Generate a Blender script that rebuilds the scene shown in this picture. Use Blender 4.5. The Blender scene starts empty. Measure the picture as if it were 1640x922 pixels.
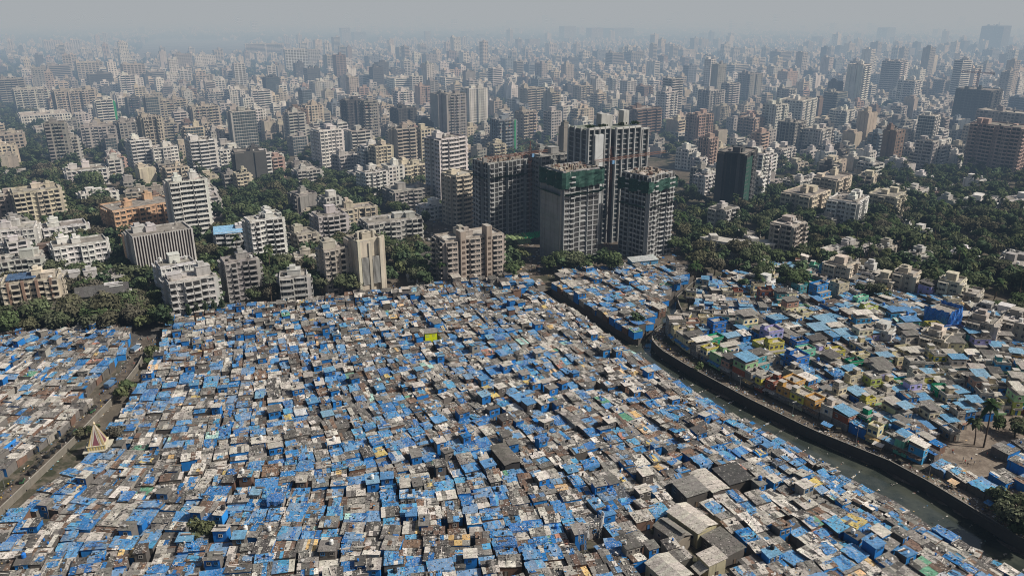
import bpy, math, random
from mathutils import Vector, Matrix, geometry
import numpy as np

rnd = random.Random(11)
U = rnd.uniform
scene = bpy.context.scene
COL = scene.collection

# ------------------------------------------------------------------ camera
IMW, IMH, FPX, CAMH = 1640.0, 922.0, 1263.0, 150.0
PITCH = math.atan(461.0 / FPX)
CP, SP = math.cos(PITCH), math.sin(PITCH)
cam = bpy.data.objects.new('camera', bpy.data.cameras.new('camera'))
COL.objects.link(cam)
cam.location = (0, 0, CAMH)
cam.rotation_euler = (math.pi / 2 - PITCH, 0, 0)
cam.data.sensor_width = 36.0
cam.data.lens = 36.0 * FPX / IMW
cam.data.clip_start = 1.0
cam.data.clip_end = 90000.0
scene.camera = cam


def P(px, py, z=0.0):
    """photo pixel -> point of the plane at height z"""
    a = (px - IMW / 2) / FPX
    b = (IMH / 2 - py) / FPX
    dy = CP + b * SP
    dz = -SP + b * CP
    k = (z - CAMH) / dz
    return (a * k, dy * k)


def proj(x, y, z=0.0):
    d = y * CP - (z - CAMH) * SP
    v = y * SP + (z - CAMH) * CP
    if d < 1:
        return (-9999, -9999, 1)
    return (IMW / 2 + FPX * x / d, IMH / 2 - FPX * v / d, d)


def ztop(y, pyt):
    k = (IMH / 2 - pyt) / FPX
    return CAMH + y * (k * CP - SP) / (CP + k * SP)


def inview(x, y, z=0, m=0):
    px, py, d = proj(x, y, z)
    return -m < px < IMW + m and -m < py < IMH + m


def lin(r, g, b, k=1.0):
    f = lambda c: (c / 12.92 if c <= 0.04045 else ((c + 0.055) / 1.055) ** 2.4)
    return (f(r / 255) * k, f(g / 255) * k, f(b / 255) * k)


def inpoly(x, y, poly):
    c = False
    n = len(poly)
    j = n - 1
    for i in range(n):
        xi, yi = poly[i]
        xj, yj = poly[j]
        if (yi > y) != (yj > y) and x < (xj - xi) * (y - yi) / (yj - yi) + xi:
            c = not c
        j = i
    return c


def pxpoly(pts):
    return [P(a, b) for a, b in pts]


def resample(pts, n):
    L = [0]
    for i in range(1, len(pts)):
        L.append(L[-1] + math.dist(pts[i], pts[i - 1]))
    out = []
    for k in range(n + 1):
        s = L[-1] * k / n
        i = 1
        while i < len(L) - 1 and L[i] < s:
            i += 1
        t = (s - L[i - 1]) / max(1e-6, L[i] - L[i - 1])
        out.append((pts[i - 1][0] + (pts[i][0] - pts[i - 1][0]) * t, pts[i - 1][1] + (pts[i][1] - pts[i - 1][1]) * t))
    return out, L[-1]


def segdist(x, y, pts):
    best = 1e9
    for i in range(len(pts) - 1):
        ax, ay = pts[i]
        bx, by = pts[i + 1]
        dx, dy = bx - ax, by - ay
        t = max(0, min(1, ((x - ax) * dx + (y - ay) * dy) / (dx * dx + dy * dy)))
        best = min(best, math.hypot(x - ax - t * dx, y - ay - t * dy))
    return best


def vnoise(x, y, seed=0):
    """smooth value noise 0..1"""
    def h(i, j):
        n = (i * 374761393 + j * 668265263 + seed * 974711) & 0xffffffff
        n = ((n ^ (n >> 13)) * 1274126177) & 0xffffffff
        return ((n ^ (n >> 16)) & 0xffff) / 65535.0
    i, j = math.floor(x), math.floor(y)
    fx, fy = x - i, y - j
    fx = fx * fx * (3 - 2 * fx)
    fy = fy * fy * (3 - 2 * fy)
    return (h(i, j) * (1 - fx) + h(i + 1, j) * fx) * (1 - fy) + (h(i, j + 1) * (1 - fx) + h(i + 1, j + 1) * fx) * fy


# ------------------------------------------------------------------ materials
def newmat(name):
    m = bpy.data.materials.new(name)
    m.use_nodes = True
    nt = m.node_tree
    nt.nodes.clear()
    return m, nt, nt.nodes, nt.links


def nd(nodes, typ, **kw):
    n = nodes.new(typ)
    for k, v in kw.items():
        if k.startswith('i_'):
            n.inputs[int(k[2:])].default_value = v
        else:
            setattr(n, k, v)
    return n


def mathn(nodes, links, op, a, b=None, c=None, clamp=False):
    n = nodes.new('ShaderNodeMath')
    n.operation = op
    n.use_clamp = clamp
    for i, v in enumerate((a, b, c)):
        if v is None:
            continue
        if isinstance(v, (int, float)):
            n.inputs[i].default_value = v
        else:
            links.new(v, n.inputs[i])
    return n.outputs[0]


def mixc(nodes, links, fac, a, b, blend='MIX'):
    n = nodes.new('ShaderNodeMix')
    n.data_type = 'RGBA'
    n.blend_type = blend
    for i, v in ((0, fac), (6, a), (7, b)):
        if isinstance(v, (int, float)):
            n.inputs[i].default_value = v
        elif isinstance(v, tuple):
            n.inputs[i].default_value = v + (1,) if len(v) == 3 else v
        else:
            links.new(v, n.inputs[i])
    return n.outputs[2]


def noise(nodes, links, vec, scale, detail=2.0, rough=0.5):
    n = nodes.new('ShaderNodeTexNoise')
    n.inputs['Scale'].default_value = scale
    n.inputs['Detail'].default_value = detail
    n.inputs['Roughness'].default_value = rough
    links.new(vec, n.inputs['Vector'])
    return n.outputs['Fac']


def sstep(nodes, links, v, a, b):
    n = nodes.new('ShaderNodeMapRange')
    n.interpolation_type = 'SMOOTHSTEP'
    links.new(v, n.inputs[0])
    n.inputs[1].default_value = a
    n.inputs[2].default_value = b
    return n.outputs[0]


def scaled(nodes, links, vec, s):
    n = nodes.new('ShaderNodeVectorMath')
    n.operation = 'MULTIPLY'
    links.new(vec, n.inputs[0])
    n.inputs[1].default_value = s
    return n.outputs[0]


def principled(nodes, links, col, rough=0.8, spec=0.3, bump=None, bstr=0.3):
    b = nodes.new('ShaderNodeBsdfPrincipled')
    if isinstance(col, tuple):
        b.inputs['Base Color'].default_value = col + (1,)
    else:
        links.new(col, b.inputs['Base Color'])
    b.inputs['Roughness'].default_value = rough
    b.inputs['Specular IOR Level'].default_value = spec
    if bump is not None:
        bn = nodes.new('ShaderNodeBump')
        bn.inputs['Strength'].default_value = bstr
        bn.inputs['Distance'].default_value = 0.3
        links.new(bump, bn.inputs['Height'])
        links.new(bn.outputs[0], b.inputs['Normal'])
    o = nodes.new('ShaderNodeOutputMaterial')
    links.new(b.outputs[0], o.inputs[0])
    return b


def attr_col(nodes):
    a = nodes.new('ShaderNodeAttribute')
    a.attribute_name = 'col'
    return a


def mat_roof():
    """shack roofs: sheet colour from the mesh, stains, weights, scraps and holes as pattern"""
    m, nt, N, L = newmat('shack_roof')
    a = attr_col(N)
    pos = N.new('ShaderNodeNewGeometry').outputs['Position']
    n1 = noise(N, L, pos, 0.9, 3, 0.65)
    n2 = noise(N, L, pos, 3.2, 2, 0.6)
    c = mixc(N, L, 1.0, a.outputs['Color'], mathn(N, L, 'ADD', mathn(N, L, 'MULTIPLY', n1, 1.1), 0.42), 'MULTIPLY')
    c = mixc(N, L, mathn(N, L, 'MULTIPLY', sstep(N, L, n2, 0.48, 0.7), 0.55), c, (0.035, 0.030, 0.026))
    mp = N.new('ShaderNodeMapping')
    mp.inputs['Rotation'].default_value = (0, 0, -0.26)
    mp.inputs['Scale'].default_value = (0.35, 2.6, 0.4)
    L.new(pos, mp.inputs['Vector'])
    n4 = noise(N, L, mp.outputs[0], 1.0, 3, 0.7)
    c = mixc(N, L, 1.0, c, mathn(N, L, 'ADD', mathn(N, L, 'MULTIPLY', n4, 1.5), 0.28), 'MULTIPLY')
    v = N.new('ShaderNodeTexVoronoi')
    v.inputs['Scale'].default_value = 1.9
    v.inputs['Randomness'].default_value = 0.9
    L.new(scaled(N, L, pos, (1, 1, 0.3)), v.inputs['Vector'])
    sep = N.new('ShaderNodeSeparateColor')
    L.new(v.outputs['Color'], sep.inputs[0])
    near = mathn(N, L, 'LESS_THAN', v.outputs['Distance'], 0.40)
    amt = mathn(N, L, 'MULTIPLY', a.outputs['Alpha'], mathn(N, L, 'ADD', mathn(N, L, 'MULTIPLY', sstep(N, L, noise(N, L, pos, 0.33, 2, 0.5), 0.38, 0.62), 0.75), 0.5))
    lightspeck = mathn(N, L, 'MULTIPLY', mathn(N, L, 'LESS_THAN', sep.outputs[0], mathn(N, L, 'MULTIPLY', amt, 0.5)), near)
    darkspeck = mathn(N, L, 'MULTIPLY', mathn(N, L, 'GREATER_THAN', sep.outputs[0], mathn(N, L, 'SUBTRACT', 1.0, mathn(N, L, 'MULTIPLY', amt, 0.42))), near)
    c = mixc(N, L, mathn(N, L, 'MULTIPLY', lightspeck, 0.8), c, mixc(N, L, sep.outputs[1], (0.26, 0.24, 0.21), (0.56, 0.53, 0.48)))
    c = mixc(N, L, mathn(N, L, 'MULTIPLY', darkspeck, 0.9), c, (0.022, 0.02, 0.02))
    principled(N, L, c, 0.8, 0.25, n2, 0.35)
    return m


def mat_wall(name='shack_wall', stain=0.6, rough=0.85):
    m, nt, N, L = newmat(name)
    a = attr_col(N)
    pos = N.new('ShaderNodeNewGeometry').outputs['Position']
    streak = noise(N, L, scaled(N, L, pos, (1.3, 1.3, 0.12)), 1.0, 3, 0.6)
    patch = noise(N, L, pos, 0.35, 3, 0.6)
    c = mixc(N, L, 1.0, a.outputs['Color'], mathn(N, L, 'ADD', mathn(N, L, 'MULTIPLY', patch, 0.7), 0.66), 'MULTIPLY')
    c = mixc(N, L, mathn(N, L, 'MULTIPLY', sstep(N, L, streak, 0.5, 0.78), stain), c, (0.07, 0.062, 0.052))
    principled(N, L, c, rough, 0.25, streak, 0.1)
    return m


def mat_tarp():
    m, nt, N, L = newmat('plastic_sheet')
    a = attr_col(N)
    pos = N.new('ShaderNodeNewGeometry').outputs['Position']
    n1 = noise(N, L, pos, 0.8, 3, 0.6)
    n2 = noise(N, L, pos, 2.6, 3, 0.65)
    c = mixc(N, L, 1.0, a.outputs['Color'], mathn(N, L, 'ADD', mathn(N, L, 'MULTIPLY', n1, 0.9), 0.55), 'MULTIPLY')
    c = mixc(N, L, mathn(N, L, 'MULTIPLY', sstep(N, L, n2, 0.47, 0.68), 0.5), c, (0.36, 0.38, 0.42))
    v = N.new('ShaderNodeTexVoronoi')
    v.inputs['Scale'].default_value = 1.8
    L.new(scaled(N, L, pos, (1, 1, 0.3)), v.inputs['Vector'])
    sep = N.new('ShaderNodeSeparateColor')
    L.new(v.outputs['Color'], sep.inputs[0])
    near = mathn(N, L, 'LESS_THAN', v.outputs['Distance'], 0.36)
    amt = mathn(N, L, 'MULTIPLY', a.outputs['Alpha'], mathn(N, L, 'ADD', mathn(N, L, 'MULTIPLY', sstep(N, L, noise(N, L, pos, 0.33, 2, 0.5), 0.38, 0.62), 0.75), 0.5))
    ls = mathn(N, L, 'MULTIPLY', mathn(N, L, 'LESS_THAN', sep.outputs[0], mathn(N, L, 'MULTIPLY', amt, 0.55)), near)
    ds = mathn(N, L, 'MULTIPLY', mathn(N, L, 'GREATER_THAN', sep.outputs[0], mathn(N, L, 'SUBTRACT', 1.0, mathn(N, L, 'MULTIPLY', amt, 0.42))), near)
    c = mixc(N, L, mathn(N, L, 'MULTIPLY', ls, 0.85), c, mixc(N, L, sep.outputs[1], (0.22, 0.21, 0.19), (0.52, 0.50, 0.46)))
    c = mixc(N, L, mathn(N, L, 'MULTIPLY', ds, 0.9), c, (0.02, 0.02, 0.022))
    principled(N, L, c, 0.5, 0.3, n2, 0.5)
    return m


def mat_facade():
    m, nt, N, L = newmat('weathered_plaster')
    a = attr_col(N)
    pos = N.new('ShaderNodeNewGeometry').outputs['Position']
    streak = noise(N, L, scaled(N, L, pos, (0.55, 0.55, 0.035)), 1.0, 4, 0.65)
    patch = noise(N, L, pos, 0.11, 4, 0.65)
    c = mixc(N, L, 1.0, a.outputs['Color'], mathn(N, L, 'ADD', mathn(N, L, 'MULTIPLY', patch, 0.75), 0.62), 'MULTIPLY')
    c = mixc(N, L, mathn(N, L, 'MULTIPLY', sstep(N, L, streak, 0.47, 0.74), 0.6), c, (0.10, 0.092, 0.085))
    principled(N, L, c, 0.85, 0.2)
    return m


def mat_terrace():
    m, nt, N, L = newmat('stained_terrace')
    a = attr_col(N)
    pos = N.new('ShaderNodeNewGeometry').outputs['Position']
    n1 = noise(N, L, pos, 0.22, 4, 0.7)
    n2 = noise(N, L, pos, 0.9, 3, 0.65)
    c = mixc(N, L, 1.0, a.outputs['Color'], mathn(N, L, 'ADD', mathn(N, L, 'MULTIPLY', n2, 0.9), 0.5), 'MULTIPLY')
    c = mixc(N, L, mathn(N, L, 'MULTIPLY', sstep(N, L, n1, 0.44, 0.66), 0.72), c, (0.10, 0.09, 0.078))
    principled(N, L, c, 0.9, 0.15)
    return m


def mat_simple(name, col, rough=0.7, spec=0.3, metal=0.0, nscale=None, amp=0.5):
    m, nt, N, L = newmat(name)
    if nscale:
        pos = N.new('ShaderNodeNewGeometry').outputs['Position']
        n1 = noise(N, L, pos, nscale, 3, 0.6)
        c = mixc(N, L, 1.0, col, mathn(N, L, 'ADD', mathn(N, L, 'MULTIPLY', n1, amp * 2), 1 - amp), 'MULTIPLY')
    else:
        c = col
    b = principled(N, L, c, rough, spec)
    b.inputs['Metallic'].default_value = metal
    return m


def mat_glass():
    m, nt, N, L = newmat('window_glass')
    a = attr_col(N)
    pos = N.new('ShaderNodeNewGeometry').outputs['Position']
    n1 = noise(N, L, pos, 0.33, 2, 0.6)
    c = mixc(N, L, 1.0, a.outputs['Color'], mathn(N, L, 'ADD', mathn(N, L, 'MULTIPLY', n1, 1.6), 0.2), 'MULTIPLY')
    principled(N, L, c, 0.3, 0.4)
    return m


def mat_leaf():
    m, nt, N, L = newmat('foliage')
    a = attr_col(N)
    oi = N.new('ShaderNodeObjectInfo')
    pos = N.new('ShaderNodeNewGeometry').outputs['Position']
    n1 = noise(N, L, pos, 0.16, 2, 0.5)
    hs = N.new('ShaderNodeHueSaturation')
    L.new(a.outputs['Color'], hs.inputs['Color'])
    L.new(mathn(N, L, 'ADD', mathn(N, L, 'MULTIPLY', oi.outputs['Random'], 0.05), 0.465), hs.inputs['Hue'])
    L.new(mathn(N, L, 'ADD', mathn(N, L, 'MULTIPLY', n1, 1.0), 0.5), hs.inputs['Value'])
    L.new(mathn(N, L, 'ADD', mathn(N, L, 'MULTIPLY', oi.outputs['Random'], 0.3), 0.60), hs.inputs['Saturation'])
    d = N.new('ShaderNodeBsdfDiffuse')
    t = N.new('ShaderNodeBsdfTranslucent')
    L.new(hs.outputs[0], d.inputs[0])
    L.new(hs.outputs[0], t.inputs[0])
    mx = N.new('ShaderNodeMixShader')
    mx.inputs[0].default_value = 0.25
    L.new(d.outputs[0], mx.inputs[1])
    L.new(t.outputs[0], mx.inputs[2])
    o = N.new('ShaderNodeOutputMaterial')
    L.new(mx.outputs[0], o.inputs[0])
    return m


def mat_ground():
    m, nt, N, L = newmat('dusty_ground')
    pos = N.new('ShaderNodeNewGeometry').outputs['Position']
    n1 = noise(N, L, pos, 0.012, 5, 0.6)
    n2 = noise(N, L, pos, 0.12, 4, 0.65)
    n3 = noise(N, L, pos, 1.3, 3, 0.6)
    c = mixc(N, L, sstep(N, L, n1, 0.42, 0.58), (0.045, 0.048, 0.030), (0.10, 0.086, 0.068))
    c = mixc(N, L, sstep(N, L, n2, 0.45, 0.62), c, (0.135, 0.115, 0.09))
    c = mixc(N, L, 1.0, c, mathn(N, L, 'ADD', n3, 0.5), 'MULTIPLY')
    principled(N, L, c, 0.95, 0.1)
    return m


def mat_road(name, c1, c2):
    m, nt, N, L = newmat(name)
    pos = N.new('ShaderNodeNewGeometry').outputs['Position']
    n2 = noise(N, L, pos, 0.25, 4, 0.65)
    n3 = noise(N, L, pos, 1.7, 3, 0.6)
    c = mixc(N, L, sstep(N, L, n2, 0.38, 0.65), c1, c2)
    c = mixc(N, L, 1.0, c, mathn(N, L, 'ADD', n3, 0.5), 'MULTIPLY')
    principled(N, L, c, 0.9, 0.15)
    return m


def mat_water():
    m, nt, N, L = newmat('canal_water')
    pos = N.new('ShaderNodeNewGeometry').outputs['Position']
    n1 = noise(N, L, pos, 0.12, 4, 0.6)
    n2 = noise(N, L, pos, 0.8, 2, 0.5)
    c = mixc(N, L, sstep(N, L, n1, 0.4, 0.65), (0.030, 0.037, 0.031), (0.060, 0.066, 0.052))
    b = principled(N, L, c, 0.13, 0.6, n2, 0.05)
    return m


def mat_net(name, col):
    m, nt, N, L = newmat(name)
    pos = N.new('ShaderNodeNewGeometry').outputs['Position']
    n1 = noise(N, L, scaled(N, L, pos, (0.5, 0.5, 0.25)), 1.0, 4, 0.65)
    c = mixc(N, L, 1.0, col, mathn(N, L, 'ADD', mathn(N, L, 'MULTIPLY', n1, 1.4), 0.3), 'MULTIPLY')
    principled(N, L, c, 0.8, 0.2, n1, 0.6)
    return m


M = {}
M['roof'] = mat_roof()
M['wall'] = mat_wall()
M['tarp'] = mat_tarp()
M['facade'] = mat_facade()
M['glass'] = mat_glass()
M['terrace'] = mat_terrace()
M['leaf'] = mat_leaf()
M['bark'] = mat_simple('bark', (0.10, 0.075, 0.055), 0.9, 0.1, 0, 2.0)
M['ground'] = mat_ground()
M['road'] = mat_road('asphalt', (0.075, 0.07, 0.065), (0.11, 0.10, 0.09))
M['dirtroad'] = mat_road('dirt_road', (0.075, 0.062, 0.05), (0.14, 0.116, 0.092))
M['dirt'] = mat_road('bare_earth', (0.14, 0.112, 0.088), (0.23, 0.19, 0.15))
M['water'] = mat_water()
M['net'] = mat_net('green_netting', (0.026, 0.068, 0.054))
M['brightnet'] = mat_net('bright_green_netting', (0.02, 0.27, 0.11))
M['olivenet'] = mat_net('olive_netting', (0.20, 0.26, 0.12))
M['paint'] = mat_wall('painted_surface', 0.25, 0.6)
M['steel'] = mat_simple('galvanised_steel', (0.30, 0.30, 0.29), 0.5, 0.4, 0.6)
M['rust'] = mat_simple('crane_rust', (0.15, 0.07, 0.048), 0.7, 0.3, 0, 0.6)
M['rubber'] = mat_simple('rubber', (0.02, 0.02, 0.02), 0.8, 0.2)


# ------------------------------------------------------------------ mesh builder
class MB:
    def __init__(s):
        s.v, s.f, s.c, s.m = [], [], [], []
        s.t = None

    def at(s, x=0, y=0, z=0, rot=0):
        s.t = (x, y, z, math.cos(rot), math.sin(rot))
        return s

    def _p(s, p):
        if s.t is None:
            return p
        x, y, z, c, n = s.t
        return (x + p[0] * c - p[1] * n, y + p[0] * n + p[1] * c, z + p[2])

    def face(s, pts, col, m=0):
        b = len(s.v)
        t = s.t
        if t is None:
            s.v.extend(pts)
        else:
            x, y, z, c, n = t
            s.v.extend([(x + p[0] * c - p[1] * n, y + p[0] * n + p[1] * c, z + p[2]) for p in pts])
        s.f.append(tuple(range(b, b + len(pts))))
        s.c.append(col if len(col) == 4 else (col[0], col[1], col[2], 0.0))
        s.m.append(m)

    def box(s, x0, x1, y0, y1, z0, z1, col, m=0, top=None, mt=None, bottom=False):
        if x0 > x1:
            x0, x1 = x1, x0
        if y0 > y1:
            y0, y1 = y1, y0
        b = len(s.v)
        q = [(x0, y0, z0), (x1, y0, z0), (x1, y1, z0), (x0, y1, z0), (x0, y0, z1), (x1, y0, z1), (x1, y1, z1), (x0, y1, z1)]
        t = s.t
        if t is not None:
            x, y, z, c, n = t
            q = [(x + p[0] * c - p[1] * n, y + p[0] * n + p[1] * c, z + p[2]) for p in q]
        s.v.extend(q)
        s.f += [(b, b + 1, b + 5, b + 4), (b + 1, b + 2, b + 6, b + 5), (b + 2, b + 3, b + 7, b + 6), (b + 3, b, b + 4, b + 7), (b + 4, b + 5, b + 6, b + 7)]
        c4 = col if len(col) == 4 else (col[0], col[1], col[2], 0.0)
        s.c += [c4] * 4
        s.m += [m] * 4
        tc = top or c4
        s.c.append(tc if len(tc) == 4 else (tc[0], tc[1], tc[2], 0.0))
        s.m.append(m if mt is None else mt)
        if bottom:
            s.f.append((b + 3, b + 2, b + 1, b))
            s.c.append(c4)
            s.m.append(m)

    def bar(s, a, b, r, col, m=0, n=4, r2=None):
        a, b = Vector(a), Vector(b)
        d = (b - a)
        if d.length < 1e-6:
            return
        d.normalize()
        u = d.cross(Vector((0, 0, 1)))
        if u.length < 0.01:
            u = d.cross(Vector((1, 0, 0)))
        u.normalize()
        w = d.cross(u)
        r2 = r if r2 is None else r2
        A = [a + (u * math.cos(6.2832 * i / n) + w * math.sin(6.2832 * i / n)) * r for i in range(n)]
        B = [b + (u * math.cos(6.2832 * i / n) + w * math.sin(6.2832 * i / n)) * r2 for i in range(n)]
        for i in range(n):
            j = (i + 1) % n
            s.face([tuple(A[j]), tuple(A[i]), tuple(B[i]), tuple(B[j])], col, m)
        s.face([tuple(p) for p in B[::-1]], col, m)
        s.face([tuple(p) for p in A], col, m)

    def cyl(s, x, y, z0, z1, r, col, m=0, n=8, top=None, r2=None):
        r2 = r if r2 is None else r2
        A = [(x + r * math.cos(6.2832 * i / n), y + r * math.sin(6.2832 * i / n), z0) for i in range(n)]
        B = [(x + r2 * math.cos(6.2832 * i / n), y + r2 * math.sin(6.2832 * i / n), z1) for i in range(n)]
        for i in range(n):
            j = (i + 1) % n
            s.face([A[i], A[j], B[j], B[i]], col, m)
        s.face(B, top or col, m)

    def mesh(s, name, mats):
        me = bpy.data.meshes.new(name)
        me.from_pydata(s.v, [], s.f)
        for k in mats:
            me.materials.append(M[k])
        if s.f:
            me.polygons.foreach_set('material_index', np.array(s.m, dtype=np.int32))
            at = me.attributes.new('col', 'FLOAT_COLOR', 'FACE')
            at.data.foreach_set('color', np.array(s.c, dtype=np.float32).ravel())
        me.update()
        return me

    def build(s, name, mats, parent=None, loc=None, rot=None):
        if not s.f:
            return None
        return link(name, s.mesh(name, mats), parent, loc, rot)


def link(name, data, parent=None, loc=None, rot=None):
    o = bpy.data.objects.new(name, data)
    COL.objects.link(o)
    if parent is not None:
        o.parent = parent
    if loc is not None:
        o.location = loc
    if rot is not None:
        o.rotation_euler = (0, 0, rot)
    return o


def tag(o, label=None, cat=None, group=None, kind=None):
    if label:
        o['label'] = label
    if cat:
        o['category'] = cat
    if group:
        o['group'] = group
    if kind:
        o['kind'] = kind
    return o


def empty(name, loc=(0, 0, 0), rot=0):
    return link(name, None, None, loc, rot)


# ------------------------------------------------------------------ labels
ORD = ['nearest', 'second', 'third', 'fourth', 'fifth', 'sixth', 'seventh', 'eighth', 'ninth', 'tenth', 'eleventh', 'twelfth']


def ordinal(i):
    if i < len(ORD):
        return ORD[i]
    n = i + 1
    suf = 'th' if 10 <= n % 100 <= 20 else {1: 'st', 2: 'nd', 3: 'rd'}.get(n % 10, 'th')
    return f'{n}{suf}'


def assign_labels(items, marks):
    """items: [(object, what, x, y)]; the label is what + its rank from the closest landmark on one side of it"""
    groups = {}
    for it in items:
        o, what, x, y = it
        best = min(marks, key=lambda m: math.hypot(m[1] - x, m[2] - y))
        dx, dy = x - best[1], y - best[2]
        if abs(dx) > abs(dy):
            side = best[3] if dx < 0 else best[4]
        else:
            side = 'behind' if dy > 0 else 'in front of'
        groups.setdefault((what, best[0], side), []).append((math.hypot(dx, dy), o))
    for (what, mk, side), L in groups.items():
        L.sort(key=lambda t: t[0])
        for i, (d, o) in enumerate(L):
            if len(L) == 1:
                o['label'] = f'{what} {side} {mk}'
            else:
                o['label'] = f'{what}, {ordinal(i)} {side} {mk}'

# ------------------------------------------------------------------ people (meshes; built first)
def person_mesh(pose, shirt, pants):
    V = {'pelvis': (0, 0, .92), 'chest': (0, 0, 1.28), 'neck': (0, 0, 1.46), 'head': (0, -.02, 1.60), 'crown': (0, 0, 1.70)}
    st = {'stand': 0.0, 'walk': .22, 'stride': -.26}[pose]
    for s_, n_ in ((-1, 'l'), (1, 'r')):
        V['hip' + n_] = (s_ * .10, 0, .88)
        V['knee' + n_] = (s_ * .11, -.04 - s_ * st * .6, .49)
        V['foot' + n_] = (s_ * .12, .02 - s_ * st, .06)
        V['toe' + n_] = (s_ * .13, -.15 - s_ * st, .04)
        V['sh' + n_] = (s_ * .19, 0, 1.40)
        V['elb' + n_] = (s_ * .25, .03 + s_ * st * .6, 1.12)
        V['hand' + n_] = (s_ * .25, -.08 + s_ * st * .9, .86)
    names = list(V)
    E = [('pelvis', 'chest'), ('chest', 'neck'), ('neck', 'head'), ('head', 'crown')]
    for n_ in 'lr':
        E += [('pelvis', 'hip' + n_), ('hip' + n_, 'knee' + n_), ('knee' + n_, 'foot' + n_), ('foot' + n_, 'toe' + n_), ('chest', 'sh' + n_), ('sh' + n_, 'elb' + n_), ('elb' + n_, 'hand' + n_)]
    rad = {'pelvis': .15, 'chest': .17, 'neck': .06, 'head': .105, 'crown': .07}
    me = bpy.data.meshes.new('person_base')
    me.from_pydata([V[n_] for n_ in names], [(names.index(a), names.index(b)) for a, b in E], [])
    ob = bpy.data.objects.new('person_base', me)
    COL.objects.link(ob)
    md = ob.modifiers.new('skin', 'SKIN')
    sk = me.skin_vertices[0].data
    for i, n_ in enumerate(names):
        r = rad.get(n_) or {'hip': .11, 'kne': .075, 'foo': .055, 'toe': .04, 'shl': .08, 'shr': .08, 'elb': .05, 'han': .045}[n_[:3] if n_[:2] != 'sh' else n_]
        sk[i].radius = (r, r * .8)
        sk[i].use_root = n_ == 'pelvis'
    ob.modifiers.new('sub', 'SUBSURF').levels = 1
    dg = bpy.context.evaluated_depsgraph_get()
    out = bpy.data.meshes.new_from_object(ob.evaluated_get(dg))
    bpy.data.objects.remove(ob)
    out.name = 'person'
    out.materials.clear()
    out.materials.append(M['paint'])
    cols = []
    for p in out.polygons:
        z, x = p.center.z, abs(p.center.x)
        if z > 1.63 or (z > 1.55 and p.center.y > .03):
            c = (.02, .018, .016)
        elif z > 1.45 or (x > .2 and z < 1.1 and z > .78):
            c = (.22, .12, .075)
        elif z > .90:
            c = shirt
        elif z > .10:
            c = pants
        else:
            c = (.05, .04, .035)
        cols += [c[0], c[1], c[2], 0]
    at = out.attributes.new('col', 'FLOAT_COLOR', 'FACE')
    at.data.foreach_set('color', cols)
    return out


SHIRTS = [('white', (.6, .6, .57)), ('red', (.4, .06, .05)), ('blue', (.06, .14, .36)), ('dark', (.04, .04, .045)), ('yellow', (.5, .36, .06)), ('green', (.06, .2, .09))]
PM = {}
for pose_ in ('stand', 'walk', 'stride'):
    for sn_, sc__ in SHIRTS:
        for pn_, pc_ in (('dark', (.03, .03, .04)), ('tan', (.28, .22, .15))):
            PM[pose_, sn_, pn_] = person_mesh(pose_, sc__, pc_)

# ------------------------------------------------------------------ light, sky, haze
SUN_AZ, SUN_EL = math.radians(99), math.radians(44)
w = bpy.data.worlds.new('World')
scene.world = w
w.use_nodes = True
nt = w.node_tree
nt.nodes.clear()
sky = nt.nodes.new('ShaderNodeTexSky')
sky.sky_type = 'NISHITA'
sky.sun_disc = False
sky.sun_elevation = SUN_EL
sky.sun_rotation = SUN_AZ
sky.dust_density = 4.0
bg = nt.nodes.new('ShaderNodeBackground')
bg.inputs[1].default_value = 0.055
wo = nt.nodes.new('ShaderNodeOutputWorld')
nt.links.new(sky.outputs[0], bg.inputs[0])
nt.links.new(bg.outputs[0], wo.inputs[0])
sun = bpy.data.objects.new('sun', bpy.data.lights.new('sun', 'SUN'))
COL.objects.link(sun)
sun.data.energy = 5.0
sun.data.angle = math.radians(0.5)
sun.data.color = (1.0, 0.955, 0.89)
sd = Vector((math.sin(SUN_AZ) * math.cos(SUN_EL), math.cos(SUN_AZ) * math.cos(SUN_EL), math.sin(SUN_EL)))
sun.rotation_euler = sd.to_track_quat('Z', 'Y').to_euler()
scene.view_settings.view_transform = 'Standard'
scene.view_settings.look = 'None'
scene.view_settings.exposure = 0
scene.cycles.use_denoising = True
scene.cycles.filter_width = 1.05
scene.cycles.max_bounces = 4
scene.cycles.diffuse_bounces = 2
scene.cycles.glossy_bounces = 2
scene.cycles.transmission_bounces = 2
scene.cycles.volume_bounces = 0
scene.cycles.volume_step_rate = 0.06
scene.cycles.volume_max_steps = 256

# haze: one body of self-glowing dusty air over the whole city, the camera inside it
hm, hnt, HN, HL = newmat('glowing_dusty_air')
SIG = (0.00039, 0.00052, 0.00069)
HAZE = lin(167, 172, 176)
sa = max(SIG)
ab = HN.new('ShaderNodeVolumeAbsorption')
ab.inputs['Color'].default_value = tuple(1 - s / (sa * 1.25) for s in SIG) + (1,)
ab.inputs['Density'].default_value = sa * 1.25
em = HN.new('ShaderNodeEmission')  # the air glows by itself in place of scattering sunlight
ev = [s * h for s, h in zip(SIG, HAZE)]
em.inputs['Color'].default_value = tuple(e / max(ev) for e in ev) + (1,)
em.inputs['Strength'].default_value = max(ev)
ad = HN.new('ShaderNodeAddShader')
ho = HN.new('ShaderNodeOutputMaterial')
hp = HN.new('ShaderNodeNewGeometry').outputs['Position']
hs_ = HN.new('ShaderNodeSeparateXYZ')
HL.new(hp, hs_.inputs[0])
mr_ = HN.new('ShaderNodeMapRange')          # the dust thickens over the far city
mr_.interpolation_type = 'SMOOTHSTEP'
HL.new(hs_.outputs[1], mr_.inputs[0])
for k_, v_ in ((1, 200), (2, 1000), (3, 0.10), (4, 1.0)):
    mr_.inputs[k_].default_value = v_
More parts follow.
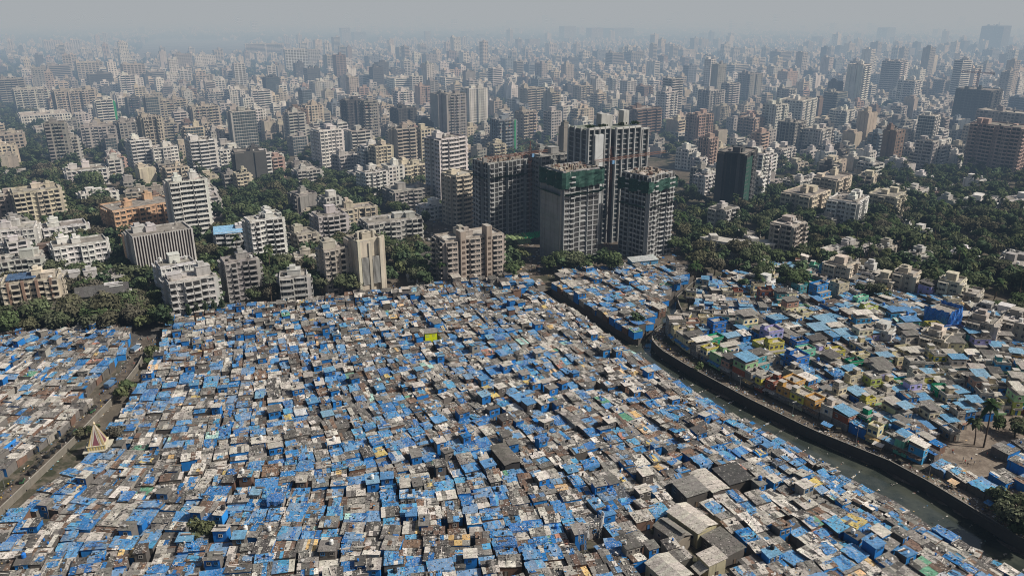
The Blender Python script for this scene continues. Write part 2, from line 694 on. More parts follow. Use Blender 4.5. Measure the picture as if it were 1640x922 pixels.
far_ = mathn(HN, HL, 'MULTIPLY', sstep(HN, HL, hs_.outputs[1], 1200, 3600), 2.0)
dens = mathn(HN, HL, 'ADD', mr_.outputs[0], far_)
HL.new(mathn(HN, HL, 'MULTIPLY', dens, sa * 1.25), ab.inputs['Density'])
HL.new(mathn(HN, HL, 'MULTIPLY', dens, max(ev)), em.inputs['Strength'])
HL.new(ab.outputs[0], ad.inputs[0])
HL.new(em.outputs[0], ad.inputs[1])
HL.new(ad.outputs[0], ho.inputs['Volume'])
M['haze'] = hm
mb = MB()
mb.box(-26000, 26000, -3000, 26000, -20, 420, (1, 1, 1), bottom=True)
tag(mb.build('haze', ['haze']), kind='structure')

# ------------------------------------------------------------------ outlines on the ground (from the photo)
LW = [(-160, 120), P(0, 826), P(124, 706), P(179, 648), P(222, 592), P(234, 568)]           # boundary wall of the side road
BANKL = [(212, 50), P(1640, 914, 3.4), P(1530, 852, 3.4), P(1422, 790, 3.4), P(1280, 713, 3.4), P(1130, 631, 3.2), P(1010, 557, 2), P(868, 467)]
BANKR = [(262, 60), P(1640, 868), P(1590, 836), P(1488, 774), P(1424, 740), P(1300, 690), P(1200, 641), P(1100, 587), P(1056, 560), P(1042, 543), P(1050, 528), P(1074, 514),
         P(1094, 502), P(1088, 490), P(1084, 477), P(1112, 452), P(1135, 440)]
TRI = [P(1122, 438), P(1103, 447), P(1066, 478), P(1058, 508), P(1020, 544), P(884, 463)]       # the wedge of shacks between drain and canal
CANAL = BANKL + TRI[::-1] + BANKR[::-1]
WATER_Z = -3.4

# ground sheet with the canal cut out
OUT = 30000
outer = [(-OUT, -4000), (OUT, -4000), (OUT, OUT), (-OUT, OUT)]
mid = [(-700, 20), (700, 20), (700, 1000), (-700, 1000)]
loops = [[Vector((x, y, 0)) for x, y in mid], [Vector((x, y, 0)) for x, y in CANAL]]
tris = geometry.tessellate_polygon(loops)
pts = [v for l in loops for v in l]
mb = MB()
for t in tris:
    a, b, c = (pts[i] for i in t)
    if (b - a).cross(c - a).z < 0:
        b, c = c, b
    mb.face([tuple(a), tuple(b), tuple(c)], (.1, .1, .1))
for i in range(4):
    j = (i + 1) % 4
    mb.face([outer[i] + (0,), outer[j] + (0,), mid[j] + (0,), mid[i] + (0,)], (.1, .1, .1))
tag(mb.build('ground', ['ground']), kind='structure')
mb = MB()
x0 = min(p[0] for p in CANAL) - 5
x1 = max(p[0] for p in CANAL) + 5
y0 = min(p[1] for p in CANAL) - 5
y1 = max(p[1] for p in CANAL) + 5
mb.face([(x0, y0, WATER_Z), (x1, y0, WATER_Z), (x1, y1, WATER_Z), (x0, y1, WATER_Z)], (.02, .02, .02))
tag(mb.build('canal_water', ['water']), kind='structure')


def ribbon(name, line, width, z, mat, kind='structure', off=0.0):
    mb = MB()
    n = len(line)
    e = []
    for i in range(n):
        a = Vector(line[max(0, i - 1)])
        b = Vector(line[min(n - 1, i + 1)])
        d = (b - a).normalized()
        nn = Vector((-d.y, d.x))
        p = Vector(line[i]) + nn * off
        e.append((p + nn * width / 2, p - nn * width / 2))
    for i in range(n - 1):
        mb.face([(e[i][1].x, e[i][1].y, z), (e[i + 1][1].x, e[i + 1][1].y, z), (e[i + 1][0].x, e[i + 1][0].y, z), (e[i][0].x, e[i][0].y, z)], (.1, .1, .1))
    return tag(mb.build(name, [mat]), kind=kind)


def wallstrip(mb, line, th, z0, z1, col, m=0, top=None):
    """a standing wall along a line, with thickness"""
    n = len(line)
    e = []
    for i in range(n):
        a = Vector(line[max(0, i - 1)])
        b = Vector(line[min(n - 1, i + 1)])
        d = (b - a).normalized()
        nn = Vector((-d.y, d.x))
        p = Vector(line[i])
        e.append((p + nn * th / 2, p - nn * th / 2))
    for i in range(n - 1):
        (l0, r0), (l1, r1) = e[i], e[i + 1]
        mb.face([(r0.x, r0.y, z0), (r1.x, r1.y, z0), (r1.x, r1.y, z1), (r0.x, r0.y, z1)], col, m)
        mb.face([(l1.x, l1.y, z0), (l0.x, l0.y, z0), (l0.x, l0.y, z1), (l1.x, l1.y, z1)], col, m)
        mb.face([(r0.x, r0.y, z1), (r1.x, r1.y, z1), (l1.x, l1.y, z1), (l0.x, l0.y, z1)], top or col, m)
    for (l, r), s in ((e[0], 1), (e[-1], -1)):
        q = [(l.x, l.y, z0), (r.x, r.y, z0), (r.x, r.y, z1), (l.x, l.y, z1)]
        mb.face(q if s > 0 else q[::-1], col, m)


SMOOTHR, _ = resample(BANKR, 70)
SMOOTHL, _ = resample(BANKL, 60)
mb = MB()
wallstrip(mb, SMOOTHR, 0.5, WATER_Z - 0.5, 0.9, (0.07, 0.066, 0.058), top=(0.20, 0.185, 0.16))
o = tag(mb.build('embankment_wall', ['wall']), 'dark concrete embankment wall with pale coping beside the painted houses', 'wall')
mb = MB()
wallstrip(mb, SMOOTHL, 0.5, WATER_Z - 0.5, 0.15, (0.09, 0.08, 0.07), top=(0.2, 0.18, 0.16))
tag(mb.build('embankment_wall', ['wall']), 'low rough canal edge below the tarpaulin roofs', 'wall')
mb = MB()
st, _ = resample(TRI, 40)
wallstrip(mb, st, 0.5, WATER_Z - 0.5, 0.1, (0.09, 0.08, 0.07))
tag(mb.build('embankment_wall', ['wall']), 'rubble edge round the wedge of shacks between drain and canal', 'wall')

# roads
ribbon('canal_road', SMOOTHR[:58], 4.4, 0.012, 'dirtroad', off=-2.6)
AVE = [P(238, 548), P(226, 505), P(212, 455), P(186, 408), P(140, 345), P(85, 270), P(30, 195), P(-25, 130)]
AVE, _ = resample(AVE, 30)
ribbon('avenue', AVE, 13, 0.02, 'road')
SIDE = [(-168, 120)] + [(p[0] - 3.8, p[1]) for p in LW[1:]] + [P(240, 540)]
ribbon('side_road', SIDE, 7.0, 0.028, 'dirtroad')
CROSS = [P(-60, 512), P(120, 512), P(240, 512), P(420, 487), P(620, 463), P(800, 448), P(900, 432), P(1010, 424), P(1100, 420)]
ribbon('cross_road', resample(CROSS, 30)[0], 9, 0.036, 'dirtroad')
UP = [P(700, 452), P(660, 370), P(640, 325), P(600, 290)]
ribbon('tower_street', resample(UP, 10)[0], 9, 0.044, 'road')
UP2 = [P(1085, 432), P(1078, 380), P(1090, 330), P(1110, 290)]
ribbon('ramp_road', resample(UP2, 10)[0], 9, 0.05, 'dirtroad')

# hazy ridge far behind the city
mb = MB()
NX, NY = 60, 10
g = {}
for i in range(NX + 1):
    for j in range(NY + 1):
        x = -4200 + 6600 * i / NX
        y = 8200 + 2600 * j / NY
        e = math.sin(math.pi * j / NY) * max(0, math.sin(math.pi * i / NX)) ** 0.8
        g[i, j] = (x, y, 330 * e * (0.65 + 0.6 * vnoise(x / 900, y / 900, 5)) - 5)
for i in range(NX):
    for j in range(NY):
        mb.face([g[i, j], g[i + 1, j], g[i + 1, j + 1], g[i, j + 1]], (.05, .06, .03))
tag(mb.build('hills', ['ground']), kind='structure')

# boundary wall of the side road
mb = MB()
lw, _ = resample(LW, 40)
wallstrip(mb, lw, 0.45, 0, 2.6, (0.165, 0.15, 0.125), top=(0.30, 0.275, 0.235))
tag(mb.build('boundary_wall', ['wall']), 'long weathered concrete wall along the narrow side road', 'wall')
# ------------------------------------------------------------------ shacks
BLUE = [lin(78, 144, 196, .82), lin(58, 128, 186, .82), lin(98, 152, 196, .82), lin(36, 114, 176, .82), lin(84, 158, 198, .82), lin(112, 150, 188, .82), lin(50, 110, 172, .82), lin(118, 148, 178, .82)]
GREY = [(0.15, 0.142, 0.128), (0.11, 0.103, 0.094), (0.19, 0.18, 0.162), (0.08, 0.075, 0.07), (0.23, 0.216, 0.195)]
PALE = [(0.50, 0.465, 0.41), (0.42, 0.39, 0.34), (0.60, 0.56, 0.50), (0.34, 0.315, 0.28)]
BROWN = [(0.15, 0.10, 0.075), (0.11, 0.08, 0.062), (0.20, 0.13, 0.09)]
ODD = [lin(196, 164, 112), lin(214, 180, 138), lin(98, 150, 122), lin(176, 128, 110), lin(160, 196, 186), lin(206, 176, 120)]
SHEETBLUE = [lin(112, 160, 192, .8), lin(100, 150, 186, .8), lin(130, 168, 192, .8), lin(92, 140, 184, .8)]
WALLS = [((0.10, 0.09, 0.08), 'dark'), ((0.16, 0.145, 0.13), 'grey'), ((0.27, 0.25, 0.22), 'pale grey'), ((0.15, 0.09, 0.065), 'brown brick'), (lin(28, 108, 178), 'blue'), (lin(38, 122, 190), 'blue')]
R_ = random.Random(5)


def jit(c, r, a=0.12):
    k = 1 + r.uniform(-a, a)
    return (c[0] * k, c[1] * k * (1 + r.uniform(-.03, .03)), c[2] * k)


def with_a(c, a):
    return (c[0], c[1], c[2], a)


LITTER = MB()


def make_spec(x, y, w, d, ang, r, h=None, tall=False, zone='main'):
    """everything about one shack that its look and its label depend on"""
    bl = vnoise(x / 24, y / 24, 3) * 0.5 + vnoise(x / 7, y / 7, 8) * 0.5
    q = r.random()
    pb = min(0.66, max(0.08, 0.19 + (bl - 0.47) * 1.6))
    if zone in ('right', 'left'):
        pb *= 0.6
    if zone == 'main' and y > 330:
        pb *= 0.75
    kind = 'grey'
    if q < pb:
        kind = 'blue'
    else:
        q2 = r.random()
        kind = 'grey' if q2 < 0.45 else 'pale' if q2 < 0.83 else 'brown' if q2 < 0.965 else 'odd'
    s = dict(x=x, y=y, w=w, d=d, ang=ang, kind=kind, tall=tall, seed=r.randrange(1 << 30))
    s['h'] = h if h else (r.uniform(4.9, 6.6) if tall else r.uniform(2.6, 4.3))
    wc, wn = r.choice(WALLS if not tall else WALLS + [(lin(28, 108, 178), 'blue')] * 4)
    s['wall'], s['walln'] = wc, wn
    s['slope'] = r.choice([1, 1, 1, -1]) * r.uniform(0.1, 0.55)
    s['tarp'] = (r.random() < (0.9 if kind == 'blue' else 0.24)) and not (tall and r.random() < .5)
    s['tarpfull'] = kind == 'blue' and r.random() < 0.5
    s['drape'] = s['tarp'] and r.random() < 0.45
    s['tank'] = r.random() < (0.12 if tall else 0.03)
    s['clean'] = tall and r.random() < 0.6
    return s


def shack_geo(s, mw, mr, mt, near=True, win=None):
    r = random.Random(s['seed'])
    x, y, w, d, h, ang = s['x'], s['y'], s['w'], s['d'], s['h'], s['ang']
    for m_ in (mw, mr, mt):
        if m_ is not None:
            m_.at(x, y, 0, ang) if s.get('world', True) else m_.at(0, 0, 0, 0)
    sl = s['slope']
    rz = lambda v: h + sl * v / d          # v along depth
    hw, hd = w / 2, d / 2
    wc = s['wall']
    side = jit(wc, r) if s['walln'] != 'blue' or r.random() < .4 else (0.14, 0.13, 0.12)
    zf, zb = rz(-hd) - 0.04, rz(hd) - 0.04
    a, b, c, e = (-hw, -hd), (hw, -hd), (hw, hd), (-hw, hd)
    mw.face([a + (0,), b + (0,), b + (zf,), a + (zf,)], jit(wc, r))
    mw.face([b + (0,), c + (0,), c + (zb,), b + (zf,)], side)
    mw.face([c + (0,), e + (0,), e + (zb,), c + (zb,)], side)
    mw.face([e + (0,), a + (0,), a + (zf,), e + (zb,)], side)
    mw.face([a + (zf,), b + (zf,), c + (zb,), e + (zb,)], (0.04, 0.035, 0.03))  # dark cap painted in for the shade seen through roof gaps
    # roof of overlapping sheets
    ov = 0.25 if s['tall'] else 0.1
    kind = s['kind']
    pal = {'blue': BLUE, 'grey': GREY, 'pale': PALE, 'brown': BROWN, 'odd': ODD}[kind]
    base = r.choice(pal)
    if s['clean']:
        base = r.choice(SHEETBLUE) if kind == 'blue' else r.choice(PALE if kind in ('pale', 'odd') else GREY)
        s['rooftint'] = 'sky blue' if kind == 'blue' else 'pale' if kind in ('pale', 'odd') else 'grey'
        nx, ny = max(1, round(w / 1.1)), 1
        spk = 0.08
    else:
        nx, ny = max(2, round(w / r.uniform(0.9, 2.0))), max(1, round(d / r.uniform(1.6, 3.8)))
        spk = r.uniform(0.25, 1.0)
    W0, D0 = w + 2 * ov, d + 2 * ov
    for i in range(nx):
        for j in range(ny):
            if s['clean']:
                col, a_ = jit(base, r, 0.06), spk
                dz = 0.02 * (i % 2)
            else:
                q = r.random()
                if q < 0.56:
                    c0 = base
                elif q < 0.71:
                    c0 = r.choice(GREY)
                elif q < 0.83:
                    c0 = r.choice(PALE)
                elif q < 0.90:
                    c0 = r.choice(BROWN)
                elif q < 0.996:
                    c0 = r.choice(BLUE) if kind in ('blue', 'grey') else r.choice(GREY)
                else:
                    c0 = r.choice(ODD)
                col, a_ = jit(c0, r, 0.2), spk
                dz = r.uniform(0, 0.14)
            u0 = -W0 / 2 + W0 * i / nx - 0.05
            u1 = -W0 / 2 + W0 * (i + 1) / nx + 0.05
            v0 = -D0 / 2 + D0 * j / ny - 0.08
            v1 = -D0 / 2 + D0 * (j + 1) / ny + 0.08
            t0, t1 = r.uniform(-.05, .05), r.uniform(-.05, .05)
            if s['clean']:
                t0 = t1 = 0
            z = lambda v, t: rz(v) + 0.05 + dz + t
            cc = with_a(col, a_)
            mr.face([(u0, v0, z(v0, t0)), (u1, v0, z(v0, t1)), (u1, v1, z(v1, t1)), (u0, v1, z(v1, t0))], cc)
            if near:
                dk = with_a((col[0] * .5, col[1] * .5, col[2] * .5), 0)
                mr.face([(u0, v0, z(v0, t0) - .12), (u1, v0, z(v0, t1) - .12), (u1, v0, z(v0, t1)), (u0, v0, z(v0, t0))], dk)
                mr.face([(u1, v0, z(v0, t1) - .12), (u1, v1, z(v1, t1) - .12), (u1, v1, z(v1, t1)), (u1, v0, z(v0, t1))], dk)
    # plastic sheet
    if s['tarp'] and not s['clean']:
        if s['tarpfull']:
            u0, u1, v0, v1 = -W0 / 2 - .05, W0 / 2 + .05, -D0 / 2 - .05, D0 / 2
        else:
            u0 = r.uniform(-W0 / 2, -W0 / 10)
            u1 = r.uniform(W0 / 10, W0 / 2)
            v0 = r.uniform(-D0 / 2, -D0 / 8)
            v1 = r.uniform(0, D0 / 2)
        s['tarpcol'] = 'blue'
        tc = r.choice(BLUE)
        if r.random() < 0.06:
            tc = r.choice([(0.5, 0.5, 0.5), (0.06, 0.06, 0.06), lin(196, 172, 96)])
            s['tarpcol'] = 'pale' if tc[0] > .3 and abs(tc[0] - tc[1]) < .01 else 'black' if tc[0] < .1 else 'yellow'
        nu, nv = (5, 4) if near else (3, 2)
        G = {}
        spk = r.uniform(0.4, 1.0) if r.random() < 0.85 else 0.08
        for i in range(nu + 1):
            for j in range(nv + 1):
                u = u0 + (u1 - u0) * i / nu + (r.uniform(-.2, .2) if 0 < i < nu else r.uniform(-.35, .3))
                v = v0 + (v1 - v0) * j / nv + r.uniform(-.25, .25)
                G[i, j] = (u, v, rz(v) + 0.22 + r.uniform(-.06, .16))
        for i in range(nu):
            tcc = with_a(jit(tc, r, 0.1), spk)
            for j in range(nv):
                if not s['tarpfull'] and r.random() < 0.07:
                    continue
                if r.random() < 0.16:
                    tcc = with_a(jit(r.choice(BLUE), r, .15), spk)
                mt.face([G[i, j], G[i + 1, j], G[i + 1, j + 1], G[i, j + 1]], tcc)
            if s['drape']:
                p0, p1 = G[i, 0], G[i + 1, 0]
                dl = r.uniform(0.5, 1.7)
                mt.face([(p0[0], p0[1] - .15, p0[2] - dl), (p1[0], p1[1] - .15, p1[2] - dl * r.uniform(.8, 1.1)), p1, p0], with_a((tc[0] * .8, tc[1] * .85, tc[2] * .9), 0.03))  # hanging front painted darker, its shade put into the colour
    # loose weights and scraps on the roof
    LITTER.at(x, y, 0, ang)
    for k in range(r.choice([0, 0, 1, 1, 2])):
        u, v = r.uniform(-hw * .8, hw * .8), r.uniform(-hd * .8, hd * .8)
        z = rz(v) + .25
        q = r.random()
        if q < .35:                          # drums and pots
            a_ = r.uniform(.22, .34)
            LITTER.cyl(u, v, z, z + r.uniform(.6, .9), a_, r.choice([lin(40, 105, 175), (.02, .02, .02), (.5, .48, .45)]), n=7)
        elif q < .6:                         # tyres
            for t in range(8):
                t0, t1 = t * .785, (t + 1) * .785
                LITTER.face([(u + .34 * math.cos(t0), v + .34 * math.sin(t0), z), (u + .34 * math.cos(t1), v + .34 * math.sin(t1), z), (u + .17 * math.cos(t1), v + .17 * math.sin(t1), z + .14), (u + .17 * math.cos(t0), v + .17 * math.sin(t0), z + .14)], (.022, .02, .02))
        elif q < .78:                        # dishes
            c_ = (.5, .49, .47)
            LITTER.face([(u + .42 * math.cos(t * .785), v - .1 + .2 * math.sin(t * .785), z + .75 + .36 * math.sin(t * .785)) for t in range(8)], c_)
            LITTER.box(u - .04, u + .04, v - .04, v + .04, z - .2, z + .7, (.2, .2, .2))
        else:                                # laid boards
            for t in range(3):
                LITTER.box(u - r.uniform(.8, 1.8), u + r.uniform(.8, 1.8), v + t * .3 - .1, v + t * .3 + .1, z - .1, z + .1, jit(r.choice(GREY + BROWN + PALE), r, .2))
    n = r.choice([0, 1, 2, 4, 6, 9, 12]) if not s['clean'] else r.randint(0, 2)
    n = int(n * w * d / 24)
    LITTER.at(x, y, 0, ang)
    for k in range(n):
        u, v = r.uniform(-hw, hw), r.uniform(-hd, hd)
        z = rz(v) + 0.30
        q = r.random()
        col = jit(r.choice(PALE), r, .3) if q < .30 else jit(r.choice(GREY), r, .3) if q < .60 else (0.03, 0.028, 0.026) if q < .85 else jit(r.choice(BROWN), r) if q < .92 else jit(r.choice(BLUE), r) if q < .99 else jit(r.choice(ODD), r)
        q = r.random()
        if q < 0.62:
            L, Wd = r.uniform(.10, .34), r.uniform(.08, .26)
            t = r.uniform(0, 3.14)
            cx, sx = math.cos(t), math.sin(t)
            pts = [(u + cx * a_ * L - sx * b_ * Wd, v + sx * a_ * L + cx * b_ * Wd, z + r.uniform(-.05, .14)) for a_, b_ in ((-1, -1), (1, -1), (1, 1), (-1, 1))]
            LITTER.face(pts, col)
        elif q < 0.85:
            a_ = r.uniform(.08, .2)
            LITTER.box(u - a_, u + a_, v - a_ * .8, v + a_ * .8, z - .25, z + r.uniform(.05, .3), col)
        else:
            L = r.uniform(.7, 1.8)
            t = r.choice([0, 1.57]) + r.uniform(-.3, .3)
            cx, sx = math.cos(t), math.sin(t)
            b_ = r.uniform(.06, .13)
            LITTER.face([(u - cx * L - sx * b_, v - sx * L + cx * b_, z), (u + cx * L - sx * b_, v + sx * L + cx * b_, z), (u + cx * L + sx * b_, v + sx * L - cx * b_, z), (u - cx * L + sx * b_, v - sx * L - cx * b_, z)], jit(r.choice(GREY + PALE), r, .3))


OPEN_MB = {}


def opening_mesh(kind, col):
    key = (kind, col)
    if key not in OPEN_MB:
        m_ = MB()
        if kind == 'window':
            m_.box(-.5, .5, -.08, .02, -.45, .45, (0.02, 0.02, 0.024))
            for a in ((-.58, -.48, -.53, .53), (.48, .58, -.53, .53), (-.58, .58, .45, .56), (-.62, .62, -.58, -.45)):
                m_.box(a[0], a[1], -.13, .02, a[2], a[3], col)
            m_.box(-.03, .03, -.11, .02, -.45, .45, col)
        else:
            m_.box(-.42, .42, -.07, .02, 0, 1.95, col)
            m_.box(-.50, -.42, -.12, .02, 0, 2.03, (0.08, 0.07, 0.06))
            m_.box(.42, .50, -.12, .02, 0, 2.03, (0.08, 0.07, 0.06))
            m_.box(-.50, .50, -.12, .02, 1.95, 2.05, (0.08, 0.07, 0.06))
        OPEN_MB[key] = m_.mesh(kind, ['paint'])
    return OPEN_MB[key]


TANK = {}


def tank_mesh(kind):
    if kind not in TANK:
        m_ = MB()
        c = {'black': (0.02, 0.02, 0.022), 'white': (0.65, 0.65, 0.62), 'blue': lin(40, 110, 190)}[kind]
        m_.cyl(0, 0, 0, 1.15, .62, c, n=12)
        m_.cyl(0, 0, 1.15, 1.4, .62, c, n=12, r2=.25)
        m_.cyl(0, 0, 1.4, 1.5, .25, c, n=12)
        TANK[kind] = m_.mesh('water_tank', ['paint'])
    return TANK[kind]


def build_shack(s, name, group):
    root = empty(name, (s['x'], s['y'], 0), s['ang'])
    s['world'] = False
    mw, mr, mt = MB(), MB(), MB()
    r = random.Random(s['seed'] + 1)
    shack_geo(s, mw, mr, mt)
    mw.build('wall', ['wall'], root)
    mr.build('roof', ['roof'], root)
    mt.build('plastic_sheet', ['tarp'], root)
    hd, hw, h = s['d'] / 2, s['w'] / 2, s['h']
    feat = []
    wn = (1 if s['w'] < 4 else 2) if s['tall'] else (1 if r.random() < .5 else 0)
    for k in range(wn):
        link('window', opening_mesh('window', r.choice([(0.3, 0.28, 0.25), lin(60, 120, 170), (0.45, 0.42, 0.38)])), root, (-hw + s['w'] * (k + .5) / wn + r.uniform(-.3, .3), -hd - .02, h - 1.35))
    link('door', opening_mesh('door', r.choice([(0.12, 0.08, 0.06), lin(50, 100, 150), (0.2, 0.19, 0.17)])), root, (r.uniform(-hw * .5, hw * .5), -hd - .02, 0.02))
    if s['tank']:
        s['tankcol'] = r.choice(['black', 'white', 'blue'])
        link('water_tank', tank_mesh(s['tankcol']), root, (r.uniform(-hw * .5, hw * .5), r.uniform(0, hd * .5), h + .25))
    k = s['kind']
    size = 'tall' if s['tall'] else 'wide' if s['w'] > 5.6 else 'narrow' if s['w'] < 4 else 'low'
    if s['clean']:
        rf = f"{s['rooftint'].replace('sky blue', 'sky-blue')} sheet roof"
    elif s['tarp'] and s['tarpfull']:
        rf = f"{s.get('tarpcol', 'blue')} tarpaulin roof"
    elif s['tarp']:
        rf = f"{'patchy' if k == 'odd' else k} roof half-tarped {s.get('tarpcol', 'blue')}"
    else:
        rf = {'grey': 'grey sheet roof', 'pale': 'pale littered roof', 'brown': 'rusty brown roof', 'odd': 'patchwork roof', 'blue': 'blue sheet roof'}[k]
    what = f"{size} {s['walln'].replace('brown brick', 'brick').replace('pale grey', 'pale')}-walled shack"
    what += f", {rf}"
    if s['tank']:
        what += f", {s['tankcol']} tank"
    tag(root, None, 'shack', group)
    return root, what


def strips(left, right, ncol, r, zone, skip, tallp=0.09, lanes=5, dmin=4.0, dmax=6.6, wsplit=7.4, gap=0.2):
    out = []
    N = 200
    Lp, LL = resample(left, N)
    Rp, RL = resample(right, N)
    edges = [0.0]
    for i in range(ncol):
        edges.append(edges[-1] + r.uniform(.8, 1.2))
    edges = [e / edges[-1] for e in edges]
    for i in range(ncol):
        s0, s1 = edges[i], edges[i + 1]
        sc = (s0 + s1) / 2
        col = [(Lp[k][0] + (Rp[k][0] - Lp[k][0]) * sc, Lp[k][1] + (Rp[k][1] - Lp[k][1]) * sc) for k in range(N + 1)]
        total = LL + (RL - LL) * sc
        pos = r.uniform(-3, 0)
        hcol = r.uniform(-.35, .35)
        while pos < total:
            d = r.uniform(dmin, dmax)
            tm = (pos + d / 2) / total
            if tm < 0 or tm > 1:
                pos += d
                continue
            f = tm * N
            k = min(N - 1, int(f))
            fr = f - k
            x = col[k][0] + (col[k + 1][0] - col[k][0]) * fr
            y = col[k][1] + (col[k + 1][1] - col[k][1]) * fr
            k0, k1 = max(0, k - 6), min(N, k + 7)
            dx, dy = col[k1][0] - col[k0][0], col[k1][1] - col[k0][1]
            ang = math.atan2(dy, dx) - math.pi / 2
            fullw = math.dist(Lp[k], Rp[k]) * (s1 - s0)
            rowdir = math.atan2(Rp[k][1] - Lp[k][1], Rp[k][0] - Lp[k][0])
            fullw *= abs(math.cos(rowdir - ang))
            lane = 0.8 if i % lanes == 0 else gap
            ww = fullw - lane
            parts = [(0, ww)]
            if ww > wsplit * r.uniform(.85, 1.3):
                q = r.uniform(.4, .6)
                parts = [(-ww * (1 - q) / 2, ww * q), (ww * q / 2, ww * (1 - q))]
            for off, pw in parts:
                lat = r.gauss(0, .3)
                xx, yy = x + math.cos(ang) * (off + lat), y + math.sin(ang) * (off + lat)
                if pw < 1.5 or skip(xx, yy) or not inview(xx, yy, 3, 60):
                    continue
                tall = r.random() < tallp
                if r.random() < .02:
                    continue
                dd = d - r.choice([.05, .1, .2, .3, .4, .8])
                if zone == 'main' and segdist(xx, yy, BANKL) < 9:
                    tall = False
                sp = make_spec(xx, yy, pw - r.choice([0, .1, .3]), dd, ang + r.gauss(0, .06) + (vnoise(xx / 38, yy / 38, 21) - .5) * .3, r, tall=tall, zone=zone)
                if not tall:
                    sp['h'] = max(2.4, sp['h'] + hcol)
                    if zone == 'main' and segdist(xx, yy, BANKL) < 9:
                        sp['h'] = min(sp['h'], 3.4)
                else:
                    sp['w'] = min(sp['w'], r.uniform(2.8, 4.6))
                    sp['d'] = min(sp['d'], r.uniform(2.8, 4.4))
                sp['zone'] = zone
                out.append(sp)
            pos += d
    return out


# big single roofs: image corners of the roof (far left, far right, near right, near left), eave height
SHEDS = [([(1071, 819), (1097, 804), (1147, 837), (1119, 854)], 5.5), ([(1034, 901), (1069, 885), (1107, 918), (1075, 935)], 5.5), ([(1144, 752), (1176, 741), (1203, 766), (1171, 777)], 4.8),
         ([(1079, 772), (1105, 762), (1133, 786), (1101, 797)], 4.6), ([(1048, 841), (1069, 830), (1107, 856), (1085, 867)], 4.6), ([(1126, 858), (1152, 846), (1190, 876), (1166, 892)], 4.2),
         ([(1106, 757), (1128, 750), (1167, 780), (1142, 788)], 4.6), ([(787, 715), (807, 710), (831, 735), (811, 747)], 5.6), ([(1117, 886), (1144, 878), (1163, 895), (1136, 905)], 5.0)]
SHEDFOOT = [[P(a, b, h) for a, b in q] for q, h in SHEDS]
CLEAR = [(P(160, 722), 7.5), (P(325, 862), 3.5), (P(935, 890), 2.6), (P(959, 864), 2.6), (P(690, 549), 4), (P(130, 700), 4)]


def skip_main(x, y):
    for (cx, cy), rr in CLEAR:
        if math.hypot(x - cx, y - cy) < rr:
            return True
    for q in SHEDFOOT:
        if inpoly(x, y, q) or segdist(x, y, q + q[:1]) < 2.3:
            return True
    if inpoly(x, y, CANAL) or segdist(x, y, BANKL) < 2.7 or segdist(x, y, LW) < 6.5:
        return True
    return False


MAIN_L = [(-150, 140), P(10, 842), P(150, 735), P(215, 640), P(252, 578), P(268, 520)]
MAIN_R = [(206, 55), P(1632, 915, 3.4), P(1526, 855, 3.4), P(1416, 793, 3.4), P(1275, 716, 3.4), P(1126, 634, 3.2), P(1005, 560, 2), P(868, 468)]
specs = strips(MAIN_L, MAIN_R, 45, R_, 'main', skip_main, tallp=0.10, dmin=3.2, dmax=6.8, wsplit=6.8, lanes=7)
# top fringe: the settlement bulges beyond the straight line between its two far corners
EDGE = pxpoly([(262, 522), (300, 507), (400, 497), (480, 490), (620, 471), (740, 456), (850, 449), (875, 470), (800, 500), (500, 520), (300, 540)])
have = {}
for s in specs:
    have.setdefault((round(s['x'] / 6), round(s['y'] / 6)), []).append(s)


def crowded(x, y, rad):
    for i in range(-1, 2):
        for j in range(-1, 2):
            for s in have.get((round(x / 6) + i, round(y / 6) + j), ()):
                if math.hypot(s['x'] - x, s['y'] - y) < rad:
                    return True
    return False


fa = math.radians(14)
for i in range(-80, 80):
    for j in range(-30, 40):
        x0, y0 = P(560, 485)
        u, v = i * 4.9, j * 5.3
        x = x0 + u * math.cos(fa) - v * math.sin(fa)
        y = y0 + u * math.sin(fa) + v * math.cos(fa)
        if inpoly(x, y, EDGE) and not crowded(x, y, 4.2) and not skip_main(x, y):
            s = make_spec(x, y, R_.uniform(3.8, 4.7), R_.uniform(4.2, 5.1), fa + R_.gauss(0, .06), R_, tall=R_.random() < .16)
            s['zone'] = 'main'
            specs.append(s)
            have.setdefault((round(x / 6), round(y / 6)), []).append(s)

# settlement left of the side road
sl = lambda x, y: segdist(x, y, SIDE) < 5.6
LEFT_R = [(-176, 150), P(-8, 782), P(52, 732), P(108, 690), P(156, 644), P(203, 592), P(213, 530)]
LEFT_L = [(-330, 150), (-330, 250), (-310, 345), P(-60, 545)]
specs += strips(LEFT_L, LEFT_R, 26, R_, 'left', sl, tallp=0.10, wsplit=6.4)

# wedge between drain and canal
WED_L = [P(1014, 548), P(960, 515), P(884, 465)]
WED_R = [P(1024, 540), P(1060, 500), P(1085, 462), P(1108, 438)]
wp = [P(1014, 549), P(884, 464), P(905, 440), P(1010, 430), P(1112, 437), P(1066, 478), P(1056, 508)]


def in_wedge(x, y):
    return not inpoly(x, y, wp) or inpoly(x, y, CANAL)


wa = math.radians(27)
for i in range(-40, 40):
    for j in range(-40, 40):
        x0, y0 = P(1000, 485)
        u, v = i * 5.2, j * 5.6
        x = x0 + u * math.cos(wa) - v * math.sin(wa)
        y = y0 + u * math.sin(wa) + v * math.cos(wa)
        if not in_wedge(x, y):
            s = make_spec(x, y, R_.uniform(4.3, 5.4), R_.uniform(4.6, 5.9), wa + R_.gauss(0, .07), R_, tall=R_.random() < .05, zone='wedge')
            s['zone'] = 'wedge'
            specs.append(s)

